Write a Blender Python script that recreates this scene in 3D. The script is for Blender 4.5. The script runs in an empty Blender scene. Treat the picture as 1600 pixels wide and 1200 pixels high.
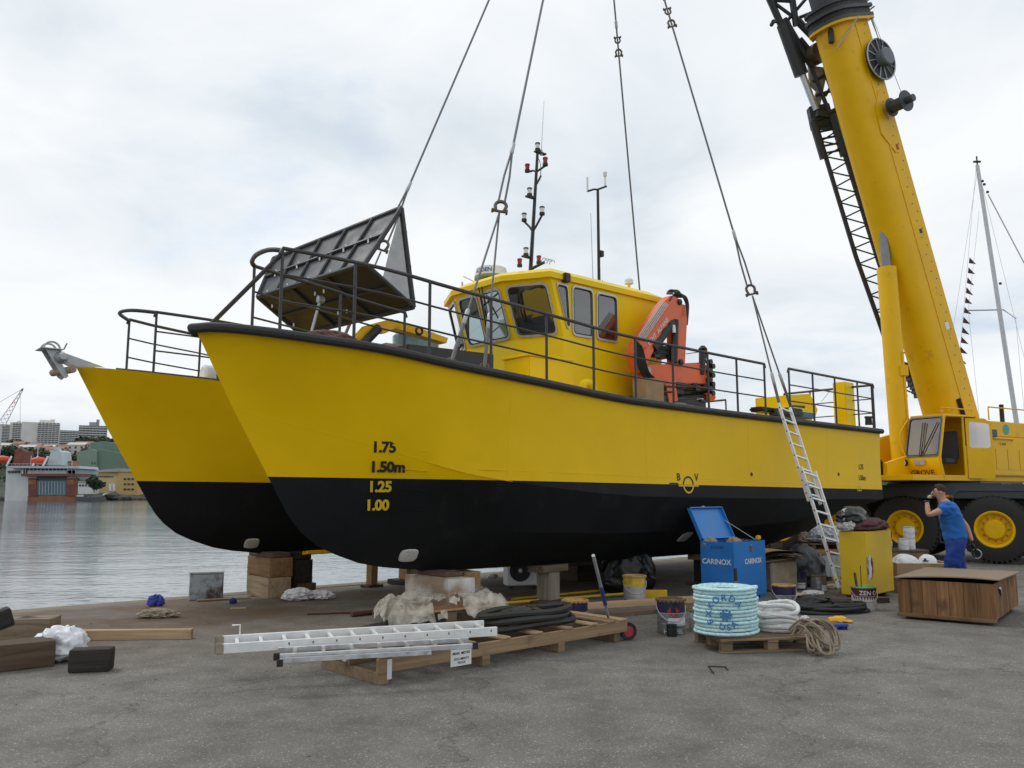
import bpy, bmesh, math, random
from mathutils import Vector, Matrix, noise as mn
scene = bpy.context.scene
C = scene.collection
V = Vector
R = math.radians
# ------------------------------------------------------------------ camera
EYE = 1.65; FPX = 1300.0
PITCH = math.atan(173 / FPX)
cam_d = bpy.data.cameras.new('camera'); cam = bpy.data.objects.new('camera', cam_d); C.objects.link(cam)
cam_d.sensor_width = 36; cam_d.lens = 36 * FPX / 1600
cam_d.clip_end = 8000; cam_d.clip_start = .05
cam.location = (0, 0, EYE); cam.rotation_euler = (R(90) + PITCH, 0, 0)
scene.camera = cam
# ------------------------------------------------------------------ sky: nearly closed cloud layer over a clear-sky texture
world = bpy.data.worlds.new('World'); scene.world = world; world.use_nodes = True
SUN_EL, SUN_AZ = R(52), R(-62)          # azimuth measured from +Y towards +X
def build_world():
    nt = world.node_tree; nt.nodes.clear(); L = nt.links.new
    n = nt.nodes.new
    out = n('ShaderNodeOutputWorld'); bg = n('ShaderNodeBackground'); bg.inputs['Strength'].default_value = .1
    sky = n('ShaderNodeTexSky'); sky.sky_type = 'NISHITA'; sky.sun_disc = False
    sky.sun_elevation = SUN_EL; sky.sun_rotation = SUN_AZ; sky.air_density = 1.0; sky.dust_density = 1.2
    tc = n('ShaderNodeTexCoord')
    sep = n('ShaderNodeSeparateXYZ'); L(tc.outputs['Generated'], sep.inputs[0])
    # flatten the dome onto a cloud plane: xy / (z + .18)
    zz = n('ShaderNodeMath'); zz.operation = 'MAXIMUM'; L(sep.outputs['Z'], zz.inputs[0]); zz.inputs[1].default_value = 0
    za = n('ShaderNodeMath'); za.operation = 'ADD'; L(zz.outputs[0], za.inputs[0]); za.inputs[1].default_value = .2
    dx = n('ShaderNodeMath'); dx.operation = 'DIVIDE'; L(sep.outputs['X'], dx.inputs[0]); L(za.outputs[0], dx.inputs[1])
    dy = n('ShaderNodeMath'); dy.operation = 'DIVIDE'; L(sep.outputs['Y'], dy.inputs[0]); L(za.outputs[0], dy.inputs[1])
    cb = n('ShaderNodeCombineXYZ'); L(dx.outputs[0], cb.inputs[0]); L(dy.outputs[0], cb.inputs[1])
    mp = n('ShaderNodeMapping'); mp.inputs['Location'].default_value = SKY_OFF; L(cb.outputs[0], mp.inputs[0])
    def noi(scale, det, rough, dist=0.0):
        t = n('ShaderNodeTexNoise'); t.inputs['Scale'].default_value = scale; t.inputs['Detail'].default_value = det
        t.inputs['Roughness'].default_value = rough; t.inputs['Distortion'].default_value = dist
        L(mp.outputs[0], t.inputs['Vector']); return t
    big = noi(.75, 5, .5, .35); fine = noi(1.9, 8, .58, .5); gap = noi(1.3, 6, .55, .3)
    mx = n('ShaderNodeMix'); mx.inputs['Factor'].default_value = .34; L(big.outputs[0], mx.inputs[2]); L(fine.outputs[0], mx.inputs[3])
    cr = n('ShaderNodeValToRGB'); L(mx.outputs[0], cr.inputs[0])
    e = cr.color_ramp.elements
    e[0].position = .38; e[0].color = (.66, .73, .795, 1)
    e[1].position = .57; e[1].color = (.93, .955, .975, 1)
    m = e.new(.47); m.color = (.80, .85, .895, 1)
    sc = n('ShaderNodeVectorMath'); sc.operation = 'SCALE'; sc.inputs['Scale'].default_value = CLOUD; L(cr.outputs[0], sc.inputs[0])
    gr = n('ShaderNodeValToRGB'); L(gap.outputs[0], gr.inputs[0])
    g = gr.color_ramp.elements; g[0].position = .60; g[0].color = (1, 1, 1, 1); g[1].position = .72; g[1].color = (.62, .62, .62, 1)
    mix = n('ShaderNodeMix'); mix.data_type = 'RGBA'
    L(gr.outputs[0], mix.inputs['Factor']); 
    sk = n('ShaderNodeVectorMath'); sk.operation = 'SCALE'; sk.inputs['Scale'].default_value = 1.5; L(sky.outputs[0], sk.inputs[0])
    L(sk.outputs[0], mix.inputs[6]); L(sc.outputs[0], mix.inputs[7])
    L(mix.outputs[2], bg.inputs['Color']); L(bg.outputs[0], out.inputs[0])
SKY_OFF = (3.1, 1.7, 0); CLOUD = 9.8
build_world()
sun_d = bpy.data.lights.new('sun', 'SUN'); sun_d.energy = 1.0; sun_d.angle = R(18); sun_d.color = (1, .96, .9)
sun = bpy.data.objects.new('sun', sun_d); C.objects.link(sun)
sdir = V((math.sin(SUN_AZ) * math.cos(SUN_EL), math.cos(SUN_AZ) * math.cos(SUN_EL), math.sin(SUN_EL)))
sun.rotation_euler = (-sdir).to_track_quat('-Z', 'Y').to_euler(); sun.location = sdir * 60
vs = scene.view_settings; vs.view_transform = 'Standard'; vs.look = 'None'; vs.exposure = .08; vs.gamma = 1; vs.use_curve_mapping = False
# ------------------------------------------------------------------ measuring helpers (real positions in metres)
cP, sP = math.cos(PITCH), math.sin(PITCH)
def ray(px, py):
    u = (px - 800) / FPX; v = (600 - py) / FPX
    return V((u, cP - v * sP, sP + v * cP))
AXA = R(41)
BO = V((-3.70, 9.50, 0)); BA = V((math.cos(AXA), math.sin(AXA), 0)); BN = V((-math.sin(AXA), math.cos(AXA), 0))
EDGE = V((-7.97, 13.3, 0))
def edge_dist(x, y): return -((V((x, y, 0)) - EDGE).dot(BN))
def gz(x, y):
    e = min(max(edge_dist(x, y) / 4.0, 0), 1); return -.17 * (1 - e) ** 1.5
def G(px, py, z=None):
    d = ray(px, py)
    if z is not None: return V((0, 0, EYE)) + d * ((z - EYE) / d.z)
    zz = 0
    for i in range(6):
        p = V((0, 0, EYE)) + d * ((zz - EYE) / d.z); zz = gz(p.x, p.y)
    return p
def D(px, py, y):
    d = ray(px, py); return V((0, 0, EYE)) + d * (y / d.y)
def B(s, t, z): return BO + BA * s + BN * t + V((0, 0, z))
def BT(px, py, t):
    d = ray(px, py); k = (t + BO.dot(BN)) / d.dot(BN); return V((0, 0, EYE)) + d * k
def ST(p): q = p - BO; return q.dot(BA), q.dot(BN), p.z
def pix(p):
    z = p.z - EYE; dep = p.y * cP + z * sP; up = -p.y * sP + z * cP
    return 800 + FPX * p.x / dep, 600 - FPX * up / dep
# ------------------------------------------------------------------ materials
MATS = {}
def nodes(name):
    m = bpy.data.materials.new(name); m.use_nodes = True
    nt = m.node_tree; return m, nt, nt.nodes['Principled BSDF'], nt.nodes.new, nt.links.new
def mat(name, col, rough=.55, metal=0.0, var=.14, scale=5.0, bump=.0, bscale=60.0, dirt=None, stretch=None, rvar=.12, spec=.5, bdist=.01, coat=0):
    """paint / metal / cloth: base colour with uneven patches, optional dirt with its own shape and fine relief"""
    if name in MATS: return MATS[name]
    m, nt, b, n, L = nodes(name)
    tc = n('ShaderNodeTexCoord'); mp = n('ShaderNodeMapping'); L(tc.outputs['Object'], mp.inputs[0])
    if stretch: mp.inputs['Scale'].default_value = stretch
    t = n('ShaderNodeTexNoise'); t.inputs['Scale'].default_value = scale; t.inputs['Detail'].default_value = 6; t.inputs['Roughness'].default_value = .6
    L(mp.outputs[0], t.inputs['Vector'])
    r = n('ShaderNodeValToRGB'); L(t.outputs[0], r.inputs[0])
    e = r.color_ramp.elements; e[0].position = .3; e[1].position = .7
    e[0].color = (*[max(0, c * (1 - var)) for c in col], 1); e[1].color = (*[min(1, c * (1 + var)) for c in col], 1)
    last = r.outputs[0]
    if dirt:
        dc, th, ds = dirt
        t2 = n('ShaderNodeTexNoise'); t2.inputs['Scale'].default_value = ds; t2.inputs['Detail'].default_value = 8; t2.inputs['Roughness'].default_value = .68
        L(mp.outputs[0], t2.inputs['Vector'])
        r2 = n('ShaderNodeValToRGB'); L(t2.outputs[0], r2.inputs[0]); r2.color_ramp.elements[0].position = th; r2.color_ramp.elements[1].position = min(1, th + .16)
        mx = n('ShaderNodeMix'); mx.data_type = 'RGBA'; L(r2.outputs[0], mx.inputs['Factor']); L(last, mx.inputs[6]); mx.inputs[7].default_value = (*dc, 1)
        last = mx.outputs[2]
    L(last, b.inputs['Base Color'])
    rr = n('ShaderNodeMapRange'); L(t.outputs[0], rr.inputs[0]); rr.inputs[1].default_value = .3; rr.inputs[2].default_value = .7
    rr.inputs[3].default_value = max(.03, rough - rvar); rr.inputs[4].default_value = min(1, rough + rvar); L(rr.outputs[0], b.inputs['Roughness'])
    b.inputs['Metallic'].default_value = metal; b.inputs['Specular IOR Level'].default_value = spec; b.inputs['Coat Weight'].default_value = coat
    if bump:
        t3 = n('ShaderNodeTexNoise'); t3.inputs['Scale'].default_value = bscale; t3.inputs['Detail'].default_value = 5
        L(mp.outputs[0], t3.inputs['Vector'])
        bp = n('ShaderNodeBump'); bp.inputs['Strength'].default_value = bump; bp.inputs['Distance'].default_value = bdist
        L(t3.outputs[0], bp.inputs['Height']); L(bp.outputs[0], b.inputs['Normal'])
    MATS[name] = m; return m
def wood(name, c0, c1, axis='x', rough=.8, dirt=None, gs=1.0):
    if name in MATS: return MATS[name]
    m, nt, b, n, L = nodes(name)
    tc = n('ShaderNodeTexCoord'); mp = n('ShaderNodeMapping'); L(tc.outputs['Object'], mp.inputs[0])
    s = {'x': (1.2, 22, 22), 'y': (22, 1.2, 22), 'z': (22, 22, 1.2)}[axis]; mp.inputs['Scale'].default_value = tuple(q * gs for q in s)
    inf = n('ShaderNodeObjectInfo'); 
    ad = n('ShaderNodeVectorMath'); ad.operation = 'ADD'; L(mp.outputs[0], ad.inputs[0]); 
    sc = n('ShaderNodeMath'); sc.operation = 'MULTIPLY'; sc.inputs[1].default_value = 57; L(inf.outputs['Random'], sc.inputs[0]); L(sc.outputs[0], ad.inputs[1])
    t = n('ShaderNodeTexNoise'); t.inputs['Scale'].default_value = 1; t.inputs['Detail'].default_value = 7; t.inputs['Roughness'].default_value = .6; t.inputs['Distortion'].default_value = .6
    L(ad.outputs[0], t.inputs['Vector'])
    r = n('ShaderNodeValToRGB'); L(t.outputs[0], r.inputs[0]); e = r.color_ramp.elements
    e[0].position = .28; e[1].position = .72; e[0].color = (*c0, 1); e[1].color = (*c1, 1)
    hs = n('ShaderNodeHueSaturation'); L(r.outputs[0], hs.inputs['Color'])
    mr = n('ShaderNodeMapRange'); L(inf.outputs['Random'], mr.inputs[0]); mr.inputs[3].default_value = .72; mr.inputs[4].default_value = 1.25; L(mr.outputs[0], hs.inputs['Value'])
    last = hs.outputs[0]
    if dirt:
        dc, th, ds = dirt
        t2 = n('ShaderNodeTexNoise'); t2.inputs['Scale'].default_value = ds; t2.inputs['Detail'].default_value = 7
        t2.noise_dimensions = '4D'; L(sc.outputs[0], t2.inputs['W']); L(tc.outputs['Object'], t2.inputs['Vector'])
        r2 = n('ShaderNodeValToRGB'); L(t2.outputs[0], r2.inputs[0]); r2.color_ramp.elements[0].position = th; r2.color_ramp.elements[1].position = th + .14
        mx = n('ShaderNodeMix'); mx.data_type = 'RGBA'; L(r2.outputs[0], mx.inputs['Factor']); L(last, mx.inputs[6]); mx.inputs[7].default_value = (*dc, 1); last = mx.outputs[2]
    L(last, b.inputs['Base Color']); b.inputs['Roughness'].default_value = rough; b.inputs['Specular IOR Level'].default_value = .25
    bp = n('ShaderNodeBump'); bp.inputs['Strength'].default_value = .5; bp.inputs['Distance'].default_value = .006
    L(t.outputs[0], bp.inputs['Height']); L(bp.outputs[0], b.inputs['Normal'])
    MATS[name] = m; return m
def glass(name, tint=(.7, .78, .78), refl=1.0, rough=.01):
    if name in MATS: return MATS[name]
    m = bpy.data.materials.new(name); m.use_nodes = True; nt = m.node_tree; nt.nodes.clear(); n = nt.nodes.new; L = nt.links.new
    o = n('ShaderNodeOutputMaterial'); tr = n('ShaderNodeBsdfTransparent'); tr.inputs[0].default_value = (*tint, 1)
    gl = n('ShaderNodeBsdfGlossy'); gl.inputs['Roughness'].default_value = rough
    fr = n('ShaderNodeFresnel'); fr.inputs[0].default_value = 1.5
    ml = n('ShaderNodeMath'); ml.operation = 'MULTIPLY'; ml.inputs[1].default_value = refl * 1.6; ml.use_clamp = True; L(fr.outputs[0], ml.inputs[0])
    mx = n('ShaderNodeMixShader'); L(ml.outputs[0], mx.inputs[0]); L(tr.outputs[0], mx.inputs[1]); L(gl.outputs[0], mx.inputs[2]); L(mx.outputs[0], o.inputs[0])
    MATS[name] = m; return m
def film(name, col, alpha=.6, rough=.25, spread=.25):
    """thin translucent plastic sheet"""
    if name in MATS: return MATS[name]
    m, nt, b, n, L = nodes(name)
    b.inputs['Base Color'].default_value = (*col, 1); b.inputs['Roughness'].default_value = rough
    t = n('ShaderNodeTexNoise'); t.inputs['Scale'].default_value = 7; t.inputs['Detail'].default_value = 5
    tc = n('ShaderNodeTexCoord'); L(tc.outputs['Object'], t.inputs['Vector'])
    mr = n('ShaderNodeMapRange'); L(t.outputs[0], mr.inputs[0]); mr.inputs[1].default_value = .3; mr.inputs[2].default_value = .7
    mr.inputs[3].default_value = max(0, alpha - spread); mr.inputs[4].default_value = min(1, alpha + spread); L(mr.outputs[0], b.inputs['Alpha'])
    MATS[name] = m; return m
YEL = (.74, .47, .004)
M_hull = mat('yellow hull paint', (.79, .495, .0), .40, var=.06, scale=.9, bump=.34, bscale=1.1, bdist=.05, rvar=.08, spec=.22, dirt=((.66, .42, .0), .64, 1.3))
M_cabin = mat('yellow cabin paint', (.84, .58, .0), .40, var=.05, scale=1.2, bump=.07, bscale=2.2, bdist=.04, rvar=.06, spec=.25)
M_anti = mat('black antifouling paint', (.0065, .0072, .0085), .6, var=.3, scale=1.1, bump=.08, bscale=3, bdist=.03, spec=.22, dirt=((.0125, .0135, .0145), .55, 2.4))
M_rubber = mat('black rubber', (.022, .022, .024), .6, var=.2, bump=.15, bscale=40)
M_rail = mat('dark grey rail paint', (.032, .034, .040), .45, var=.2, scale=9, spec=.5)
M_deck = mat('deck coating', (.12, .13, .12), .8, bump=.4, bscale=90)
M_alu = mat('aluminium', (.62, .64, .66), .38, .85, var=.12, scale=14, bump=.06, bscale=70, dirt=((.35, .36, .37), .62, 9))
M_alup = mat('pale oxidised aluminium', (.74, .75, .75), .5, .15, var=.08, scale=10, dirt=((.30, .29, .27), .66, 12))
M_galv = mat('galvanised steel', (.42, .45, .47), .5, .55, var=.2, scale=16)
M_steel = mat('dark wire steel', (.10, .10, .105), .5, .4, var=.3, scale=30, bump=.4, bscale=160)
M_rope_w = mat('wire rope steel', (.16, .165, .17), .5, .35, var=.3, scale=60, bump=.6, bscale=200)
M_shack = mat('rusty shackle steel', (.13, .105, .09), .6, .4, var=.35, scale=20)
M_black = mat('black plastic', (.012, .012, .013), .45, var=.2)
M_blackm = mat('matt black paint', (.02, .021, .023), .6, var=.2, scale=8)
M_white = mat('white paint', (.74, .75, .75), .45, var=.05, scale=6)
M_glass = glass('window glass', (.66, .74, .74), 1.6)
M_glassd = glass('dark window glass', (.55, .60, .60), 2.6)
M_red = mat('red lamp plastic', (.28, .015, .03), .3, var=.1)
M_clear = mat('clear lamp plastic', (.72, .74, .75), .2, var=.05)
M_orange = mat('orange loader paint', (.72, .13, .035), .4, var=.1, scale=4, dirt=((.4, .09, .04), .66, 5))
M_crane = mat('yellow crane paint', (.78, .45, .001), .40, var=.06, scale=1.5, rvar=.08, spec=.28, dirt=((.50, .26, .010), .60, 2.3))
M_cgrey = mat('dark grey crane paint', (.045, .052, .060), .5, var=.2, scale=3)
M_tyre = mat('tyre rubber', (.022, .021, .020), .8, var=.25, scale=7, bump=.2, bscale=50)
# ------------------------------------------------------------------ mesh helpers
class MB:
    def __init__(s): s.v = []; s.f = []
    def add(s, vs, fs):
        o = len(s.v); s.v += [V(p) for p in vs]; s.f += [tuple(i + o for i in f) for f in fs]; return s
    def obox(s, o, x, y, z):
        o, x, y, z = V(o), V(x), V(y), V(z)
        p = [o, o + x, o + x + y, o + y]; p += [q + z for q in p]
        return s.add(p, [(3, 2, 1, 0), (4, 5, 6, 7), (0, 1, 5, 4), (1, 2, 6, 5), (2, 3, 7, 6), (3, 0, 4, 7)])
    def cbox(s, c, sx, sy, sz, rz=0.0, ax=None):
        X, Y, Z = ax if ax else (V((math.cos(rz), math.sin(rz), 0)), V((-math.sin(rz), math.cos(rz), 0)), V((0, 0, 1)))
        c = V(c); return s.obox(c - X * sx / 2 - Y * sy / 2 - Z * sz / 2, X * sx, Y * sy, Z * sz)
    def prism(s, poly, ex):
        ex = V(ex); n = len(poly); p = [V(q) for q in poly]
        return s.add(p + [q + ex for q in p], [tuple(range(n - 1, -1, -1)), tuple(range(n, 2 * n))] + [(i, (i + 1) % n, n + (i + 1) % n, n + i) for i in range(n)])
    def loft(s, rings, cap=True, closed=False):
        n = len(rings[0]); o = []; [o.extend(r) for r in rings]; fs = []
        m = len(rings)
        for k in range(m if closed else m - 1):
            for i in range(n): 
                j = (i + 1) % n; a, b2 = k * n, ((k + 1) % m) * n; fs.append((a + i, a + j, b2 + j, b2 + i))
        if cap and not closed: fs += [tuple(range(n - 1, -1, -1)), tuple((m - 1) * n + i for i in range(n))]
        return s.add(o, fs)
    def tube(s, pts, r, n=8, closed=False, lobes=0, twist=0.0, amp=.18, cap=True):
        pts = [V(p) for p in pts]; m = len(pts); rr = r if isinstance(r, (list, tuple)) else [r] * m
        rings = []; up = None; ln = 0.0
        for k in range(m):
            a = pts[(k - 1) % m] if (closed or k > 0) else pts[k]; b = pts[(k + 1) % m] if (closed or k < m - 1) else pts[k]
            d = (b - a).normalized()
            if up is None: up = V((0, 0, 1)) if abs(d.z) < .9 else V((1, 0, 0))
            if k: ln += (pts[k] - pts[k - 1]).length
            sx = d.cross(up)
            if sx.length < 1e-6: sx = d.orthogonal()
            sx.normalize(); uy = sx.cross(d).normalized(); up = uy
            ring = []
            for i in range(n):
                ph = 2 * math.pi * i / n; q = rr[k]
                if lobes: q *= 1 - amp + amp * abs(math.cos(lobes * (ph + twist * ln) / 2))
                ring.append(pts[k] + (sx * math.cos(ph) + uy * math.sin(ph)) * q)
            rings.append(ring)
        return s.loft(rings, cap, closed)
    def lathe(s, prof, c=(0, 0, 0), axis=(0, 0, 1), n=24, cap=True):
        c = V(c); ax = V(axis).normalized(); x = ax.orthogonal().normalized(); y = ax.cross(x); rings = []
        for r, h in prof: rings.append([c + ax * h + (x * math.cos(2 * math.pi * i / n) + y * math.sin(2 * math.pi * i / n)) * max(r, 1e-4) for i in range(n)])
        return s.loft(rings, cap)
    def build(s, name, m, parent=None, bevel=0.0, smooth=35, seg=2, shade=True):
        me = bpy.data.meshes.new(name)
        bm = bmesh.new(); vv = [bm.verts.new(p) for p in s.v]
        for f in s.f:
            try: bm.faces.new([vv[i] for i in f])
            except ValueError: pass
        if bevel:
            bmesh.ops.recalc_face_normals(bm, faces=bm.faces)
            bmesh.ops.bevel(bm, geom=list(bm.edges), offset=bevel, segments=seg, affect='EDGES', clamp_overlap=True)
        bmesh.ops.recalc_face_normals(bm, faces=bm.faces); bm.to_mesh(me); bm.free()
        return link(name, me, m, parent, smooth if shade else None)
def link(name, me, m, parent=None, smooth=35):
    if m: me.materials.append(m)
    if smooth: me.shade_smooth(); me.set_sharp_from_angle(angle=R(smooth))
    o = bpy.data.objects.new(name, me); C.objects.link(o)
    if parent is not None: adopt(o, parent)
    return o
INV = {}
def adopt(o, parent):
    o.parent = parent
    if parent.name in INV: o.matrix_parent_inverse = INV[parent.name]
def tag(o, label, cat, group=None, kind=None):
    if label: o['label'] = label
    if cat: o['category'] = cat
    if group: o['group'] = group
    if kind: o['kind'] = kind
    return o
def thing(name, label, cat, loc=(0, 0, 0), rz=0.0, group=None, local=False):
    """an Empty at the thing's base; local=True: the parts are given in its own frame, else in world metres"""
    o = bpy.data.objects.new(name, None); C.objects.link(o); o.empty_display_size = .2
    o.location = loc; o.rotation_euler = (0, 0, rz)
    if not local: INV[o.name] = (Matrix.Translation(V(loc)) @ Matrix.Rotation(rz, 4, 'Z')).inverted()
    return tag(o, label, cat, group)
CACHE = {}
def block(name, sx, sy, sz, m, parent=None, loc=(0, 0, 0), rot=(0, 0, 0), bevel=.004):
    """a box piece with its base centre at loc; alike pieces share their mesh"""
    k = (round(sx, 3), round(sy, 3), round(sz, 3), m.name, bevel)
    if k not in CACHE:
        mb = MB(); mb.cbox((0, 0, sz / 2), sx, sy, sz); o = mb.build(name, m, parent, bevel, seg=1); CACHE[k] = o.data
    else: o = bpy.data.objects.new(name, CACHE[k]); C.objects.link(o); 
    if parent is not None: adopt(o, parent)
    o.location = loc; o.rotation_euler = rot
    return o
def text_mesh(body, size, shear=0.0, bold=.0, align='LEFT', spacing=1.0):
    cu = bpy.data.curves.new('lettering', 'FONT'); cu.body = body; cu.size = size; cu.shear = shear; cu.offset = bold * size; cu.align_x = align
    cu.space_character = spacing; cu.resolution_u = 3; cu.fill_mode = 'FRONT'
    o = bpy.data.objects.new('lettering', cu); C.objects.link(o)
    bpy.context.view_layer.update()
    me = bpy.data.meshes.new_from_object(o.evaluated_get(bpy.context.evaluated_depsgraph_get()))
    bpy.data.objects.remove(o); return me
def lettering(body, size, m, o, x, y, parent, name='lettering', shear=0.0, bold=.0, align='CENTER', f=None, spacing=1.0, eps=.004):
    me = text_mesh(body, size, shear, bold, align, spacing); o = V(o) if o is not None else None
    x = V(x).normalized() if x is not None else None; y = V(y).normalized() if y is not None else None
    for v in me.vertices:
        v.co = f(v.co.x, v.co.y) if f else o + x * v.co.x + y * v.co.y + x.cross(y) * eps
    me.materials.clear(); return link(name, me, m, parent, None)
def crumple(name, m, c, size, seed=0, amp=.25, freq=2.2, parent=None, sub=5, flat=True, rz=0.0, ridged=True, thin=75):
    """a bag, rag or heap: a sphere folded by ridged noise and sagging onto its base"""
    bm = bmesh.new(); bmesh.ops.create_icosphere(bm, subdivisions=sub, radius=1)
    off = V((seed * 7.3, seed * 3.1, seed * 5.7)); cr, sr = math.cos(rz), math.sin(rz)
    for v in bm.verts:
        p = v.co.copy(); w = 0
        a = 1.0; fq = freq
        for k in range(4):
            q = mn.noise(p * fq + off); w += a * ((1 - 2 * (q * q + .004) ** .5) if ridged else q); a *= .42; fq *= 1.9
        p *= 1 + amp * (w - .6)
        if flat and p.z < 0: p.x *= 1 + .12 * min(1, -p.z * 2); p.y *= 1 + .12 * min(1, -p.z * 2); p.z *= .55
        x, y, z = p.x * size[0], p.y * size[1], p.z * size[2]
        v.co = (x * cr - y * sr, x * sr + y * cr, z)
    if flat:
        zm = min(v.co.z for v in bm.verts)
        for v in bm.verts: v.co.z = max(0, v.co.z - zm - size[2] * .12)
    for v in bm.verts: v.co += V(c)
    me = bpy.data.meshes.new(name); bm.to_mesh(me); bm.free()
    return link(name, me, m, parent, thin)
def mono(xs, ys):
    """monotone cubic through points"""
    n = len(xs); d = [(ys[i + 1] - ys[i]) / (xs[i + 1] - xs[i]) for i in range(n - 1)]
    mm = [d[0]] + [0 if d[i - 1] * d[i] <= 0 else 2 * d[i - 1] * d[i] / (d[i - 1] + d[i]) for i in range(1, n - 1)] + [d[-1]]
    def f(x):
        if x <= xs[0]: return ys[0]
        if x >= xs[-1]: return ys[-1]
        i = max(k for k in range(n - 1) if xs[k] <= x); h = xs[i + 1] - xs[i]; t = (x - xs[i]) / h
        return (2 * t**3 - 3 * t**2 + 1) * ys[i] + (t**3 - 2 * t**2 + t) * h * mm[i] + (-2 * t**3 + 3 * t**2) * ys[i + 1] + (t**3 - t**2) * h * mm[i + 1]
    return f
def arc(c, r, a0, a1, x, y, n=10):
    c, x, y = V(c), V(x), V(y); return [c + x * r * math.cos(a0 + (a1 - a0) * i / n) + y * r * math.sin(a0 + (a1 - a0) * i / n) for i in range(n + 1)]
def smoothpath(pts, k=6):
    pts = [V(p) for p in pts]; out = []
    for i in range(len(pts) - 1):
        p0, p1, p2, p3 = pts[max(i - 1, 0)], pts[i], pts[i + 1], pts[min(i + 2, len(pts) - 1)]
        for j in range(k):
            t = j / k; out.append(.5 * ((2 * p1) + (p2 - p0) * t + (2 * p0 - 5 * p1 + 4 * p2 - p3) * t * t + (3 * p1 - p0 - 3 * p2 + p3) * t**3))
    return out + [pts[-1]]
Z1 = V((0, 0, 1))
# ================================================================== ground, quay, water, far shore
def asphalt():
    m, nt, b, n, L = nodes('worn asphalt')
    tc = n('ShaderNodeTexCoord')
    def noi(s, d=6, r=.6, vec=None):
        t = n('ShaderNodeTexNoise'); t.inputs['Scale'].default_value = s; t.inputs['Detail'].default_value = d; t.inputs['Roughness'].default_value = r
        L(vec or tc.outputs['Object'], t.inputs['Vector']); return t
    big, mid, fine = noi(.35, 7, .62), noi(2.3, 6), noi(110, 4, .7)
    vo = n('ShaderNodeTexVoronoi'); vo.inputs['Scale'].default_value = 115; L(tc.outputs['Object'], vo.inputs['Vector'])
    base = n('ShaderNodeValToRGB'); L(big.outputs[0], base.inputs[0]); e = base.color_ramp.elements
    e[0].position = .32; e[0].color = (.128, .120, .109, 1); e[1].position = .68; e[1].color = (.192, .182, .167, 1)
    st = n('ShaderNodeValToRGB'); L(vo.outputs['Color'], st.inputs[0]); q = st.color_ramp.elements
    q[0].position = .1; q[0].color = (.70, .70, .70, 1); q[1].position = .80; q[1].color = (1.16, 1.15, 1.13, 1); qn = q.new(.96); qn.color = (3.0, 2.95, 2.8, 1)
    m1 = n('ShaderNodeMix'); m1.data_type = 'RGBA'; m1.blend_type = 'MULTIPLY'; m1.inputs['Factor'].default_value = .85; L(base.outputs[0], m1.inputs[6]); L(st.outputs[0], m1.inputs[7])
    sp = n('ShaderNodeValToRGB'); L(mid.outputs[0], sp.inputs[0]); q = sp.color_ramp.elements
    q[0].position = .34; q[0].color = (.66, .66, .66, 1); q[1].position = .6; q[1].color = (1.1, 1.1, 1.1, 1)
    m2 = n('ShaderNodeMix'); m2.data_type = 'RGBA'; m2.blend_type = 'MULTIPLY'; m2.inputs['Factor'].default_value = .7; L(m1.outputs[2], m2.inputs[6]); L(sp.outputs[0], m2.inputs[7])
    # rust and oil spilt around the berth: noise patches, kept to a worked strip along the quay edge
    mp = n('ShaderNodeMapping'); mp.vector_type = 'POINT'; mp.inputs['Rotation'].default_value = (0, 0, -AXA); L(tc.outputs['Object'], mp.inputs[0])
    sep = n('ShaderNodeSeparateXYZ'); L(mp.outputs[0], sep.inputs[0])
    v0 = EDGE.dot(BN)
    mr = n('ShaderNodeMapRange'); mr.interpolation_type = 'SMOOTHSTEP'; L(sep.outputs['Y'], mr.inputs[0]); mr.inputs[1].default_value = v0 - 7.5; mr.inputs[2].default_value = v0 - 3.0; mr.inputs[3].default_value = .0; mr.inputs[4].default_value = 1
    rn = noi(.55, 8, .66); rr = n('ShaderNodeValToRGB'); L(rn.outputs[0], rr.inputs[0]); rr.color_ramp.elements[0].position = .36; rr.color_ramp.elements[1].position = .62
    ml = n('ShaderNodeMath'); ml.operation = 'MULTIPLY'; L(mr.outputs[0], ml.inputs[0]); L(rr.outputs[0], ml.inputs[1])
    m3 = n('ShaderNodeMix'); m3.data_type = 'RGBA'; L(ml.outputs[0], m3.inputs['Factor']); L(m2.outputs[2], m3.inputs[6]); m3.inputs[7].default_value = (.115, .066, .030, 1)
    on = noi(1.4, 6, .7); orr = n('ShaderNodeValToRGB'); L(on.outputs[0], orr.inputs[0]); orr.color_ramp.elements[0].position = .60; orr.color_ramp.elements[1].position = .74
    om = n('ShaderNodeMath'); om.operation = 'MULTIPLY'; om.inputs[1].default_value = .55; L(orr.outputs[0], om.inputs[0])
    m4 = n('ShaderNodeMix'); m4.data_type = 'RGBA'; L(om.outputs[0], m4.inputs['Factor']); L(m3.outputs[2], m4.inputs[6]); m4.inputs[7].default_value = (.055, .048, .04, 1)
    # hairline cracks
    cv = n('ShaderNodeTexVoronoi'); cv.feature = 'DISTANCE_TO_EDGE'; cv.inputs['Scale'].default_value = .32
    wr = n('ShaderNodeVectorMath'); wr.operation = 'ADD'; sw = n('ShaderNodeVectorMath'); sw.operation = 'SCALE'; sw.inputs['Scale'].default_value = .9
    L(mid.outputs['Color'], sw.inputs[0]); L(tc.outputs['Object'], wr.inputs[0]); L(sw.outputs[0], wr.inputs[1]); L(wr.outputs[0], cv.inputs['Vector'])
    cr = n('ShaderNodeValToRGB'); L(cv.outputs[0], cr.inputs[0]); cr.color_ramp.elements[0].position = 0; cr.color_ramp.elements[0].color = (.3, .3, .3, 1); cr.color_ramp.elements[1].position = .008; cr.color_ramp.elements[1].color = (1, 1, 1, 1)
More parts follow.
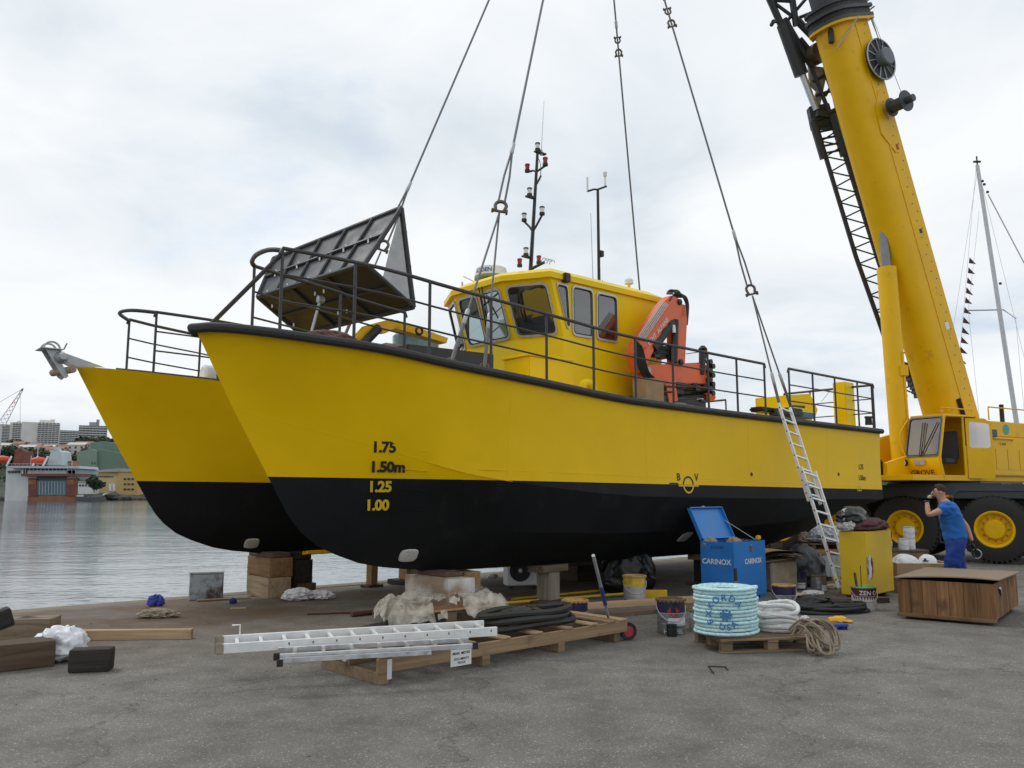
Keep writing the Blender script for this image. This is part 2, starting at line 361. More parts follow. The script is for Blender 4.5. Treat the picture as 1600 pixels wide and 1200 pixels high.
    m5 = n('ShaderNodeMix'); m5.data_type = 'RGBA'; m5.blend_type = 'MULTIPLY'; m5.inputs['Factor'].default_value = .55; L(m4.outputs[2], m5.inputs[6]); L(cr.outputs[0], m5.inputs[7])
    L(m5.outputs[2], b.inputs['Base Color'])
    r5 = n('ShaderNodeMapRange'); L(mid.outputs[0], r5.inputs[0]); r5.inputs[3].default_value = .95; r5.inputs[4].default_value = .62; L(r5.outputs[0], b.inputs['Roughness'])
    b.inputs['Specular IOR Level'].default_value = .35
    ad = n('ShaderNodeMath'); ad.operation = 'ADD'; L(vo.outputs['Distance'], ad.inputs[0]); L(fine.outputs[0], ad.inputs[1])
    bp = n('ShaderNodeBump'); bp.inputs['Strength'].default_value = .5; bp.inputs['Distance'].default_value = .006; L(ad.outputs[0], bp.inputs['Height']); L(bp.outputs[0], b.inputs['Normal'])
    return m
def sheet(name, us, vs_, m, zf):
    """a sheet laid out along the quay: u along the edge, v inland"""
    pts = []; fs = []
    for v in vs_:
        for u in us:
            p = EDGE + BA * u - BN * v; p.z = zf(v); pts.append(p)
    w = len(us)
    for j in range(len(vs_) - 1):
        for i in range(w - 1): fs.append((j * w + i, j * w + i + 1, (j + 1) * w + i + 1, (j + 1) * w + i))
    o = MB().add(pts, fs).build(name, m, None, 0, 30); o['kind'] = 'structure'; return o
zslope = lambda v: -.17 * (1 - min(max(v / 4.0, 0), 1)) ** 1.5
US = [-150, -60, -30, -15, -5, 0, 5, 10, 15, 20, 30, 45, 80, 200]
ground = sheet('quay_pavement', US, [.38, .8, 1.2, 1.6, 2, 2.5, 3, 3.5, 4, 5, 8, 15, 40, 250], asphalt(), zslope)
M_cope = mat('worn concrete coping', (.20, .165, .115), .85, var=.25, scale=3, bump=.4, bscale=50, dirt=((.10, .085, .06), .55, 2.2))
wall = MB()
for k in range(-36, 40):   # coping stones, each 2.4 m, with open joints
    a = EDGE + BA * (k * 2.4 + .01); mb = MB()
    mb.obox(a - BN * .384 + V((0, 0, -.6)), BA * 2.38, BN * .40, V((0, 0, .455 + .006 * ((k * 7) % 3))))
    if -6 <= k <= 26: mb.build('coping_stone', M_cope, ground, .012, seg=1)
    else: wall.v += []; wall.add(mb.v, mb.f)
cs = wall.build('coping_stones_far', M_cope, ground); cs['kind'] = 'stuff'
qw = MB(); qw.obox(EDGE + BA * -150 - BN * .36 + V((0, 0, -4)), BA * 350, BN * .34, V((0, 0, 3.42)))
o = qw.build('quay_wall', M_cope); o['kind'] = 'structure'
WZ = -1.45
def water_mat():
    m, nt, b, n, L = nodes('harbour water')
    b.inputs['Base Color'].default_value = (.055, .085, .105, 1); b.inputs['Roughness'].default_value = .09; b.inputs['IOR'].default_value = 1.36
    tc = n('ShaderNodeTexCoord'); 
    def noi(s, st, d=3):
        mp = n('ShaderNodeMapping'); mp.inputs['Scale'].default_value = st; L(tc.outputs['Object'], mp.inputs[0])
        t = n('ShaderNodeTexNoise'); t.inputs['Scale'].default_value = s; t.inputs['Detail'].default_value = d; t.inputs['Distortion'].default_value = .3; L(mp.outputs[0], t.inputs['Vector']); return t
    a = noi(2.2, (.7, 1, 1), 4); c = noi(.35, (.5, 1, 1), 3); p = noi(.022, (.25, 1.4, 1), 3)
    pr = n('ShaderNodeMapRange'); L(p.outputs[0], pr.inputs[0]); pr.inputs[1].default_value = .38; pr.inputs[2].default_value = .62; pr.inputs[3].default_value = .35; pr.inputs[4].default_value = 1.0
    ad = n('ShaderNodeMath'); ad.operation = 'MULTIPLY_ADD'; L(c.outputs[0], ad.inputs[0]); ad.inputs[1].default_value = 2.2; L(a.outputs[0], ad.inputs[2])
    sw = noi(.07, (.3, 1.2, 1), 4); a2 = n('ShaderNodeMath'); a2.operation = 'MULTIPLY_ADD'; L(sw.outputs[0], a2.inputs[0]); a2.inputs[1].default_value = 3.0; L(ad.outputs[0], a2.inputs[2]); ad = a2
    bp = n('ShaderNodeBump'); bp.inputs['Distance'].default_value = .06; ms = n('ShaderNodeMath'); ms.operation = 'MULTIPLY'; ms.inputs[1].default_value = .45; L(pr.outputs[0], ms.inputs[0]); L(ms.outputs[0], bp.inputs['Strength'])
    L(ad.outputs[0], bp.inputs['Height']); L(bp.outputs[0], b.inputs['Normal'])
    return m
w = MB().add([(-3000, -200, WZ), (3000, -200, WZ), (3000, 5000, WZ), (-3000, 5000, WZ)], [(0, 1, 2, 3)]).build('water', water_mat(), shade=False); w['kind'] = 'structure'
# far shore: a hill that climbs behind the harbour
M_land = mat('wooded slope', (.035, .05, .03), .9, var=.5, scale=.05, bump=.6, bscale=.3, bdist=3, dirt=((.12, .11, .085), .6, .03))
def hill_z(x, y):
    r = math.hypot(x, y)
    h = min(max((r - 560) / 330, 0), 1); h = h * h * (3 - 2 * h) * 46
    h += min(max((r - 900) / 500, 0), 1) * 10
    return max(h * (.85 + .3 * mn.noise(V((x / 170, y / 170, .3)))) * (1 if x < 60 else max(.35, 1 - (x - 60) / 600)) + (1.2 if r > 545 else -6), -6)
pts = []; fs = []; NA, NR = 90, 26
for j in range(NR):
    r = 520 + 1300 * (j / (NR - 1)) ** 1.6
    for i in range(NA):
        a = R(-62 + 134 * i / (NA - 1)); x, y = math.sin(a) * r, math.cos(a) * r; pts.append((x, y, WZ + hill_z(x, y)))
for j in range(NR - 1):
    for i in range(NA - 1): fs.append((j * NA + i, j * NA + i + 1, (j + 1) * NA + i + 1, (j + 1) * NA + i))
o = MB().add(pts, fs).build('hill', M_land, None, 0, 60); o['kind'] = 'structure'
def ground_far(p): return WZ + hill_z(p.x, p.y)
# --- trees
M_bark = mat('bark', (.06, .045, .035), .9)
M_leaf = [mat('foliage dark', (.030, .050, .022), .8, var=.5, scale=.4), mat('foliage mid', (.045, .068, .030), .8, var=.5, scale=.4), mat('foliage olive', (.06, .072, .035), .8, var=.4, scale=.4)]
def tree(p, h, wd, k, seed, label):
    rnd = random.Random(seed); t = thing('tree', label, 'tree', p, 0, 'trees on the far shore')
    mb = MB(); mb.tube([p - Z1 * .5, p + Z1 * h * .35, p + V((.3, 0, h * .7))], [h * .035, h * .025, h * .01], 6)
    for i in range(4):
        a = rnd.uniform(0, 6.28); q = p + Z1 * h * rnd.uniform(.3, .55); mb.tube([q, q + V((math.cos(a) * wd * .3, math.sin(a) * wd * .3, h * .25))], [h * .014, h * .005], 5)
    mb.build('trunk', M_bark, t)
    cl = [(p + V((rnd.uniform(-.36, .36) * wd, rnd.uniform(-.36, .36) * wd, h * rnd.uniform(.38, .86))), wd * rnd.uniform(.14, .27)) for i in range(13)]
    lf = MB()
    for c, r in cl:
        for i in range(60):
            d = V((rnd.gauss(0, 1), rnd.gauss(0, 1), rnd.gauss(0, .8))).normalized(); q = c + d * r * rnd.uniform(.55, 1.05); s = wd * rnd.uniform(.03, .065)
            x = V((rnd.gauss(0, 1), rnd.gauss(0, 1), rnd.gauss(0, 1))).normalized() * s; y = d.cross(x).normalized() * s if d.cross(x).length > 1e-4 else d.orthogonal() * s
            lf.add([q - x - y, q + x - y, q + x * .6 + y, q - x * .6 + y], [(0, 1, 2, 3)])
    lf.build('crown', M_leaf[k % 3], t, shade=False)
TREES = [(8, 712, 640, 14, 3, 'tall dark tree at the left picture edge below the towers'), (30, 712, 650, 9, 20, 'broad tree behind the ferry funnel'), (55, 712, 640, 13, 20, 'largest dark tree below the wide pale tower'), (72, 716, 620, 12, 18, 'tree just behind the grey deckhouse of the ferry'),
         (90, 714, 640, 12, 20, 'tree between the ferry and the green warehouse, below the long slab block'), (108, 716, 625, 12, 18, 'tree at the left corner of the green warehouse'), (135, 700, 780, 9, 20, 'tree below the banded office tower'), (150, 700, 760, 9, 18, 'round tree above the green warehouse roof'), (166, 702, 760, 9, 18, 'tree beside the yellow bow above the warehouse'),
         (100, 700, 820, 8, 16, 'small tree high on the slope below the slab block'), (46, 700, 830, 8, 16, 'small tree at the foot of the wide pale tower'), (20, 702, 820, 8, 18, 'small tree at the foot of the second tower'), (147, 768, 500, 9, 11, 'leafy tree at the waterside left of the yellow harbour building')]
for i, (px, py, d, h, wd, lab) in enumerate(TREES):
    if i == 0: wd = 20
    p = D(px, py, d); p.z = min(p.z, ground_far(p) + 60); p.z = p.z if abs(p.z - ground_far(p)) < 4 else ground_far(p)
    tree(p, h, wd, i, 100 + i, lab)
rnd = random.Random(5)
wd_ = MB()
for i in range(9000):   # scrub on the slope, seen only as a mass
    a = R(rnd.uniform(-40, 40)); r = rnd.uniform(650, 1150); p = V((math.sin(a) * r, math.cos(a) * r, 0)); p.z = ground_far(p) + rnd.uniform(0, 5)
    s = rnd.uniform(1.2, 3.4); x = V((rnd.gauss(0, 1), rnd.gauss(0, 1), rnd.gauss(0, .6))).normalized() * s; y = x.orthogonal().normalized() * s
    wd_.add([p - x, p - y, p + x, p + y], [(0, 1, 2, 3)])
o = wd_.build('hillside_scrub', M_leaf[0], shade=False); tag(o, 'dark green scrub and bushes covering the far hillside', 'bushes', kind='stuff')
# --- far buildings
M_conc = mat('pale concrete', (.64, .63, .59), .8, var=.12, scale=.08); M_concg = mat('grey concrete', (.30, .31, .33), .8, var=.15, scale=.08)
M_band = mat('grey balcony parapet', (.52, .53, .53), .8, var=.12, scale=.2); M_win = mat('far window glass', (.05, .06, .07), .25, var=.4, scale=.5)
M_roofr = mat('terracotta roof', (.30, .14, .09), .8, var=.25, scale=.3)
def facing(px, py0, py1, d):
    """ground point and height of a far thing whose top and base are seen at these rows"""
    p = D(px, py1, d); q = D(px, py0, d); return p, q.z - p.z
def tower(name, label, x0, x1, y0, y1, d, dep, floors, m, bands, end_frac=0.0, cols=6, roofbits=()):
    p, h = facing((x0 + x1) / 2, y0, y1, d); w = (D(x1, y1, d) - D(x0, y1, d)).length
    yaw = math.atan2(-p.x, p.y) * .9; t = thing(name, label, 'building', (p.x, p.y, p.z - 12), yaw, local=True); hh = h + 12
    block('wall', w, dep, hh, m, t, (0, dep / 2, 0), bevel=0)
    fh = h / floors; xs0 = -w / 2 + w * end_frac; ww = w - w * end_frac
    for k in range(floors):
        z = 12 + k * fh
        if bands: block('balcony', ww * .98, 1.5, fh * .42, M_band, t, (xs0 + ww / 2, -.75, z), bevel=0)
        for c in range(cols):
            x = xs0 + ww * (c + .5) / cols; block('window', ww / cols * .72, .3, fh * .46, M_win, t, (x, -.14, z + fh * .44), bevel=0)
    for (fx, fw, fhh) in roofbits: block('roof_housing', w * fw, dep * .5, fhh, m, t, (w * fx, dep / 2, hh), bevel=0)
    return t
tower('apartment_tower', 'narrow grey apartment tower cut by the left picture edge', -6, 12.5, 663, 694, 900, 16, 13, M_concg, True, .3, 4)
tower('apartment_tower', 'pale apartment tower with dark balconies left of the widest tower', 14, 32.5, 660, 703, 905, 16, 15, M_conc, True, .2, 4, ((.1, .3, 2),))
tower('apartment_tower', 'widest pale apartment tower with plain white end wall', 35, 87, 660, 702, 890, 18, 14, M_conc, True, .42, 6, ((.1, .3, 3), (.3, .1, 4)))
tower('slab_block', 'long low grey slab block between two towers', 87, 123, 672.5, 698, 1000, 14, 9, M_concg, True, 0, 9)
tower('office_tower', 'banded grey office tower above the green warehouse', 123.5, 163, 665, 699, 880, 18, 9, M_concg, True, 0, 8, ((0, .3, 4), (.15, .1, 7)))
for k, (x0, x1, y0, y1, d, lab) in enumerate([(0, 18, 700, 712, 760, 'low house with red roof below the leftmost tower'), (110, 128, 699, 709, 760, 'low house with red roof left of the green warehouse'), (96, 112, 719, 728, 620, 'small brick coloured house behind the ferry')]):
    p, h = facing((x0 + x1) / 2, y0, y1, d); w = (x1 - x0) / FPX * d; t = thing('house', lab, 'house', p - Z1 * 4, 0, 'red roofed houses on the slope')
    MB().obox(p + V((-w / 2, 0, -4)), (w, 0, 0), (0, 8, 0), (0, 0, h * .6 + 4)).build('wall', M_conc, t)
    MB().prism([p + V((-w / 2 - .5, -.6, h * .6)), p + V((-w / 2 - .5, 4, h)), p + V((-w / 2 - .5, 8.6, h * .6))], (w + 1, 0, 0)).build('roof', M_roofr, t)
    for i in range(4): MB().obox(p + V((-w / 2 + w * (i + .3) / 4, -.15, h * .15)), (w * .1, 0, 0), (0, .3, 0), (0, 0, h * .28)).build('window', M_win, t)
rnd = random.Random(21); M_hw = [mat('cream house wall', (.55, .50, .42), .8), mat('white house wall', (.62, .62, .60), .8), mat('grey house wall', (.36, .36, .35), .8)]
HS = [(4, 706, 720), (16, 710, 690), (27, 704, 740), (40, 708, 700), (52, 703, 740), (63, 708, 690), (76, 704, 730), (84, 709, 680), (97, 705, 720), (118, 706, 700), (128, 703, 730), (144, 702, 700), (158, 703, 720)]
for k, (px, py, d) in enumerate(HS):
    p = D(px, py, d); w = rnd.uniform(9, 15); h = rnd.uniform(5, 9); p.z = p.z - 2; nm = ('first', 'second', 'third', 'fourth', 'fifth', 'sixth', 'seventh', 'eighth', 'ninth', 'tenth', 'eleventh', 'twelfth', 'thirteenth')[k]
    t = thing('house', nm + ' small hillside house from the left, half hidden by trees', 'house', p - Z1 * 8, 0, 'small houses on the far hillside')
    MB().obox(p + V((-w / 2, 0, -8)), (w, 0, 0), (0, 8, 0), (0, 0, h + 8)).build('wall', M_hw[k % 3], t)
    MB().prism([p + V((-w / 2 - .4, -.5, h)), p + V((-w / 2 - .4, 4, h + 2.2)), p + V((-w / 2 - .4, 8.5, h))], (w + .8, 0, 0)).build('roof', M_roofr if k % 3 else M_band, t)
    for i in range(3):
        for z in (h * .15, h * .6): MB().obox(p + V((-w / 2 + w * (i + .3) / 3, -.12, z)), (w * .12, 0, 0), (0, .3, 0), (0, 0, h * .24)).build('window', M_win, t)
# green warehouse
M_gw = mat('pale green cladding', (.20, .27, .22), .7, var=.1, scale=.1); M_gw2 = mat('green cladding', (.13, .205, .165), .7, var=.1, scale=.1)
p = D(120, 745, 600); t = thing('warehouse', 'tall green clad warehouse with pale gable end', 'warehouse', p - Z1 * 4)
def P6(px, py, d=600): return D(px, py, d)
def face(px_list, d, ex, name, m): MB().prism([D(a, b, d) for a, b in px_list], ex).build(name, m, t)
face([(120, 760), (151, 760), (151, 704), (141, 702), (120, 706)], 600, (0, 40, 0), 'gable_wall', M_gw)
face([(151.2, 760), (230, 760), (230, 716), (151.2, 701)], 602, (0, 38, 0), 'side_wall', M_gw2)
face([(141, 705), (230, 716), (230, 700), (160, 689), (141, 692)], 610, (0, 28, 0), 'upper_wall', M_gw2)
for x in (143, 147): face([(x, 725), (x + 1.6, 725), (x + 1.6, 722), (x, 722)], 599.6, (0, .5, 0), 'vent', M_win)
# yellow harbour building
M_yb = mat('cream yellow render', (.58, .45, .22), .8, var=.08, scale=.2); M_yb2 = mat('ochre render', (.50, .34, .13), .8, var=.08, scale=.2); M_slate = mat('grey sheet roof', (.34, .33, .31), .7, var=.15, scale=.2)
p = D(185, 775, 545); t = thing('harbour_building', 'cream yellow two storey harbour building at the waterside', 'building', p)
face([(147, 775), (185, 775), (185, 737), (147, 738)], 545, (0, 14, 0), 'wall', M_yb)
face([(185, 775), (215, 775), (215, 737), (185, 737)], 543, (0, 16, 0), 'wing_wall', M_yb2)
face([(146, 738), (186, 737), (215, 737.4), (208, 733), (186, 731.5), (150, 735)], 542, (0, 20, 0), 'roof', M_slate)
for k in range(8): face([(149 + k * 3.6, 746), (151.6 + k * 3.6, 746), (151.6 + k * 3.6, 743.6), (149 + k * 3.6, 743.6)], 544.7, (0, .5, 0), 'window', M_win)
for r in range(3):
    for k in range(3): face([(193 + k * 6, 750 + r * 8), (197 + k * 6, 750 + r * 8), (197 + k * 6, 747 + r * 8), (193 + k * 6, 747 + r * 8)], 542.7, (0, .5, 0), 'window', M_win)
face([(170, 767), (174, 767), (174, 756), (170, 756)], 544.6, (0, .6, 0), 'door', M_white); face([(176, 767), (180, 767), (180, 756), (176, 756)], 544.6, (0, .6, 0), 'door', M_white)
face([(154, 758), (165, 758), (165, 753), (154, 753)], 544.6, (0, .6, 0), 'window', M_win)
p = D(130, 766, 535); t = thing('boat_shed', 'low white shed at the waterside right of the ferry', 'shed', p)
face([(116, 772), (143, 772), (143, 753), (116, 753)], 535, (0, 10, 0), 'wall', M_white); face([(115, 753.5), (144, 753.5), (143, 751.5), (116, 751.5)], 534, (0, 12, 0), 'roof', M_slate)
for k in range(5): face([(119 + k * 4.6, 760), (121.6 + k * 4.6, 760), (121.6 + k * 4.6, 757), (119 + k * 4.6, 757)], 534.7, (0, .5, 0), 'window', M_win)
# rocky bank along the water
rk = MB(); rnd = random.Random(8)
for i in range(260):
    a = R(rnd.uniform(-36, 38)); r = rnd.uniform(516, 531); c = V((math.sin(a) * r, math.cos(a) * r, WZ + rnd.uniform(-.3, 2.2))); s = rnd.uniform(1.5, 4)
    bm = bmesh.new(); bmesh.ops.create_icosphere(bm, subdivisions=1, radius=1)
    rk.add([c + V((v.co.x * s * 1.6, v.co.y * s, v.co.z * s * .7)) * rnd.uniform(.7, 1.1) for v in bm.verts], [[v.index for v in f.verts] for f in bm.faces]); bm.free()
o = rk.build('shore_rocks', mat('shore rock', (.06, .055, .05), .9, var=.5, scale=.3), shade=False); tag(o, 'dark rocks banked along the far waterline', 'rocks', kind='stuff')
# ferry seen from astern, rust streaked
M_fw = mat('rust streaked white hull', (.60, .61, .61), .6, var=.12, scale=.25, dirt=((.24, .15, .10), .58, .18), stretch=(1, 1, .35)); M_fr = mat('rusty red steel', (.17, .055, .04), .75, var=.35, scale=.3); M_fo = mat('rusty orange strake', (.26, .11, .045), .7, var=.3, scale=.4)
M_fdoor = mat('blue grey stern door', (.10, .15, .19), .6, var=.2, scale=.3); M_fgrey = mat('pale grey deckhouse', (.42, .47, .50), .6, var=.1, scale=.2); M_fdark = mat('dark grey steel', (.07, .075, .08), .7)  # even dark grey shared by ferry recess, deck house, barge and crane lines
FD = 420
p = D(60, 780, FD); p.z = WZ; t = thing('ferry', 'rusty white ferry moored stern on with a blue grey stern door', 'ship', p)
def ff(poly, d, ex, name, m, par=None): return MB().prism([D(a, b, d) for a, b in poly], ex).build(name, m, par or t)
hull_f = ff([(43, 785), (118, 785), (118, 735), (43, 735)], FD + 1, (-52, 90, 0), 'hull', M_fw)
ff([(7, 785), (43, 785), (44, 745), (34, 742), (34, 732), (10, 730)], FD + 4, (-46, 80, 0), 'side_hull', M_fw)
ff([(43, 783), (118, 783), (118, 775), (43, 775)], FD, (0, 2, 0), 'stern_strake', M_fo)
for x in (44, 104): 
    q = ff([(x, 774.8), (x + 13, 774.8), (x + 13, 747), (x, 747)], FD - .6, (0, 3, 0), 'stern_pillar', M_fr); ff([(x, 757), (x + 12, 757), (x + 12, 750), (x, 750)], FD - .8, (0, .3, 0), 'pillar_panel', M_fo, q)
dr = ff([(57.5, 774), (103.5, 774), (103.5, 751), (57.5, 751)], FD - .2, (0, 2, 0), 'stern_door', M_fdoor)
for k in range(9): ff([(61 + k * 4.8, 773), (61.6 + k * 4.8, 773), (61.6 + k * 4.8, 752), (61 + k * 4.8, 752)], FD - .5, (0, .4, 0), 'door_rib', M_fgrey, dr)
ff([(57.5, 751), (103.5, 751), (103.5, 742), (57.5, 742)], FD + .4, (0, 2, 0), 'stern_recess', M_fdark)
ff([(33, 744), (120, 744), (118, 740), (33, 740)], FD - 2, (0, 14, 0), 'deck_edge', M_fr)
ff([(10, 731), (124, 732), (122, 728), (10, 728)], FD - 2, (0, 20, 0), 'upper_deck', M_fgrey)
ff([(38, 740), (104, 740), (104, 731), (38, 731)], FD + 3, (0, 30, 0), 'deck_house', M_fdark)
ff([(104.5, 740), (122, 740), (124, 731), (104.5, 731)], FD + 1, (0, 20, 0), 'deck_wing', M_fgrey)
for k in range(14): MB().tube([D(40 + k * 6, 740, FD - 1.8), D(40 + k * 6, 731.8, FD - 1.8)], .1, 5).build('stanchion', M_fgrey, t)
fu = ff([(19, 727), (37, 727), (39, 705), (24, 703)], FD + 10, (0, 8, 0), 'funnel', M_fr); ff([(24, 702.8), (36, 704.3), (33, 701), (26, 701)], FD + 11, (0, 4, 0), 'funnel_cap', M_fdark, fu)
ff([(73, 727), (97, 727), (95, 706), (91, 703.5), (80, 703.5)], FD + 8, (0, 10, 0), 'deckhouse_block', M_fgrey)
M_lb = mat('lifeboat orange', (.55, .07, .02), .5)
for x, y in ((61, 720), (4, 718)):
    c = D(x, y, FD + 4); mb = MB(); mb.lathe([(.1, -4.2), (1.5, -3), (2.1, 0), (1.5, 3), (.1, 4.2)], c, (1, .1, 0), 12); lb = mb.build('lifeboat', M_lb, t)
    for dx in (-10, 6): MB().tube([D(x + dx, 728, FD + 3), D(x + dx + 8, 713, FD + 3)], .5, 5).build('davit', M_white, lb)
MB().tube([D(58.5, 728, FD + 6), D(59.5, 690, FD + 6)], [.35, .15], 6).build('mast', M_fgrey, t)
for k, (x, y0, y1) in enumerate(((48, 727, 712), (66, 727, 716), (101, 727, 714), (112, 728, 720))): MB().tube([D(x, y0, FD + 5), D(x + 1, y1, FD + 5)], .22, 5).build('vent_post', M_fgrey, t)
for k in range(4): ff([(12 + k * 5, 739), (15 + k * 5, 739), (15 + k * 5, 735.5), (12 + k * 5, 735.5)], FD + 3.2, (0, .6, 0), 'side_window', M_fdark)
ff([(84, 703), (90, 703), (89, 699), (85, 699)], FD + 10, (0, 4, 0), 'radar_house', M_fgrey); ff([(100, 727), (116, 727), (115, 720), (101, 721)], FD + 14, (0, 5, 0), 'deck_locker', M_fo)
for k in range(18): MB().tube([D(12 + k * 6, 727.6, FD - 1.6), D(12 + k * 6, 724.6, FD - 1.6)], .07, 4).build('rail_post', M_fgrey, t)
MB().tube([D(12, 724.6, FD - 1.6), D(116, 724.8, FD - 1.6)], .07, 4).build('deck_rail', M_fgrey, t)
t = thing('work_barge', 'low dark barge lying beside the ferry stern', 'barge', D(130, 781, 400))
ff([(117.5, 783.2), (143, 783), (143.5, 776.5), (117.5, 776.2)], 398, (0, 14, 0), 'hull', M_fdark); ff([(120, 776), (124, 776), (124, 773), (120, 773)], 400, (0, 4, 0), 'deck_box', M_fgrey)
t = thing('moored_dinghy', 'small pale blue covered boat by the rocks', 'boat', D(170, 776, 510))
c = D(170, 775.5, 510); MB().lathe([(.1, -5), (1.6, -3), (1.9, 0), (1.5, 3.6), (.6, 5)], c, (1, 0, 0), 10).build('hull', mat('pale blue cover', (.35, .47, .55), .6), t)
# quay-side lattice crane on the far shore
M_rw = mat('faded red crane steel', (.40, .16, .13), .7, var=.2); M_ww = mat('faded white crane steel', (.52, .52, .52), .7)
a0, a1 = D(2, 664, 520), D(36, 607, 520); dv = a1 - a0; t = thing('harbour_crane', 'red and white lattice jib crane at the left edge', 'crane', V((a0.x, a0.y, ground_far(a0))))
MB().tube([V((a0.x, a0.y, -2)), a0], .7, 6).build('tower', M_ww, t)
sd = dv.cross(V((0, 1, 0))).normalized()
for k in range(9):
    q0, q1 = a0 + dv * (k / 9), a0 + dv * ((k + 1) / 9); w0, w1 = 2.2 * (1 - k / 9) + .3, 2.2 * (1 - (k + 1) / 9) + .3; mb = MB()
    for sg in (-1, 1): mb.tube([q0 + sd * sg * w0, q1 + sd * sg * w1], .22, 5)
    mb.tube([q0 + sd * w0, q1 - sd * w1], .15, 4); mb.tube([q0 - sd * w0, q1 + sd * w1], .15, 4); mb.build('jib_section', M_rw if (k in (5, 8) or k > 7) else M_ww, t)
MB().tube([a1, D(0, 628, 520)], .12, 4).build('pendant', M_fdark, t); MB().tube([D(31.5, 614, 520), D(31.5, 668, 520)], .1, 4).build('hoist_line', M_fdark, t)
# ================================================================== the catamaran
boat = thing('catamaran_workboat', 'yellow and black catamaran workboat standing on timber blocks', 'boat', B(7.5, 2.2, .57))
SP = 4.42; LEN = 14.9
zs = mono([0, .9, 2, 3, 4.64, 6.7, 10.4, 15], [3.60, 3.53, 3.47, 3.37, 3.26, 3.14, 3.10, 3.08])
hb_s = mono([0, .16, .86, 1.96, 2.95, 4.2, 15], [0.02, .28, .65, .86, .96, 1.0, 1.0])
z1 = mono([.52, 2, 3.8, 7, 15], [2.65, 2.30, 1.87, 1.62, 1.55]); hb1 = mono([.52, 2, 3.8, 6, 9, 15], [0, .44, .86, .97, .985, .985])
z2 = mono([1.2, 2.5, 4, 7, 11, 15], [1.5, 1.30, 1.15, 1.05, 1.12, 1.5]); hb2 = mono([1.2, 2.5, 4, 6, 15], [0, .31, .56, .76, .80])
z3 = mono([1.44, 2.5, 4, 8, 11, 15], [1.19, .96, .86, .82, .86, 1.47]); hb3 = mono([1.44, 2.5, 4, 6, 15], [0, .19, .34, .46, .50])
zk = mono([1.89, 2.36, 2.86, 3.8, 10.5, 13, 15], [.91, .75, .67, .60, .57, .85, 1.45]); hbk = mono([1.89, 3.2, 15], [0, .09, .09])
stem = mono([.95 - .95, .52, .95], [3.6, 2.65, 1.86])
lv = [(0, zs, hb_s)]
for fr in (.33, .66):   # topside levels between sheer and chine, slightly flared
    lv.append((.52 * fr, (lambda s, f=fr: zs(s) * (1 - f) + z1(max(s, .52)) * f if s > .52 else stem(s) if s <= .52 * f + 1e-6 else zs(s) * (1 - f) + 2.65 * f), (lambda s, f=fr: max(0.0, (hb_s(s) * (1 - f) + hb1(s) * f - .03 * math.sin(math.pi * f) * min(1, s / 3)) * min(1, max(0, (s - .52 * f)) / .5) ** .6 if s < .52 * f + .5 else hb_s(s) * (1 - f) + hb1(s) * f - .03 * math.sin(math.pi * f)))))
mean = lambda f, g: (lambda s: (f(s) + g(s)) / 2)
lv += [(.52, z1, hb1), (1.2, z2, hb2), (1.31, mean(z2, z3), mean(hb2, hb3)), (1.44, z3, hb3), (1.65, mean(z3, zk), mean(hb3, hbk)), (1.89, zk, hbk)]
GI = [0, .012, .03, .055, .085, .12, .16, .2, .25, .3, .36, .43, .5, .58, .66, .74, .82, .9, 1]
def half_breadth(s, z):
    pr = None
    for s0, zf, hf in lv:
        if s < s0: continue
        q = (zf(s), hf(s))
        if z >= q[0]:
            if pr is None: return q[1]
            k = (z - q[0]) / max(1e-6, pr[0] - q[0]); return q[1] + (pr[1] - q[1]) * k
        pr = q
    return pr[1]
def paint_z(s): return 1.875 - .0075 * s
def hull_side(s, z, tc=0.0, side=-1, off=.006): return B(s, tc + side * (half_breadth(s, z) + off), z)
def hull_mesh(tc):
    bm = bmesh.new(); grid = {}
    for j, (s0, zf, hf) in enumerate(lv):
        for i, g in enumerate(GI):
            s = s0 + (LEN - s0) * g; z = zf(s); h = hf(s) if i else 0.0
            if j == 0 and i == 0: h = 0
            for sd in (-1, 1):
                if i == 0 and sd == 1: grid[j, i, 1] = grid[j, i, -1]; continue
                grid[j, i, sd] = bm.verts.new(B(s - (.18 if tc else 0), tc + sd * h, z))
    def fc(*k):
        u = []
        for q in k:
            if grid[q] not in u: u.append(grid[q])
        if len(u) > 2: bm.faces.new(u)
    nl = len(lv)
    for sd in (-1, 1):
        for j in range(nl - 1):
            for i in range(len(GI) - 1): fc((j, i, sd), (j, i + 1, sd), (j + 1, i + 1, sd), (j + 1, i, sd))
    for i in range(len(GI) - 1):
        fc((0, i, -1), (0, i + 1, -1), (0, i + 1, 1), (0, i, 1)); fc((nl - 1, i, -1), (nl - 1, i + 1, -1), (nl - 1, i + 1, 1), (nl - 1, i, 1))
    I = len(GI) - 1
    bm.faces.new([grid[j, I, -1] for j in range(nl)] + [grid[j, I, 1] for j in range(nl - 1, -1, -1)])
    bmesh.ops.recalc_face_normals(bm, faces=bm.faces)
    return bm
def cut(bm, lower):
    no = (BA * .0075 + Z1).normalized(); co = B(0, 0, 1.875)
    bmesh.ops.bisect_plane(bm, geom=bm.verts[:] + bm.edges[:] + bm.faces[:], plane_co=co, plane_no=no, clear_outer=lower, clear_inner=not lower)
    me = bpy.data.meshes.new('hull'); bm.to_mesh(me); bm.free(); return me
hulls = []
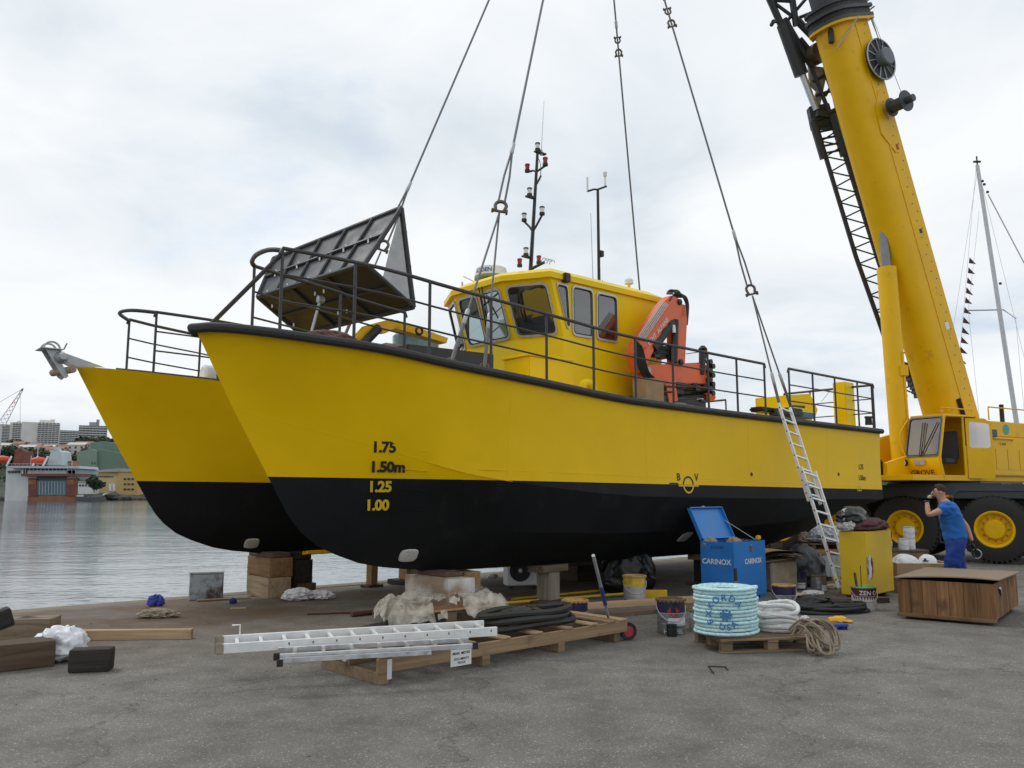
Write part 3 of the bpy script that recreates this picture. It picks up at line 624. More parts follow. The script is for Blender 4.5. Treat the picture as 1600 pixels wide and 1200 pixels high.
for tc in (0, SP):
    h = link('hull', cut(hull_mesh(tc), False), M_hull, boat, 14); h['label'] = 'near hull with yellow topsides' if tc == 0 else 'far hull with yellow topsides'
    link('antifouling', cut(hull_mesh(tc), True), M_anti, h, 14); hulls.append(h)
    so = -1 if tc == 0 else 1   # outer side
    fp = [B(s, tc + so * (hb_s(s) + .02), zs(s) - .03) for s in [LEN + .05] + [LEN - k * .35 for k in range(0, 39)] + [1.0, .7, .45, .25, .1]] + [B(-.02, tc, 3.565)]
    if tc == 0: fp += [B(.08, tc - so * .16, zs(.1) - .04)]
    MB().tube(fp, .058, 10).build('rubber_fender', M_rubber, h)
    # bolts of the fender
    if tc == 0:
        mb = MB()
        for k in range(24): p = B(.9 + k * .6, so * (hb_s(.9 + k * .6) + .097), zs(.9 + k * .6) - .045); mb.lathe([(.012, 0), (.012, .006)], p, BN * so, 6)
        mb.build('fender_bolts', M_blackm, h)
    # deck plate and low coaming
    for sd in (-1, 1):
        MB().tube([B(s, tc + sd * (hb_s(s) - .03), zs(s) + .004) for s in [.3, .6, 1, 1.5, 2, 2.6, 3.2, 4, 5, 6, 8, 10, 12, 14, LEN - .05]], .025, 6).build('deck_edge', M_rail, h)
M_anode = mat('pale zinc anode', (.50, .50, .48), .6, var=.2, scale=30)
def on_hull(px, py, tc, side):
    """where this line of sight meets the hull side"""
    lo, hi = 0, 30; d = ray(px, py); best = None
    for k in range(2200):
        p = V((0, 0, EYE)) + d * (7 + k * .006); s, t, z = ST(p)
        if s > 0 and s < LEN and (t - tc) * side < half_breadth(s, z) and (z > zk(max(s, 1.9))): return s, z
    return None
for px, py, tc in ((637, 868, 0), (1069, 839, 0), (1241, 837, 0), (392, 849, SP)):
    r = on_hull(px, py, tc, -1)
    if not r: continue
    s, z = r; h = hulls[0 if tc == 0 else 1]; w, hh = .125, .085
    rings = []
    for off, k in ((.0, 1), (.03, 1), (.045, .82)): rings.append([hull_side(s + w * k * math.copysign(abs(math.cos(a)) ** .6, math.cos(a)), z + hh * k * math.copysign(abs(math.sin(a)) ** .6, math.sin(a)), tc, -1, off) for a in [2 * math.pi * i / 20 for i in range(20)]])
    MB().loft(rings).build('anode', M_anode, h)
# draft marks, load line
M_mk = mat('black lettering paint', (.012, .012, .012), .5); M_my = mat('yellow lettering paint', (.62, .42, .01), .5)
def hull_text(body, s0, z0, size, m, shear=.18, bold=.018, sp=1.0):
    return lettering(body, size, m, None, None, None, hulls[0], 'draft_mark', shear, bold, 'LEFT', lambda x, y: hull_side(s0 + x, z0 + y), sp)
def at_px(px, py): return on_hull(px, py, 0, -1)
for body, px, py, m in (('1.75', 580, 706, M_mk), ('1.50m', 577, 737, M_mk), ('1.25', 574, 768, M_my), ('1.00', 570, 797, M_my)):
    s, z = at_px(px, py); hull_text(body, s, z, .185, m, -.14, .042, .95)
for k, py in enumerate((702, 733, 764, 795)):   # weld beads beside the marks
    s, z = at_px(630, py); MB().tube([hull_side(s + q * .06, z - .004 * q, 0, -1, .002) for q in range(6)], .005, 5).build('draft_weld', M_hull if k < 2 else M_anti, hulls[0])
for body, px, py, m in (('1.75', 1341, 733, M_mk), ('1.50m', 1341, 750, M_mk), ('1.25', 1338, 767, M_my)):
    s, z = at_px(px, py); hull_text(body, s, z, .15, m, .0, .022, .88)
s, z = at_px(1075, 754); zc = paint_z(s); rr = .115
def ringpoly(c_s, c_z, r0, r1, a0, a1, n=24):
    o = []; 
    for i in range(n + 1): a = a0 + (a1 - a0) * i / n; o += [hull_side(c_s + r0 * math.cos(a), c_z + r0 * math.sin(a)), hull_side(c_s + r1 * math.cos(a), c_z + r1 * math.sin(a))]
    return o, [(2 * i, 2 * i + 1, 2 * i + 3, 2 * i + 2) for i in range(n)]
mb = MB(); mb.add(*ringpoly(s, zc, rr, rr + .03, 0, math.pi)); mb.build('load_line', M_mk, hulls[0], shade=False)
mb = MB(); mb.add(*ringpoly(s, zc, rr, rr + .03, math.pi, 2 * math.pi)); mb.add([hull_side(s + a, zc + b) for a, b in ((-.26, -.03), (.28, -.03), (.28, -.005), (-.26, -.005))], [(0, 1, 2, 3)]); mb.build('load_line', M_my, hulls[0], shade=False)
mb = MB(); mb.add([hull_side(s + a, zc + b) for a, b in ((-.5, -.01), (-.27, -.01), (-.27, .03), (-.5, .03))], [(0, 1, 2, 3)]); mb.build('load_line', M_mk, hulls[0], shade=False)
hull_text('B', s - .30, zc + .07, .17, M_mk, 0, .02); hull_text('V', s + .18, zc + .07, .17, M_mk, 0, .02)
for px, py in ((1174, 741), (1310, 741)):   # drain holes
    s, z = at_px(px, py); MB().lathe([(.035, -.02), (.035, .008), (.0, .008)], hull_side(s, z, 0, -1, 0), -BN, 12).build('drain', M_blackm, hulls[0])
# weld beads: along the upper chine and at the plate joints of the near side
MB().tube([hull_side(s_, z1(s_) + .0, 0, -1, .0) for s_ in [.62 + k * .16 for k in range(23)]], .003, 5).build('chine_weld', M_hull, hulls[0])
for s_ in (4.05, 6.9, 9.75, 12.6): MB().tube([hull_side(s_, zs(s_) - .1 - k * (zs(s_) - .12 - paint_z(s_)) / 8, 0, -1, -.0015) for k in range(9)], .004, 5).build('plate_weld', M_hull, hulls[0])
MB().tube([hull_side(3.6 + k * .4, 1.985 - .006 * k, 0, -1, -.001) for k in range(28)], .0035, 5).build('plate_weld', M_hull, hulls[0])
# bridge deck between the hulls
mb = MB(); poly = [B(4.6, .0, 2.2), B(4.2, .0, 2.75), B(4.2, .0, 3.02), B(14.8, .0, 3.02), B(14.8, .0, 2.2)]
mb.prism([p + BN * .5 for p in poly], BN * (SP - 1.0)); mb.build('bridge_deck', M_hull, boat)
MB().prism([B(4.22, .55, 3.025), B(14.78, .55, 3.025), B(14.78, 3.87, 3.025), B(4.22, 3.87, 3.025)], Z1 * .02).build('deck_plate', M_deck, boat)
# ---- rails
def rail(path, posts, height=1.0, mids=(.36, .68), name='guard_rail', rt=.025, corner=True, ends=(True, True)):
    """path: function s -> (t, z deck); posts: list of s"""
    f = path; s0, s1 = posts[0], posts[-1]; n = max(2, int((s1 - s0) / .4))
    top = [B(s, f(s)[0], f(s)[1] + height) for s in [s0 + (s1 - s0) * i / n for i in range(n + 1)]]
    if ends[0]: top = [top[0] - Z1 * .08 - BA * .03] + [top[0] - Z1 * .02 - BA * .01] + top
    if ends[1]: top = top + [top[-1] - Z1 * .02 + BA * .01, top[-1] - Z1 * .08 + BA * .03]
    r = MB().tube(top, rt, 8).build(name, M_rail, boat)
    for m in mids: MB().tube([B(s, f(s)[0], f(s)[1] + height * m) for s in [s0 + (s1 - s0) * i / n for i in range(n + 1)]], .014, 6).build('mid_rail', M_rail, r)
    for s in posts: t, z = f(s); MB().tube([B(s, t, z - .03), B(s, t, z + height - .01)], .0205, 8).build('post', M_rail, r)
    return r
po = lambda s: (-(hb_s(s) - .07), zs(s) + .02)
pi = lambda s: (hb_s(s) - .10, zs(s) + .02)
near_posts = [.80, 1.68, 2.72, 3.72, 4.76, 5.75, 6.72, 7.68, 8.66, 9.54, 10.45]
rail(po, near_posts); rail(po, [11.32, 12.22, 13.12, 14.1, 14.82])
r = rail(pi, [.95, 2.35, 3.5], height=1.06, ends=(False, True))
MB().tube(smoothpath([B(.95, pi(.95)[0], zs(.95) + 1.08), B(.86, .45, 4.62), B(.74, .05, 4.60), B(.72, -.35, 4.57), B(.80, po(.8)[0], 4.53)], 3), .03, 8).build('front_rail', M_rail, r)
MB().tube([B(.80, po(.8)[0], 4.5), B(.14, -.12, 3.60)], .028, 8).build('brace', M_rail, r)
fo = lambda s: (SP + hb_s(s) - .07, zs(s) + .02); fi = lambda s: (SP - (hb_s(s) - .10), zs(s) + .02)
r = rail(fo, [.70, 2.0, 3.2, 4.4, 5.6, 6.8, 8, 9.2, 10.4]); rail(fo, [11.3, 12.5, 13.7, 14.82])
r = rail(fi, [.80, 1.75, 2.7, 3.6], height=.97)
MB().tube(smoothpath([B(.80, fi(.8)[0], 4.52), B(.5, SP - .25, 4.56), B(.42, SP + .1, 4.56), B(.70, fo(.7)[0], 4.54)], 4), .03, 8).build('front_rail', M_rail, r)
# stern rail across
st = lambda k: B(14.82, -.9 + (SP + 1.8) * k, 3.1)
r = MB().tube([st(0) + Z1 * .99, st(.35) + Z1 * .99], .026, 8).build('stern_rail', M_rail, boat); r2 = MB().tube([st(.62) + Z1 * .99, st(1) + Z1 * .99], .026, 8).build('stern_rail', M_rail, boat)
for k in (.0, .12, .24, .35, .62, .75, .88): MB().tube([st(k), st(k) + Z1 * .98], .021, 8).build('post', M_rail, r if k < .5 else r2)
for z in (.36, .68): MB().tube([st(0) + Z1 * z, st(.35) + Z1 * z], .014, 6).build('mid_rail', M_rail, r); MB().tube([st(.62) + Z1 * z, st(1) + Z1 * z], .014, 6).build('mid_rail', M_rail, r2)
# ---- bow roller on the far hull
rt = B(-.15, SP, 3.55)
br = MB()
_B = B
def B(s, t, z): return _B(s * .72 - .2, SP + (t - SP) * .8, 3.60 + (z - 3.56) * .62)
for sd in (-.16, .16):
    br.prism([B(.55, SP + sd, 3.60), B(-.42, SP + sd, 3.92), B(-.62, SP + sd, 3.92), B(-.28, SP + sd, 3.30), B(-.20, SP + sd, 3.24), B(-.15, SP + sd, 3.30), B(-.35, SP + sd, 3.72), B(0, SP + sd, 3.56)], BN * .016)
br.prism([B(-.72, SP - .24, 3.925), B(-.30, SP - .24, 3.925), B(-.30, SP + .26, 3.925), B(-.72, SP + .26, 3.925)], Z1 * .012)
bw = br.build('bow_roller', M_galv, boat)
for sd in (-.14, .14): MB().tube(arc(B(-.5, SP + sd, 3.935), .11, 0, math.pi, BA, Z1, 10), .016, 6).build('roller_hoop', M_galv, bw)
MB().lathe([(.05, -.3), (.10, -.12), (.06, 0), (.10, .12), (.05, .3)], B(-.32, SP, 3.74), BN, 12).build('roller', M_galv, bw)
MB().tube([B(-.1, SP - .28, 3.46), B(-.34, SP + .35, 3.43)], .055, 10).build('roller_tube', mat('scraped primer steel', (.35, .25, .18), .7, var=.3, scale=20), bw)
MB().tube([B(-.30, SP - .24, 3.93), B(-.26, SP - .3, 4.08)], .012, 5).build('keeper_pin', M_galv, bw)
B = _B
# ---- wheelhouse
W0, W1 = .70, 3.72; ZF = 3.05; ZSILL = 4.42; ZT = 5.46; ZR = 5.66; SA = 9.42
wh = thing('x', None, None); bpy.data.objects.remove(wh)
def plate_with_holes(outer, holes, name, m, parent):
    bm = bmesh.new(); ed = []
    for loop in [outer] + holes:
        vv = [bm.verts.new(p) for p in loop]
        for i in range(len(vv)): ed.append(bm.edges.new((vv[i], vv[(i + 1) % len(vv)])))
    bmesh.ops.triangle_fill(bm, edges=ed, use_beauty=True, use_dissolve=False)
    me = bpy.data.meshes.new(name); bm.to_mesh(me); bm.free(); return link(name, me, m, parent, None)
def rounded(q, r=.2, n=5):
    o = []
    for i in range(len(q)):
        a, c, b = q[i - 1], q[i], q[(i + 1) % len(q)]
        p0 = c + (a - c).normalized() * min(r, (a - c).length * .45); p1 = c + (b - c).normalized() * min(r, (b - c).length * .45)
        for k in range(n + 1): t = k / n; o.append(p0 * (1 - t) ** 2 + c * 2 * t * (1 - t) + p1 * t * t)
    return o
def window(loop, nrm, parent, gm, fw=.055, fm=None):
    c = sum(loop, V()) / len(loop); nrm = V(nrm).normalized()
    def sc(k): return [p + (c - p).normalized() * k for p in loop]
    a, b = sc(-.012), sc(fw); mb = MB(); n = len(loop)
    mb.loft([[p + nrm * .003 for p in a], [p + nrm * .028 for p in a], [p + nrm * .03 for p in b], [p - nrm * .012 for p in b]], cap=False)
    f = mb.build('window', fm or M_galvw, parent, 0, 40)
    MB().add([p + nrm * .008 for p in b], [tuple(range(n))]).build('pane', gm, f, shade=False)
    gk = sc(fw - .008); MB().loft([[p + nrm * .032 for p in sc(fw - .02)], [p + nrm * .034 for p in b], [p + nrm * .006 for p in b]], cap=False).build('gasket', M_rubber, f)
    return f
M_galvw = mat('window frame aluminium', (.50, .50, .49), .45, .5, var=.1, scale=20)
M_lining = mat('pale grey cabin lining', (.42, .44, .44), .7, var=.05)
# plan of the walls: sill line vertical to the deck, windscreen raked forward
bot = [(6.72, W0), (6.30, 1.52), (6.30, 2.90), (6.72, W1)]; top = [(6.40, W0), (5.96, 1.52), (5.96, 2.90), (6.40, W1)]
cab_base = MB()
lp = bot + [(SA, W1), (SA, W0)]
cab_base.loft([[B(s, t, ZF) for s, t in lp], [B(s, t, ZSILL) for s, t in lp]], cap=False)
cabin = cab_base.build('wheelhouse', M_cabin, boat, 0, 20)
def facet(k):
    a, b, c, d = B(*bot[k], ZSILL), B(*bot[k + 1], ZSILL), B(*top[k + 1], ZT), B(*top[k], ZT)
    nrm = (b - a).cross(d - a).normalized()
    if nrm.dot(BA) > 0: nrm = -nrm
    at = lambda u, v: a * (1 - u) * (1 - v) + b * u * (1 - v) + c * u * v + d * (1 - u) * v
    return a, b, c, d, nrm, at
for k, (u0, u1, gm) in enumerate(((.09, .93, M_glassd), (.08, .92, M_glass), (.08, .9, M_glass))):
    a, b, c, d, nrm, at = facet(k)
    if k == 1: u_sets = [(.06, .485), (.545, .94)]
    else: u_sets = [(u0, u1)]
    loops = [rounded([at(x0, .04), at(x1, .04), at(x1, .9), at(x0, .9)], .11) for x0, x1 in u_sets]
    plate_with_holes([a, b, c, d], loops, 'wall_panel', M_cabin, cabin)
    for lp_ in loops: window(lp_, nrm, cabin, gm)
# side walls with two square windows and the wedge quarter light
def side_wall(t, nrm, glassm):
    outer = [B(6.72, t, ZSILL), B(SA, t, ZSILL), B(SA, t, ZT), B(6.40, t, ZT)]
    q = lambda pts: [B(s, t, z) for s, z in pts]
    ls = [rounded(q([(6.79, 4.58), (6.86, 4.58), (6.80, 5.36), (6.53, 5.36)]), .07), rounded(q([(6.93, 4.47), (7.46, 4.47), (7.46, 5.38), (6.93, 5.38)]), .1), rounded(q([(7.56, 4.47), (8.12, 4.47), (8.12, 5.36), (7.56, 5.36)]), .1)]
    plate_with_holes(outer, ls, 'wall_panel', M_cabin, cabin)
    for l_, gm in zip(ls, glassm): window(l_, nrm, cabin, gm, .05)
side_wall(W0, -BN, (M_glassd, M_glassd, M_glassd)); side_wall(W1, BN, (M_glass, M_glass, M_glass))
plate_with_holes([B(SA, W0, ZSILL), B(SA, W1, ZSILL), B(SA, W1, ZT), B(SA, W0, ZT)], [rounded([B(SA, 1.3, 4.5), B(SA, 2.0, 4.5), B(SA, 2.0, 5.3), B(SA, 1.3, 5.3)], .1)], 'wall_panel', M_cabin, cabin)
rl = top + [(SA, W1), (SA, W0)]; cx, cy = 7.7, 2.2
ov = lambda k, dz: [B(cx + (s - cx) * (1 + k / abs(s - cx)), cy + (t - cy) * (1 + k / max(.7, abs(t - cy))), dz) for s, t in rl]
MB().loft([ov(.05, ZT - .03), ov(.05, ZT + .07), ov(-.16, ZR), ov(-1.0, ZR + .03)]).build('roof', M_cabin, cabin, 0, 20)
MB().loft([[B(s, t, ZSILL - .35) for s, t in ((6.85, W0 + .05), (6.4, 2.2), (6.85, W1 - .05), (6.95, W1 - .05), (6.9, 2.2), (6.95, W0 + .05))], [B(s, t, ZSILL + .05) for s, t in ((6.85, W0 + .05), (6.4, 2.2), (6.85, W1 - .05), (6.95, W1 - .05), (6.9, 2.2), (6.95, W0 + .05))]]).build('console', M_black, cabin)
MB().prism([B(6.75, W0 + .02, 3.5), B(SA - .02, W0 + .02, 3.5), B(SA - .02, W1 - .02, 3.5), B(6.75, W1 - .02, 3.5)], Z1 * .03).build('cabin_floor', M_deck, cabin)
sx = MB(); sx.cbox(B(7.55, 1.9, 4.05), .5, .5, .12, AXA); sx.cbox(B(7.8, 1.9, 4.45), .1, .5, .7, AXA); sx.tube([B(7.55, 1.9, 3.5), B(7.55, 1.9, 4.0)], .05, 8); sx.build('helm_seat', M_black, cabin)
MB().prism([B(6.5, W0 + .03, ZT - .06), B(6.1, 1.55, ZT - .06), B(6.1, 2.87, ZT - .06), B(6.5, W1 - .03, ZT - .06), B(SA - .03, W1 - .03, ZT - .06), B(SA - .03, W0 + .03, ZT - .06)], Z1 * .02).build('ceiling_lining', M_lining, cabin)
MB().prism([B(SA - .04, W0 + .03, 3.53), B(SA - .04, W1 - .03, 3.53), B(SA - .04, W1 - .03, ZT - .07), B(SA - .04, W0 + .03, ZT - .07)], BA * .01).build('wall_lining', M_lining, cabin)
for t_, e_ in ((W0 + .02, .01), (W1 - .03, .01)): MB().prism([B(8.2, t_, 3.53), B(SA - .05, t_, 3.53), B(SA - .05, t_, ZT - .07), B(8.2, t_, ZT - .07)], BN * e_).build('wall_lining', M_lining, cabin)
# wipers on the middle windscreen
for u in (.36, .42):
    a, b, c, d, nrm, at = facet(1); MB().tube([at(u, 1.0) + nrm * .05, at(u + .02, .62) + nrm * .06, at(u + .05, .3) + nrm * .05], .010, 5).build('wiper', M_black, cabin)
# small things on the walls
MB().cbox(BT(885, 434, W0 - .06), .14, .1, .16, AXA).build('speaker_box', mat('brown black plastic', (.03, .015, .01), .5), cabin, .012)
q = B(9.3, 1.4, 5.66); MB().tube([q, q + Z1 * .28], .03, 8).build('vent_stub', M_cabin, cabin); MB().lathe([(.02, .26), (.09, .28), (.09, .36), (.05, .40)], q, Z1, 12).build('vent_head', M_clear, cabin)
# radar
rc = B(6.75, 2.75, 5.74)
rd = MB().lathe([(.09, -.15), (.09, .03), (.28, .06), (.335, .11), (.335, .16), (.315, .20)], rc, Z1, 28).build('radar', mat('green radar base', (.20, .30, .10), .5), boat)
MB().lathe([(.333, .165), (.328, .20), (.30, .33), (.24, .36), (0, .365)], rc, Z1, 28).build('radome', M_white, rd)
tx = (V((0, 0, EYE)) - rc); tx.z = 0; tx.normalize(); M_blue = mat('blue print', (.02, .08, .32), .5)
rx = Z1.cross(tx)
lettering('IODEN', .12, M_blue, None, None, None, rd, 'lettering', 0, .02, 'CENTER', lambda x, y: rc + Z1 * (.205 + y) + (tx * math.cos((x - .17) / .33) + rx * math.sin((x - .17) / .33)) * (.336 - .2 * max(0, y)))
MB().tube([BT(724, 432, 3.3), BT(741, 440, 3.3)], .012, 5).build('deck_light', M_clear, cabin); MB().tube([B(6.3, 3.1, 5.6), B(6.3, 3.1, 5.8)], .02, 6).build('horn', M_galv, cabin)
# masts
def lamp(c, parent, red=False, sz=1.0):
    l = MB().lathe([(.055 * sz, 0), (.055 * sz, .05 * sz), (.045 * sz, .05 * sz)], c, Z1, 12).build('lamp', M_blackm, parent)
    MB().lathe([(.043 * sz, .05 * sz), (.046 * sz, .14 * sz)], c, Z1, 12).build('lens', M_red if red else M_clear, l); MB().lathe([(.055 * sz, .141 * sz), (.05 * sz, .17 * sz)], c, Z1, 12).build('cap', M_blackm if not red else M_red, l)
T1 = 2.2
b0, b1 = BT(827, 412, T1), BT(840, 236, T1); b0.z = 5.62
m1 = MB().tube([b0, b0.lerp(b1, .45), b1], [.042, .036, .028], 8).build('signal_mast', M_blackm, boat)
on = lambda py: BT(0, 0, T1) if False else b0.lerp(b1, (412 - py) / (412 - 236))
MB().tube([on(386), BT(850, 410, T1 - .5)], .03, 8).build('mast_stay', M_blackm, m1); MB().cbox(b0 - Z1 * .0, .4, .3, .05, AXA).build('mast_foot', M_blackm, m1)
for py, xl, xr, red in ((263, 824, 852, True), (340, 819, 847, False)):
    c = on(py); l_, r_ = BT(xl, py + 6, T1 + .25), BT(xr, py - 4, T1 - .25); MB().tube([l_, c.lerp(l_, .35) + Z1 * .03, c, c.lerp(r_, .35), r_], .022, 6).build('crosstree', M_blackm, m1); lamp(l_, m1, red); lamp(r_, m1, red)
for py in (297, 372): c = on(py) - BA * .12; MB().cbox(c, .2, .1, .03, AXA).build('lamp_bracket', M_blackm, m1); lamp(c - BA * .02 + Z1 * .01, m1)
lamp(b1, m1); q = b1 + BA * .1; MB().cbox(q - Z1 * .02 - BA * .03, .28, .08, .03, AXA).build('lamp_bracket', M_blackm, m1); MB().tube([q, BT(850, 158, T1)], [.010, .006], 5).build('whip_antenna', M_clear, m1); MB().tube([q - Z1 * .06, q + Z1 * .05], .03, 8).build('antenna_base', M_galv, m1)
MB().tube(smoothpath([on(243), on(250) + BA * .09, on(262) + BA * .12, on(272) + BA * .11], 4), .008, 5).build('cable', M_black, m1); MB().tube([on(266) + BA * .13, on(278) + BA * .03], .02, 6).build('handset', M_black, m1)
for px, py in ((812, 417), (842, 412)): lamp(BT(px, py, 1.6), cabin, True, .9)
q = BT(856, 412, 1.3); mb = MB()
for k in range(4): mb.tube(arc(q + BA * (.07 * k - .1) + Z1 * .02, .07, 0, math.pi, BN, Z1, 6), .008, 5)
mb.tube([q + BA * -.12 + Z1 * .09, q + BA * .13 + Z1 * .09], .008, 5); mb.build('lamp_guard', M_galv, cabin)
T2 = 2.6
b0, b1 = BT(936, 440, T2), BT(934, 296, T2); b0.z = 5.62
m2 = MB().tube([b0, b1], [.036, .030], 8).build('antenna_mast', M_blackm, boat); on2 = lambda py: b0.lerp(b1, (440 - py) / 144)
l_, r_ = BT(918, 299, T2 + .2), BT(948, 291, T2 - .2); MB().tube([l_, l_.lerp(b1, .6) + Z1 * .02, b1, r_], .022, 6).build('crosstree', M_blackm, m2)
MB().tube([l_, l_ + Z1 * .33], .022, 8).build('gps_antenna', M_clear, m2); MB().lathe([(.02, 0), (.02, .2), (.04, .22), (.05, .3), (.02, .34)], r_ - BA * .05, Z1, 10).build('wind_sensor', M_clear, m2)
MB().cbox(on2(372) + BA * .07, .1, .1, .13, AXA).build('mast_box', M_blackm, m2); MB().cbox(on2(412), .42, .06, .03, AXA).build('lamp_bracket', M_blackm, m2); MB().cbox(on2(411) - BA * .18, .08, .08, .12, AXA).build('antenna_base', M_blackm, m2)
MB().tube([on2(410) - BA * .19, BT(923, 333, T2 + .1)], [.010, .006], 5).build('whip_antenna', M_galv, m2); MB().tube(smoothpath([on2(412) - BA * .18, on2(424) - BA * .14, on2(426), on2(420) + BA * .14, on2(410) + BA * .2, on2(403) + BA * .1], 4), .012, 5).build('cable', M_black, m2)
# ---- things on the fore deck
M_pump = mat('black hydraulic tank', (.020, .021, .024), .45, var=.2)
mb = MB(); a = BT(637, 537, .45); bq = BT(772, 553, .45); mb.prism([a, bq, V((bq.x, bq.y, 3.05)), V((a.x, a.y, 3.05))], BN * .7); mb.build('hydraulic_tank', M_pump, boat, .015)
mb = MB(); l0 = BT(784, 566, .12); l1 = BT(828, 545, .12)
s0, _, _ = ST(BT(786, 556, .05)); s1, _, _ = ST(BT(829, 556, .05)); 
lk = MB().obox(B(5.25, -.02, 3.1), BA * .95, BN * .62, Z1 * .72).build('deck_locker', M_cabin, boat, .012); MB().obox(B(5.22, -.05, 3.821), BA * 1.01, BN * .68, Z1 * .05).build('locker_lid', M_cabin, lk, .01)
MB().tube(smoothpath([B(6.7, .25, 3.05), B(6.7, .25, 3.45), B(6.8, .25, 3.55), B(6.95, .25, 3.5), B(7.0, .25, 3.3)], 4), .075, 12).build('vent_pipe', M_cabin, boat)
fl = MB().tube([B(8.3, .2, 3.1), B(8.3, .2, 3.62)], .025, 8).build('flood_light', M_cabin, boat); MB().lathe([(.03, 0), (.09, .06), (.10, .10)], B(8.3, .2, 3.62), Z1, 8).build('lamp_head', M_galv, fl); MB().cbox(B(8.28, .17, 3.85), .2, .14, .22, AXA - .3).build('lamp_box', M_galv, fl, .02)
# mooring rope on side deck
M_moor = mat('grey green mooring rope', (.20, .23, .21), .85, var=.3, scale=40, bump=.6, bscale=120)
mb = MB()
for k in range(5): mb.tube([B(7.0 + k * .02 + 1.0 * q / 12, -.45 + .12 * math.sin(q * .5 + k) + .06 * k, 3.19 + .03 * (k % 3)) for q in range(-6, 24)], .03, 6, lobes=3, twist=40)
mb.build('mooring_rope', M_moor, boat)
# ---- collecting basket slung at the bow (triangular hopper of framed panels)
M_bask = mat('dark grey basket panel', (.080, .087, .095), .55, var=.15, scale=3, bump=.1, bscale=10); M_baskf = mat('dark basket frame and underside shade', (.028, .029, .033), .5, var=.2)
M_mesh = film('grey translucent mesh', (.10, .11, .12), .80, .9, .03)
TN, TF = 1.0, 3.55
tr, brr, rr_ = BT(627, 325, TN), BT(570, 412, TN), BT(646, 480, TN); tl, bl, rl_ = BT(428, 404, TF), BT(403, 464, TF), BT(470, 522, TF)
bk = MB()
for a, b in ((tr, brr), (brr, rr_), (rr_, tr), (tl, bl), (bl, rl_), (tr, tl), (brr, bl), (rr_, rl_)): bk.tube([a, b], .042, 8)
basket = bk.build('collecting_basket', M_baskf, boat); basket['label'] = 'dark grey triangular basket tilted up between the bows'
def panel(a, b, c, d, m, nu, nv, name='basket_panel'):
    """framed panel a-b-c-d with nu x nv sheets between ribs"""
    nrm = (b - a).cross(d - a).normalized()
    if nrm.dot(V((0, 0, EYE)) - a) < 0: nrm = -nrm
    at = lambda u, v: a * (1 - u) * (1 - v) + b * u * (1 - v) + c * u * v + d * (1 - u) * v
    for i in range(nu):
        for j in range(nv):
            e = .012; q = [at((i + e) / nu, (j + e) / nv), at((i + 1 - e) / nu, (j + e) / nv), at((i + 1 - e) / nu, (j + 1 - e) / nv), at((i + e) / nu, (j + 1 - e) / nv)]
            MB().prism([p - nrm * .012 for p in q], nrm * .012).build(name, m, basket, shade=False)
    for i in range(1, nu): MB().tube([at(i / nu, 0) + nrm * .02, at(i / nu, 1) + nrm * .02], .026, 6).build('rib', M_baskf, basket)
    for j in range(1, nv): MB().tube([at(0, j / nv) + nrm * .024, at(1, j / nv) + nrm * .024], .026, 6).build('rib', M_baskf, basket)
    for i in range(nu):
        for v in (.04, .46, .54): q = at((i + .5) / nu, v); MB().cbox(q + nrm * .02, .025, .025, .06).build('clip', M_clear, basket)
panel(bl, brr, tr, tl, M_bask, 5, 2)
panel(bl, rl_, rr_, brr, M_baskf, 2, 3)  # bottom panels take the darker frame paint: underside shade put into the colour
mm = brr.lerp(tr, .5); MB().add([tr, rr_, brr.lerp(rr_, .35), brr.lerp(tr, .55).lerp(rr_, .18)], [(0, 1, 2, 3)]).build('end_mesh', M_mesh, basket, shade=False)
MB().add([tl, bl, rl_], [(0, 1, 2)]).build('end_panel', M_bask, basket, shade=False)
for k in (.25, .6, .92): p = tr.lerp(rr_, k); MB().cbox(p, .08, .06, .06).build('hinge', M_baskf, basket)
# ram, lifting arm
MB().tube([BT(487, 518, 2.2), BT(500, 470, 2.2)], .026, 8).build('ram_rod', M_galv, basket); MB().lathe([(.02, -.06), (.06, -.05), (.06, .05), (.02, .06)], BT(501, 468, 2.2), BA, 10).build('ram_eye', M_galv, basket)
TA = 1.3
arm = MB(); pa = [BT(612, 498, TA), BT(628, 506, TA), BT(604, 520, TA), BT(580, 518, TA), BT(552, 548, TA), BT(545, 540, TA), BT(574, 508, TA)]; arm.prism(pa, BN * .16)
arm.prism([BT(620, 500, TA + .05), BT(700, 528, TA + .05), BT(698, 536, TA + .05), BT(616, 512, TA + .05)], BN * .2)
la = arm.build('lifting_arm', M_crane, boat); MB().tube([BT(592, 512, TA - .06), BT(560, 545, TA - .06)], .07, 10).build('arm_ram', M_black, la); MB().tube(arc(BT(655, 517, TA - .1), .06, 0, 6.28, BA, Z1, 12), .02, 6).build('lifting_eye', M_black, la)
crumple('bow_tarpaulin', mat('faded brown red tarpaulin', (.13, .06, .05), .85, var=.3, scale=8), B(1.62, -.3, 3.48), (.34, .2, .13), 3, .3, 2, boat, rz=AXA)
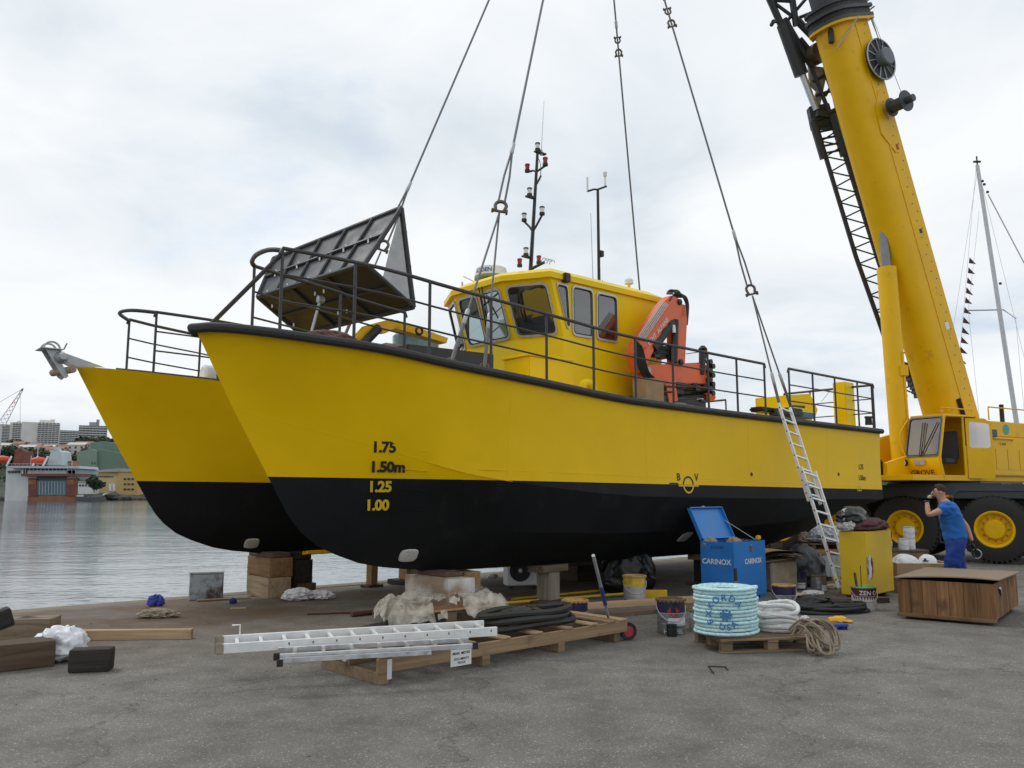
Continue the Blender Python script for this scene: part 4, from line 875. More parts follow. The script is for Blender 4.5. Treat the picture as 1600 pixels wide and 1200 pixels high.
# wrapped drum on the deck beyond
q = B(4.95, 2.7, 3.45); dr = MB().lathe([(.42, 0), (.44, .5), (.40, .55), (.42, 1.02), (.36, 1.08)], q, Z1, 20).build('wrapped_drum', film('teal stretch film', (.22, .36, .36), .85, .3), boat); MB().lathe([(.39, .02), (.39, 1.03)], q, Z1, 16).build('drum_core', mat('green rope', (.10, .22, .20), .8, var=.4, scale=8), dr)
MB().cbox(BT(612, 552, 1.4), .4, .3, .25, AXA).build('deck_box', mat('red white carton', (.45, .30, .30), .7, var=.5, scale=9), boat)
q = B(3.05, SP - .55, 3.44); MB().lathe([(.12, -.15), (.16, -.12), (.16, .12), (.12, .15)], B(1.75, SP - .45, 3.62), BA, 14).build('deck_winch', M_clear, boat)
for s_ in (1.3, 2.1): MB().cbox(B(s_, SP - .45, zs(s_) + .03), .3, .12, .06, AXA).build('cleat', M_blackm, boat, .01)
# ---- orange loader crane aft of the wheelhouse
TL = .12; th = BN * .25
def lp3(pts, t=TL): return [BT(x, y, t) for x, y in pts]
lc = MB().prism(lp3([(1003, 590), (1008, 573), (1012, 570), (1098, 566), (1108, 572), (1110, 600), (1005, 600)]), th).build('loader_crane', M_orange, boat, .02); lc['label'] = 'folded orange loader crane behind the wheelhouse'
MB().prism(lp3([(995, 572), (991, 553), (999, 528), (1040, 470), (1050, 461), (1062, 466), (1068, 478), (1062, 500), (1052, 510), (1046, 508), (1036, 516), (1008, 580), (998, 582)], TL - .05), BN * .22).build('outer_boom', M_orange, lc, .02)
MB().prism(lp3([(1060, 474), (1072, 476), (1075, 484), (1071, 570), (1058, 572), (1058, 505), (1049, 515)], TL + .04), BN * .26).build('main_boom', M_orange, lc, .015)
MB().tube(lp3([(1050, 505), (1020, 545)], TL - .02), .085, 10).build('outer_ram', M_black, lc); MB().tube(lp3([(1055, 500), (1053, 566)], TL - .04), .07, 10).build('main_ram', M_black, lc)
mb = MB()
for k in range(9): mb.tube(smoothpath(lp3([(994 + k, 532 + k), (993 + k * 1.6, 552), (997 + k * 2, 572 + k), (1006 + k * 2, 590)], TL - .1 - .01 * k), 4), .016, 5)
mb.build('hydraulic_hoses', M_black, lc)
mb = MB()
for k in range(5): mb.tube(lp3([(997 + k * 2.2, 526 + k * 1.5), (1035 + k * 2.2, 470 + k * 1.5)], TL - .09), .011, 5)
mb.build('boom_pipes', M_galv, lc)
mb = MB()
for k in range(5): mb.tube(arc(BT(1050 + k * 2, 466, TL - .03 + .06 * k), .16, .2, 2.8, BA, Z1, 8), .016, 5)
mb.build('hose_bend', M_black, lc)
rnd = random.Random(4); mb = MB()
for k in range(16): mb.cbox(BT(rnd.uniform(1022, 1052), rnd.uniform(540, 562), TL + .05), rnd.uniform(.08, .25), .1, rnd.uniform(.06, .16), AXA)
mb.build('valve_block', M_black, lc); mb = MB()
for k in range(18):
    x = rnd.uniform(1015, 1095); mb.tube(smoothpath(lp3([(x - 14, rnd.uniform(600, 622)), (x, rnd.uniform(598, 616)), (x + 16, rnd.uniform(600, 625))], TL - .05 + rnd.uniform(0, .3)), 4), .02, 5)
mb.obox(B(8.3, .1, 3.05), BA * 1.7, BN * .5, Z1 * .42); mb.build('loader_base', M_black, lc)
mb = MB()
for k in range(8): mb.lathe([(.055, 0), (.055, .1)], BT(1105 + (k % 2) * 4, 566 + k * 7, TL), -BN, 8)
mb.build('stabiliser_valves', M_black, lc)
kn = MB().tube(lp3([(1096, 585), (1098, 552), (1101, 545)], TL), [.05, .08, .06], 8).build('loader_hook', M_black, lc); MB().lathe([(.04, -.06), (.09, 0), (.04, .06)], BT(1098, 545, TL), Z1, 12).build('hook_ball', M_black, kn)
bs = MB(); rnd = random.Random(9)
for k in range(26): bs.cbox(BT(rnd.uniform(1018, 1106), rnd.uniform(600, 630), TL + rnd.uniform(.0, .3)), rnd.uniform(.1, .34), rnd.uniform(.08, .2), rnd.uniform(.05, .16), AXA + rnd.uniform(-.1, .1))
for k in range(12): y = 598 + k * 2.7; bs.tube(lp3([(1012 + rnd.uniform(0, 10), y), (1060, y + rnd.uniform(-4, 4)), (1106, y + rnd.uniform(-3, 3))], TL + rnd.uniform(-.04, .1)), .022, 6)
bs.prism(lp3([(1042, 597), (1086, 597), (1090, 640), (1038, 640)], TL + .1), BN * .4); bs.build('loader_column', M_black, lc)
MB().prism(lp3([(1040, 600), (1056, 598), (1060, 626), (1046, 630)], TL - .04), BN * .1).build('leg_plate', M_orange, lc, .01)
MB().prism(lp3([(1000, 556), (1012, 540), (1022, 548), (1008, 572)], TL - .10), BN * .05).build('boom_gusset', M_orange, lc, .01); MB().tube(lp3([(1026, 537), (1046, 509)], TL - .05), .035, 8).build('ram_rod', M_alu, lc); MB().tube(lp3([(1053, 520), (1052, 508)], TL - .09), .04, 8).build('ram_rod', M_alu, lc)
for (x, y) in ((1062, 472), (1003, 560), (1064, 566), (1048, 507)): MB().lathe([(.05, -.03), (.06, -.025), (.06, .02), (.04, .03)], BT(x, y, TL - .06), -BN, 12).build('pivot_pin', M_blackm, lc)
mb = MB()
for k in range(7): mb.tube(smoothpath(lp3([(1046 + k * 2, 470 - k), (1058 + k * 2, 456 + k), (1070 + k, 470 + k), (1074, 490 + 3 * k)], TL - .06 + .05 * k), 5), .013, 5)
mb.build('top_hoses', M_black, lc)
MB().lathe([(.07, -.12), (.09, 0), (.07, .12)], BT(1108, 620, TL), BA, 10).build('hand_wheel', M_orange, lc)
MB().tube([BT(1072, 553, TL), BT(1093, 550, TL)], .008, 4).build('tie_wire', M_steel, lc)
d_ = (BT(1046, 497, TL - .06) - BT(1011, 541, TL - .06)).normalized(); lettering('ECHY  ALFANE', .12, M_white, BT(1014, 540, TL - .056), d_, Z1 - d_ * Z1.dot(d_), lc, 'lettering', .1, .01, 'LEFT')
# ply box under the loader
MB().cbox(BT(1013, 611, -.2), .5, .3, .4, AXA).build('ply_box', mat('raw plywood', (.32, .22, .13), .8, var=.2), boat, .006)
# ---- aft deck
for (x0, x1, y0, t) in ((1320, 1347, 594, -.45),):
    a = BT(x0, y0 + 2, t); s0_, _, zt = ST(a); s1_, _, _ = ST(BT(x1, y0, t)); MB().obox(B(s0_, t, 3.05), BA * .42, BN * .3, Z1 * (zt - 3.05)).build('exhaust_column', M_cabin, boat, .012)
pq = MB(); ht = MB().prism([BT(1235, 617, .2), BT(1266, 615, .2), BT(1278, 640, .2), BT(1275, 650, .2), BT(1237, 652, .2)], BN * .9).build('aft_hatch', M_cabin, boat, .01); MB().obox(B(13.1, .0, 3.05), BA * .7, BN * .6, Z1 * .5).build('aft_locker', M_cabin, boat, .012)
MB().tube([BT(1283, 628, .1), BT(1296, 612, .1)], .006, 4).build('hatch_stay', M_steel, ht); MB().prism([BT(1240, 633, .1), BT(1258, 634, .1), BT(1258, 652, .1), BT(1240, 652, .1)], BN * .08).build('hatch_grille', M_rail, ht)
MB().cbox(BT(1252, 650, -.1), .5, .4, .12, AXA).build('blue_crate', mat('blue plastic crate', (.03, .13, .35), .5), boat, .01); MB().cbox(BT(1228, 645, -.55), .55, .45, .16, AXA).build('ladder_pad', mat('dark teal mat', (.03, .06, .065), .7), boat, .02)
for x in (1355, 1360): MB().lathe([(.05, 0), (.04, .15), (.06, .16), (.05, .2)], BT(x, 664, -.6), Z1, 8).build('bollard', M_blackm, boat)
MB().cbox(BT(1193, 641, -.3), .6, .3, .1, AXA).build('hose_bundle', M_black, boat, .03)
# ================================================================== slings and hook
HOOK = BT(926, -377, 2.2)
hk = thing('crane_hook', 'yellow crane hook block hanging high above the workboat', 'hook', HOOK)
hb = MB(); hb.cbox(HOOK + Z1 * 1.0, .35, .7, .9, AXA); hb.build('hook_block', M_crane, hk, .05)
MB().tube(smoothpath([HOOK + Z1 * .6, HOOK + Z1 * .25, HOOK + V((.14, 0, .02)), HOOK + V((.0, 0, -.12)), HOOK + V((-.16, 0, .04)), HOOK + V((-.12, 0, .15))], 5), .06, 8).build('hook', M_shack, hk)
def at_y(a, b, py):
    lo, hi = 0.0, 1.0
    for i in range(40):
        m = (lo + hi) / 2
        if pix(a.lerp(b, m))[1] < py: lo = m
        else: hi = m
    return a.lerp(b, lo)
def shackle(c, d, parent, sz=1.0):
    """bow shackle: a round bow with its pin, hanging along d"""
    d = d.normalized(); sdv = d.cross(V((0, 1, 0))).normalized(); sz *= .74; r = .12 * sz
    sh = MB().tube([c + sdv * r * .75 + d * r * 1.3] + arc(c, r, 0, -math.pi, sdv, -d * -1, 10) + [c - sdv * r * .75 + d * r * 1.3] if False else [c + sdv * r * .7 + d * r * 1.2] + [c + sdv * r * math.cos(a) - d * r * math.sin(a) for a in [math.pi * i / 10 for i in range(11)]] + [c - sdv * r * .7 + d * r * 1.2], .038 * sz, 8).build('shackle', M_shack, parent)
    MB().lathe([(.035 * sz, -r * 1.5), (.05 * sz, -r * 1.45), (.05 * sz, -r * 1.1), (.03 * sz, -r * 1.05), (.03 * sz, r * 1.05), (.06 * sz, r * 1.1), (.06 * sz, r * 1.4), (.03 * sz, r * 1.45)], c + d * r * 1.2, sdv, 10).build('pin', M_shack, sh)
    return sh
def sling(name, label, foot, y_shack, y_sleeve, feet, eye=False):
    p = at_y(HOOK, foot, y_shack); q = at_y(HOOK, foot, y_sleeve); d = (foot - HOOK).normalized()
    t = thing(name, label, 'sling', foot, 0, 'lifting slings'); sv = d.cross(V((0, 1, 0))).normalized()
    mb = MB(); mb.tube([HOOK, q], .021, 8); mb.tube([q, q.lerp(p, .5) + sv * .045, p - d * .1 + sv * .05], .019, 6); mb.tube([q, q.lerp(p, .5) - sv * .045, p - d * .1 - sv * .05], .019, 6); mb.build('wire_rope', M_rope_w, t)
    MB().lathe([(.02, -.12), (.034, -.1), (.034, .1), (.02, .12)], q, d, 10).build('ferrule', M_galv, t); shackle(p, d, t)
    for f in feet:
        e = (f - p).normalized(); a = p + d * .14; MB().tube([a, f], .017, 6).build('leg_rope', M_rope_w, t)
        g = a.lerp(f, .72); MB().lathe([(.02, -.14), (.033, -.12), (.033, .12), (.02, .14)], g, e, 10).build('ferrule', M_galv, t)
        MB().tube([g, f], .03, 6).build('eye_splice', M_rope_w, t); shackle(f, e, t, .7)
    return t
f2 = [BT(705, 566, -.45), BT(757, 574, -.45)]
sling('lifting_sling', 'wire sling from the hook to the near bow deck, its shackle beside the signal mast', (f2[0] + f2[1]) / 2, 322, 232, f2)
f4 = [BT(1221, 645, -.6), BT(1239, 645, -.5)]
sling('lifting_sling', 'wire sling from the hook to the near stern deck above the leaning ladder', (f4[0] + f4[1]) / 2, 452, 368, f4)
f1 = [B(3.2, SP - .3, 3.42)]
foot1 = f1[0]
# far bow sling passes beside the open basket end
fx = BT(538, 526, 3.62)
sling('lifting_sling', 'leftmost wire sling running down past the tip of the dark basket', fx, 383, 292, [fx])
f3 = BT(1016, 640, SP + .1)
sling('lifting_sling', 'wire sling running down behind the wheelhouse roof', f3, 560, 500, [f3])
for lab, f_, yy in (('a', f3, 82), ('b', (f4[0] + f4[1]) / 2, 42)):
    pass
for o_ in [o for o in C.objects if o.get('label', '').startswith('wire sling running') or o.get('label', '').endswith('leaning ladder')]:
    ft = f3 if 'behind' in o_['label'] else (f4[0] + f4[1]) / 2; d = (ft - HOOK).normalized(); c = at_y(HOOK, ft, 82 if 'behind' in o_['label'] else 36)
    shackle(c, d, o_, .8); shackle(c - d * .28, -d, o_, .7); MB().lathe([(.02, -.1), (.036, -.08), (.036, .08), (.02, .1)], c - d * .65, d, 8).build('ferrule', M_galv, o_)
# ================================================================== mobile crane
w1 = D(1556, 829, 20.5); w2 = D(1417, 829, 21.7); cd = (w2 - w1); cd.z = 0; cd.normalize(); cn = V((-cd.y, cd.x, 0))
if cn.y > 0: cn = -cn
TR = .82
def WP(k): p = w1 + cd * k; p.z = TR; return p
crane = thing('mobile_crane', 'big yellow mobile crane with raised telescopic boom behind the workboat', 'crane', WP(3) * 1 - Z1 * TR)
sp = (w2 - w1); sp.z = 0; sp = sp.length
M_rimd = mat('rusty ochre rim recess', (.36, .17, .015), .6, var=.3, scale=8)
for k in (-sp * 1.35 - 1.2, 0, sp, sp * 1.78, sp * 2.6):
    for sd in (0, 1):
        c = WP(k) - cn * (2.35 * sd); ax = cn if not sd else -cn
        wl = MB().lathe([(.44, -.26), (.62, -.27), (.76, -.22), (TR - .02, -.12), (TR, -.05), (TR, .05), (TR - .02, .12), (.76, .22), (.62, .26), (.46, .25), (.43, .22)], c, ax, 40, False).build('wheel', M_tyre, crane)
        if sd: continue
        tr = MB()
        for i in range(44):   # tread bars on the shoulder
            a = 2 * math.pi * i / 44; rd_ = cd * math.cos(a) + Z1 * math.sin(a); tg = -cd * math.sin(a) + Z1 * math.cos(a)
            tr.obox(c + rd_ * (TR - .10) + ax * .10 - tg * .02, rd_ * .092, tg * .045, ax * .12)
        tr.build('tread', M_tyre, wl)
        MB().lathe([(.445, .10), (.445, .235), (.425, .25), (.39, .235), (.35, .12), (.30, .06)], c, ax, 36).build('rim', M_crane, wl)
        MB().lathe([(.345, .02), (.345, .10), (.24, .085), (.235, .06)], c, ax, 30).build('rim_recess', M_rimd, wl)
        MB().lathe([(.235, .05), (.235, .19), (.215, .215), (.06, .225), (.03, .22), (0, .22)], c, ax, 28).build('hub', M_crane, wl)
        nb = MB()
        for i in range(12): a = 2 * math.pi * i / 12; nb.lathe([(.022, .1), (.022, .135)], c + (cd * math.cos(a) + Z1 * math.sin(a)) * .285, ax, 6)
        nb.build('wheel_nuts', M_rimd, wl)
def CB(k, n, z): p = w1 + cd * k - cn * n; p.z = z; return p     # along the carrier, away from the camera, height
ch = MB(); ch.obox(CB(-5.5, -.12, 1.56), cd * 13.5, -cn * 2.7, Z1 * .34); ch.build('carrier', M_cgrey, crane, .02)
MB().obox(CB(-5.5, .5, .75), cd * 13.5, -cn * 1.4, Z1 * .8).build('chassis_frame', M_blackm, crane)
for k in (0, sp):   # side lockers and wheel arches
    MB().prism([CB(k - .98, -.16, 1.56), CB(k - .82, -.16, 1.84), CB(k + .80, -.16, 1.84), CB(k + .98, -.16, 1.56), CB(k + .9, -.16, 1.56), CB(k + .74, -.16, 1.74), CB(k - .74, -.16, 1.74), CB(k - .9, -.16, 1.56)], -cn * .6).build('mudguard', M_cgrey, crane)
lk = MB().obox(CB(sp / 2 - .14, -.12, .45), cd * .36, -cn * .5, Z1 * .04).build('access_step', M_cgrey, crane)
for z in (.8, 1.15): MB().obox(CB(sp / 2 - .14, -.12, z), cd * .36, -cn * .3, Z1 * .03).build('step_tread', M_cgrey, lk)
for s_ in (-.14, .2): MB().obox(CB(sp / 2 + s_, -.13, .45), cd * .03, -cn * .05, Z1 * 1.1).build('step_side', M_cgrey, lk)
M_amber = mat('amber reflector', (.75, .25, .01), .4)
for k in (.95, 3.35, -1.0): MB().obox(CB(k - .1, -.14, 1.585), cd * .2, cn * .02, Z1 * .06).build('reflector', M_amber, crane)
MB().obox(CB(-.2, -.1, 1.905), cd * 2.6, -cn * .5, Z1 * .03).build('catwalk', M_cgrey, crane)
# upper works
bd = V((-.865, -.502, 0)); ls = V((.502, -.865, 0))    # boom heading, its left (camera) side
C0 = D(1477, 748, 20.9); cz = C0.z
def UP(f, l, z): return V((C0.x, C0.y, 0)) + bd * f + ls * l + Z1 * z   # f forward of the cab corner, l to its left
MB().lathe([(1.15, 1.88), (1.15, 2.12)], UP(-1.6, -1.4, 0), Z1, 40).build('slew_ring', M_cgrey, crane)
sup = MB().prism([UP(1.0, -2.1, 2.1), UP(1.0, -2.1, 2.5), UP(.2, -2.1, 3.1), UP(-2.2, -2.1, 3.6), UP(-4.2, -2.1, 3.2), UP(-4.6, -2.1, 2.1)], ls * .16).build('superstructure', M_crane, crane, .01)
MB().prism([UP(1.0, -1.02, 2.1), UP(1.0, -1.02, 2.45), UP(-.3, -1.02, 2.75), UP(-2.4, -1.02, 3.55), UP(-4.4, -1.02, 3.3), UP(-4.6, -1.02, 2.1)], ls * .12).build('side_plate', M_crane, sup, .01)
MB().obox(UP(1.3, -2.2, 2.0), -bd * 6, ls * 2.2, Z1 * .14).build('slew_platform', M_crane, sup, .01)
tp = MB(); [tp.obox(UP(.55, -1.0 + .0, 2.02) + bd * -.0, -bd * 1.2, ls * .95, Z1 * .03)]; tp.build('tread_plate', M_alu, sup)
# cylinder foot brackets reaching forward
MB().prism([UP(.9, -1.25, 2.1), UP(1.9, -1.25, 2.2), UP(2.15, -1.25, 2.75), UP(1.95, -1.25, 2.95), UP(1.6, -1.25, 2.5), UP(1.0, -1.25, 2.4)], ls * .1).build('ram_bracket', M_crane, sup, .01)
MB().prism([UP(.9, -1.95, 2.1), UP(2.2, -1.95, 2.15), UP(2.6, -1.95, 2.9), UP(2.3, -1.95, 3.05), UP(1.2, -1.95, 2.45)], ls * .1).build('ram_bracket', M_crane, sup, .01)
MB().obox(UP(1.9, -3.0, 2.05), bd * .8, ls * 1.6, Z1 * .18).build('front_beam', M_crane, sup, .02); MB().lathe([(.2, -.35), (.24, -.3), (.24, .3), (.2, .35)], UP(2.4, -2.3, 2.85), ls, 16).build('winch_drum', M_blackm, sup)
# engine house and counterweight
MB().obox(UP(-1.9, -.75, 2.14), -bd * 3.2, ls * .85, Z1 * 1.02).build('engine_house', M_crane, sup, .03)
eb = MB().obox(UP(-1.95, -.9, 3.165), -bd * 2.3, ls * .95, Z1 * .42).build('engine_cowl', M_crane, sup, .03)
MB().obox(UP(-4.6, -2.4, 2.0), -bd * 1.6, ls * 2.6, Z1 * 1.5).build('counterweight', M_crane, sup, .05)
stx = UP(-2.75, .053, 3.38); MB().lathe([(0.0, 0), (.14, 0), (.14, .006), (0, .006)], stx, ls, 24).build('round_sticker', mat('teal sticker', (.03, .30, .27), .4, var=.4, scale=14), eb)
MB().cbox(UP(-2.05, .1, 3.25), .18, .12, .2).build('blue_canister', mat('blue grey canister', (.06, .13, .20), .5), eb, .02); MB().tube([UP(-2.0, .08, 3.05), UP(-2.0, .14, 3.12), UP(-2.9, .14, 3.12), UP(-2.9, .08, 3.05)], .018, 6).build('grab_rail', M_crane, sup)
lettering('Tl. 0039', .09, M_blackm, UP(-2.45, .103, 2.95), -bd, Z1, sup, 'lettering', 0, .01)
# cab
prof = [(0.0, cz), (.10, cz + .12), (.17, cz + .42), (.14, cz + .56), (-.14, cz + 1.58), (-.22, cz + 1.64), (-1.5, cz + 1.64), (-1.5, cz)]
CW = .98
cab = MB(); cab.prism([UP(f, -CW, z) for f, z in prof], ls * .04); cab.obox(UP(.06, -CW, cz), -bd * 1.56, ls * CW, Z1 * .06); cab.obox(UP(-.2, -CW, cz + 1.6), -bd * 1.3, ls * CW, Z1 * .05); cab.obox(UP(-1.46, -CW, cz), -bd * .04, ls * CW, Z1 * 1.62)
cabo = cab.build('cab', M_crane, crane)
MB().prism([UP(0.0, -CW, cz), UP(.10, -CW, cz + .12), UP(.17, -CW, cz + .42), UP(.14, -CW, cz + .56), UP(.10, -CW, cz + .56), UP(.06, -CW, cz + .1)], ls * CW).build('nose_panel', M_crane, cabo)
fa, fb, fc_, fd = UP(.14, -CW + .03, cz + .57), UP(.14, -.03, cz + .57), UP(-.14, -.03, cz + 1.58), UP(-.14, -CW + .03, cz + 1.58)
nrm = (fb - fa).cross(fd - fa).normalized(); nrm = nrm if nrm.dot(bd) > 0 else -nrm
window(rounded([fa, fb, fc_, fd], .1), nrm, cabo, glass('crane windscreen', (.62, .66, .66), 3.2), .045, mat('grey cab seal', (.10, .11, .11), .6))
for u in (.45, .53, .95): p0 = fa.lerp(fb, .45 + .05 * (u > .5)) + nrm * .05; MB().tube([p0, fd.lerp(fc_, u).lerp(p0, .15) + nrm * .04], .014, 5).build('wiper', M_black, cabo)
for f0, f1 in ((0.02, -.14), (-1.44, -1.5)): pass
MB().tube([UP(.0, -.02, cz), UP(.15, -.02, cz + .5), UP(-.16, -.02, cz + 1.6)], .035, 6).build('corner_post', M_crane, cabo)
MB().tube([UP(-.16, -.02, cz + 1.6), UP(-1.48, -.02, cz + 1.62), UP(-1.48, -.02, cz)], .035, 6).build('door_frame', M_crane, cabo); MB().obox(UP(-.95, -.03, cz), -bd * .5, ls * .03, Z1 * .85).build('side_panel', M_crane, cabo); MB().tube([UP(-.92, -.02, cz), UP(-.92, -.02, cz + 1.6)], .03, 6).build('door_post', M_crane, cabo)
MB().tube([UP(-.1, -.04, cz + 1.66), UP(-.1, -.04, cz + 1.8), UP(-1.4, -.04, cz + 1.8), UP(-1.4, -.04, cz + 1.66)], .016, 6).build('roof_rail', M_crane, cabo)
dh = UP(-.98, .02, 0); dv = (-bd * .93 + ls * .36).normalized(); dp = [dh + Z1 * (cz + .02), dh + dv * .75 + Z1 * (cz + .02), dh + dv * .75 + Z1 * (cz + 1.45), dh + dv * .55 + Z1 * (cz + 1.56), dh + Z1 * (cz + 1.56)]
dl = rounded([dh + dv * .08 + Z1 * (cz + .8), dh + dv * .68 + Z1 * (cz + .8), dh + dv * .68 + Z1 * (cz + 1.42), dh + dv * .1 + Z1 * (cz + 1.48)], .08); dn = dv.cross(Z1); dn = dn if dn.y < 0 else -dn
do = plate_with_holes(dp, [dl], 'cab_door', M_crane, cabo); cseat = MB(); cseat.obox(UP(-.5, -.75, cz + .4), -bd * .5, ls * .5, Z1 * .14); cseat.obox(UP(-.95, -.75, cz + .5), -bd * .14, ls * .5, Z1 * .75); cseat.build('operator_seat', mat('grey seat cloth', (.06, .06, .07), .8), cabo, .03)
dw = MB().add(dl, [tuple(range(len(dl)))]).build('door_window', glass('crane door glass', (.4, .46, .48), 2.0), cabo, shade=False)
d_ = (UP(.17, 0, 0) - UP(.17, -1, 0)).normalized(); lettering('GROVE', .19, mat('dark red brown lettering', (.10, .025, .01), .5), UP(.125, -CW * .5, cz + .10), d_, Z1 * .98 + bd * .2, cabo, 'lettering', 0, .03, 'CENTER', None, 1.05, .03)
MB().lathe([(.09, -.08), (.11, 0), (.10, .03)], UP(.24, -CW + .02, cz + .42), bd, 14).build('head_lamp', M_black, cabo); MB().lathe([(.0, .032), (.09, .032), (.09, .036)], UP(.24, -CW + .02, cz + .42), bd, 14).build('lamp_lens', M_clear, cabo)
MB().cbox(UP(.18, -CW * .55, cz + .42), .3, .03, .12, math.atan2(ls.y, ls.x)).build('number_plate', M_galv, cabo)
MB().tube(smoothpath([UP(-.1, -CW - .02, cz + 1.55), UP(.12, -CW - .1, cz + 1.2), UP(.12, -CW - .1, cz + .9), UP(.1, -CW, cz + .6)], 4), .02, 6).build('mirror_arm', M_crane, cabo)
# ---- boom
M_redp0 = mat('red warning plate', (.42, .02, .03), .5)
p0 = D(1478, 640, 23.5); p1 = D(1308, 40, 21.7); bv = (p1 - p0).normalized(); BL = (p1 - p0).length
lsd = (V((-bv.y, bv.x, 0))).normalized(); lsd = lsd if lsd.y < 0 else -lsd
und = bv.cross(lsd).normalized(); und = und if und.dot(bd) > 0 else -und          # underside, facing forward and down
def bsec(W, Hh, c, n=14):
    """boom section: flat back, straight sides, rounded belly"""
    o = [(-W / 2, -Hh / 2 + .06), (-W / 2 + .06, -Hh / 2), (W / 2 - .06, -Hh / 2), (W / 2, -Hh / 2 + .06)]
    for i in range(n + 1): a = math.pi * i / n; o.append((W / 2 * math.copysign(abs(math.cos(a)) ** .75, math.cos(a)), Hh * .02 + Hh * .48 * math.sin(a) ** .75 if math.sin(a) > 0 else Hh * .02))
    return [c + lsd * l + und * u for l, u in o]
BW, BH = 1.02, 1.34
boom = MB().loft([bsec(BW, BH, p0 - bv * 1.7), bsec(BW, BH, p1)]).build('boom', M_crane, crane, 0, 30)
MB().obox(p0 - bv * 1.6 + lsd * (BW / 2) - und * (.06), bv * (BL + 1.4), lsd * .018, und * .05).build('weld_seam', M_crane, boom)
bo = MB()
for k in range(46): bo.lathe([(.016, 0), (.016, .008)], p0 + bv * (BL * k / 46) + lsd * (BW / 2) - und * (.30 + .14 * (k % 2)), lsd, 6)
bo.build('boom_bolts', M_blackm, boom)
MB().prism([p0 + bv * (BL - 3.3) + lsd * BW * .5 + und * .2, p0 + bv * (BL - 2.6) + lsd * BW * .5 + und * .15, p0 + bv * (BL - 2.1) + lsd * BW * .5 - und * .2, p0 + bv * (BL - 3.9) + lsd * BW * .5 - und * .2], lsd * .025).build('doubler_plate', M_crane, boom)
for k, (w_, h_, th_, m_) in enumerate(((1.28, 1.62, .07, M_crane), (1.30, 1.62, .09, M_cgrey), (1.22, 1.52, .16, M_blackm), (1.34, 1.66, .09, M_cgrey), (1.2, 1.5, .14, M_blackm), (1.28, 1.58, .07, M_cgrey))):
    q = p1 - bv * .12 + bv * (.0 + sum((.07, .09, .16, .09, .14, .07)[:k])); MB().loft([bsec(w_, h_, q), bsec(w_, h_, q + bv * th_)]).build('head_collar', m_, boom, 0, 30)
tip = p1 + bv * 22
MB().loft([bsec(BW - .16, BH - .22, p1), bsec(BW - .16, BH - .22, p1 + bv * 9)]).build('boom_extension', M_cgrey, crane, 0, 30)
MB().loft([bsec(BW - .3, BH - .4, p1 + bv * 9), bsec(BW - .3, BH - .4, tip)]).build('boom_extension', M_cgrey, crane, 0, 30)
MB().obox(tip - lsd * .35 - und * .2, bv * .6, lsd * .7, und * 1.1).build('boom_head', M_crane, crane, .04)
hl = MB()
for a in (-.15, .15): hl.tube([tip + und * .8 + lsd * a, HOOK + Z1 * 1.4 + V((a, 0, 0))], .016, 5)
hl.build('hoist_rope', M_steel, crane)
# hose reel and cable drum on the boom side
rcn = D(1367, 97, (p1.y + .02)); k_ = (rcn - p1).dot(bv); rc_ = p1 + bv * k_ + lsd * (BW / 2 + .12) - und * .52
rl = MB().lathe([(.10, -.05), (.56, -.05), (.58, -.03), (.58, .0), (.10, .01)], rc_, lsd, 40).build('hose_reel', M_blackm, crane)
MB().tube(arc(rc_ + lsd * .02, .58, 0, 6.2832, bv, und, 40), .022, 6).build('reel_rim', M_galv, rl)
sp_ = MB()
for i in range(12): a = 2 * math.pi * i / 12; sp_.tube([rc_ + lsd * .03 + (bv * math.cos(a) + und * math.sin(a)) * .2, rc_ + lsd * .02 + (bv * math.cos(a) + und * math.sin(a)) * .57], .013, 5)
sp_.build('reel_spokes', M_galv, rl); MB().lathe([(.24, .0), (.25, .22), (.22, .26), (0, .26)], rc_, lsd, 24).build('reel_hub', mat('blue grey reel hub', (.13, .16, .18), .5), rl)
dc = D(1410, 160, p1.y - .3); ax = lsd; drm = MB().lathe([(.05, -.34), (.26, -.34), (.26, -.31), (.17, -.31), (.17, .10), (.29, .10), (.29, .13), (.10, .13), (.10, .34), (.0, .34)], dc, ax, 24).build('cable_drum', M_cgrey, crane)
qb = p1 + bv * ((dc - p1).dot(bv)) + lsd * BW * .45 - und * .5; MB().tube([qb, dc - ax * .1], .07, 8).build('drum_arm', M_crane, drm)
ln = MB(); a = dc - bv * -.1 + und * -.1; e = p1 + lsd * .55 - und * .75 + bv * .25; ln.tube([a, e], .008, 4); ln.tube([rc_ + lsd * .1 + bv * .3, e], .012, 4); ln.tube([rc_ + lsd * .05 + bv * .45 - und * .1, e + und * .1], .012, 4); ln.tube([e, e + bv * 12], .008, 4); ln.build('control_cables', M_steel, crane)
ri = MB(); ri.tube([p1 - und * .7 + lsd * .5 + bv * .1, p1 - und * .95 + lsd * .6 + bv * .2], .02, 5); ri.tube([p1 - und * .7 + lsd * .5 + bv * .35, p1 - und * 1.05 + lsd * .6 + bv * .5], .02, 5); ri.build('cable_guides', M_blackm, crane)
MB().tube([p1 + und * .75 + lsd * .3 - bv * .75, p1 + und * .1 + lsd * .75 - bv * .1], .022, 5).build('guard_bar', M_galv, crane)
MB().cbox(p1 + lsd * .2 + und * .68 - bv * .35, .12, .12, .4).build('latch', M_blackm, crane)
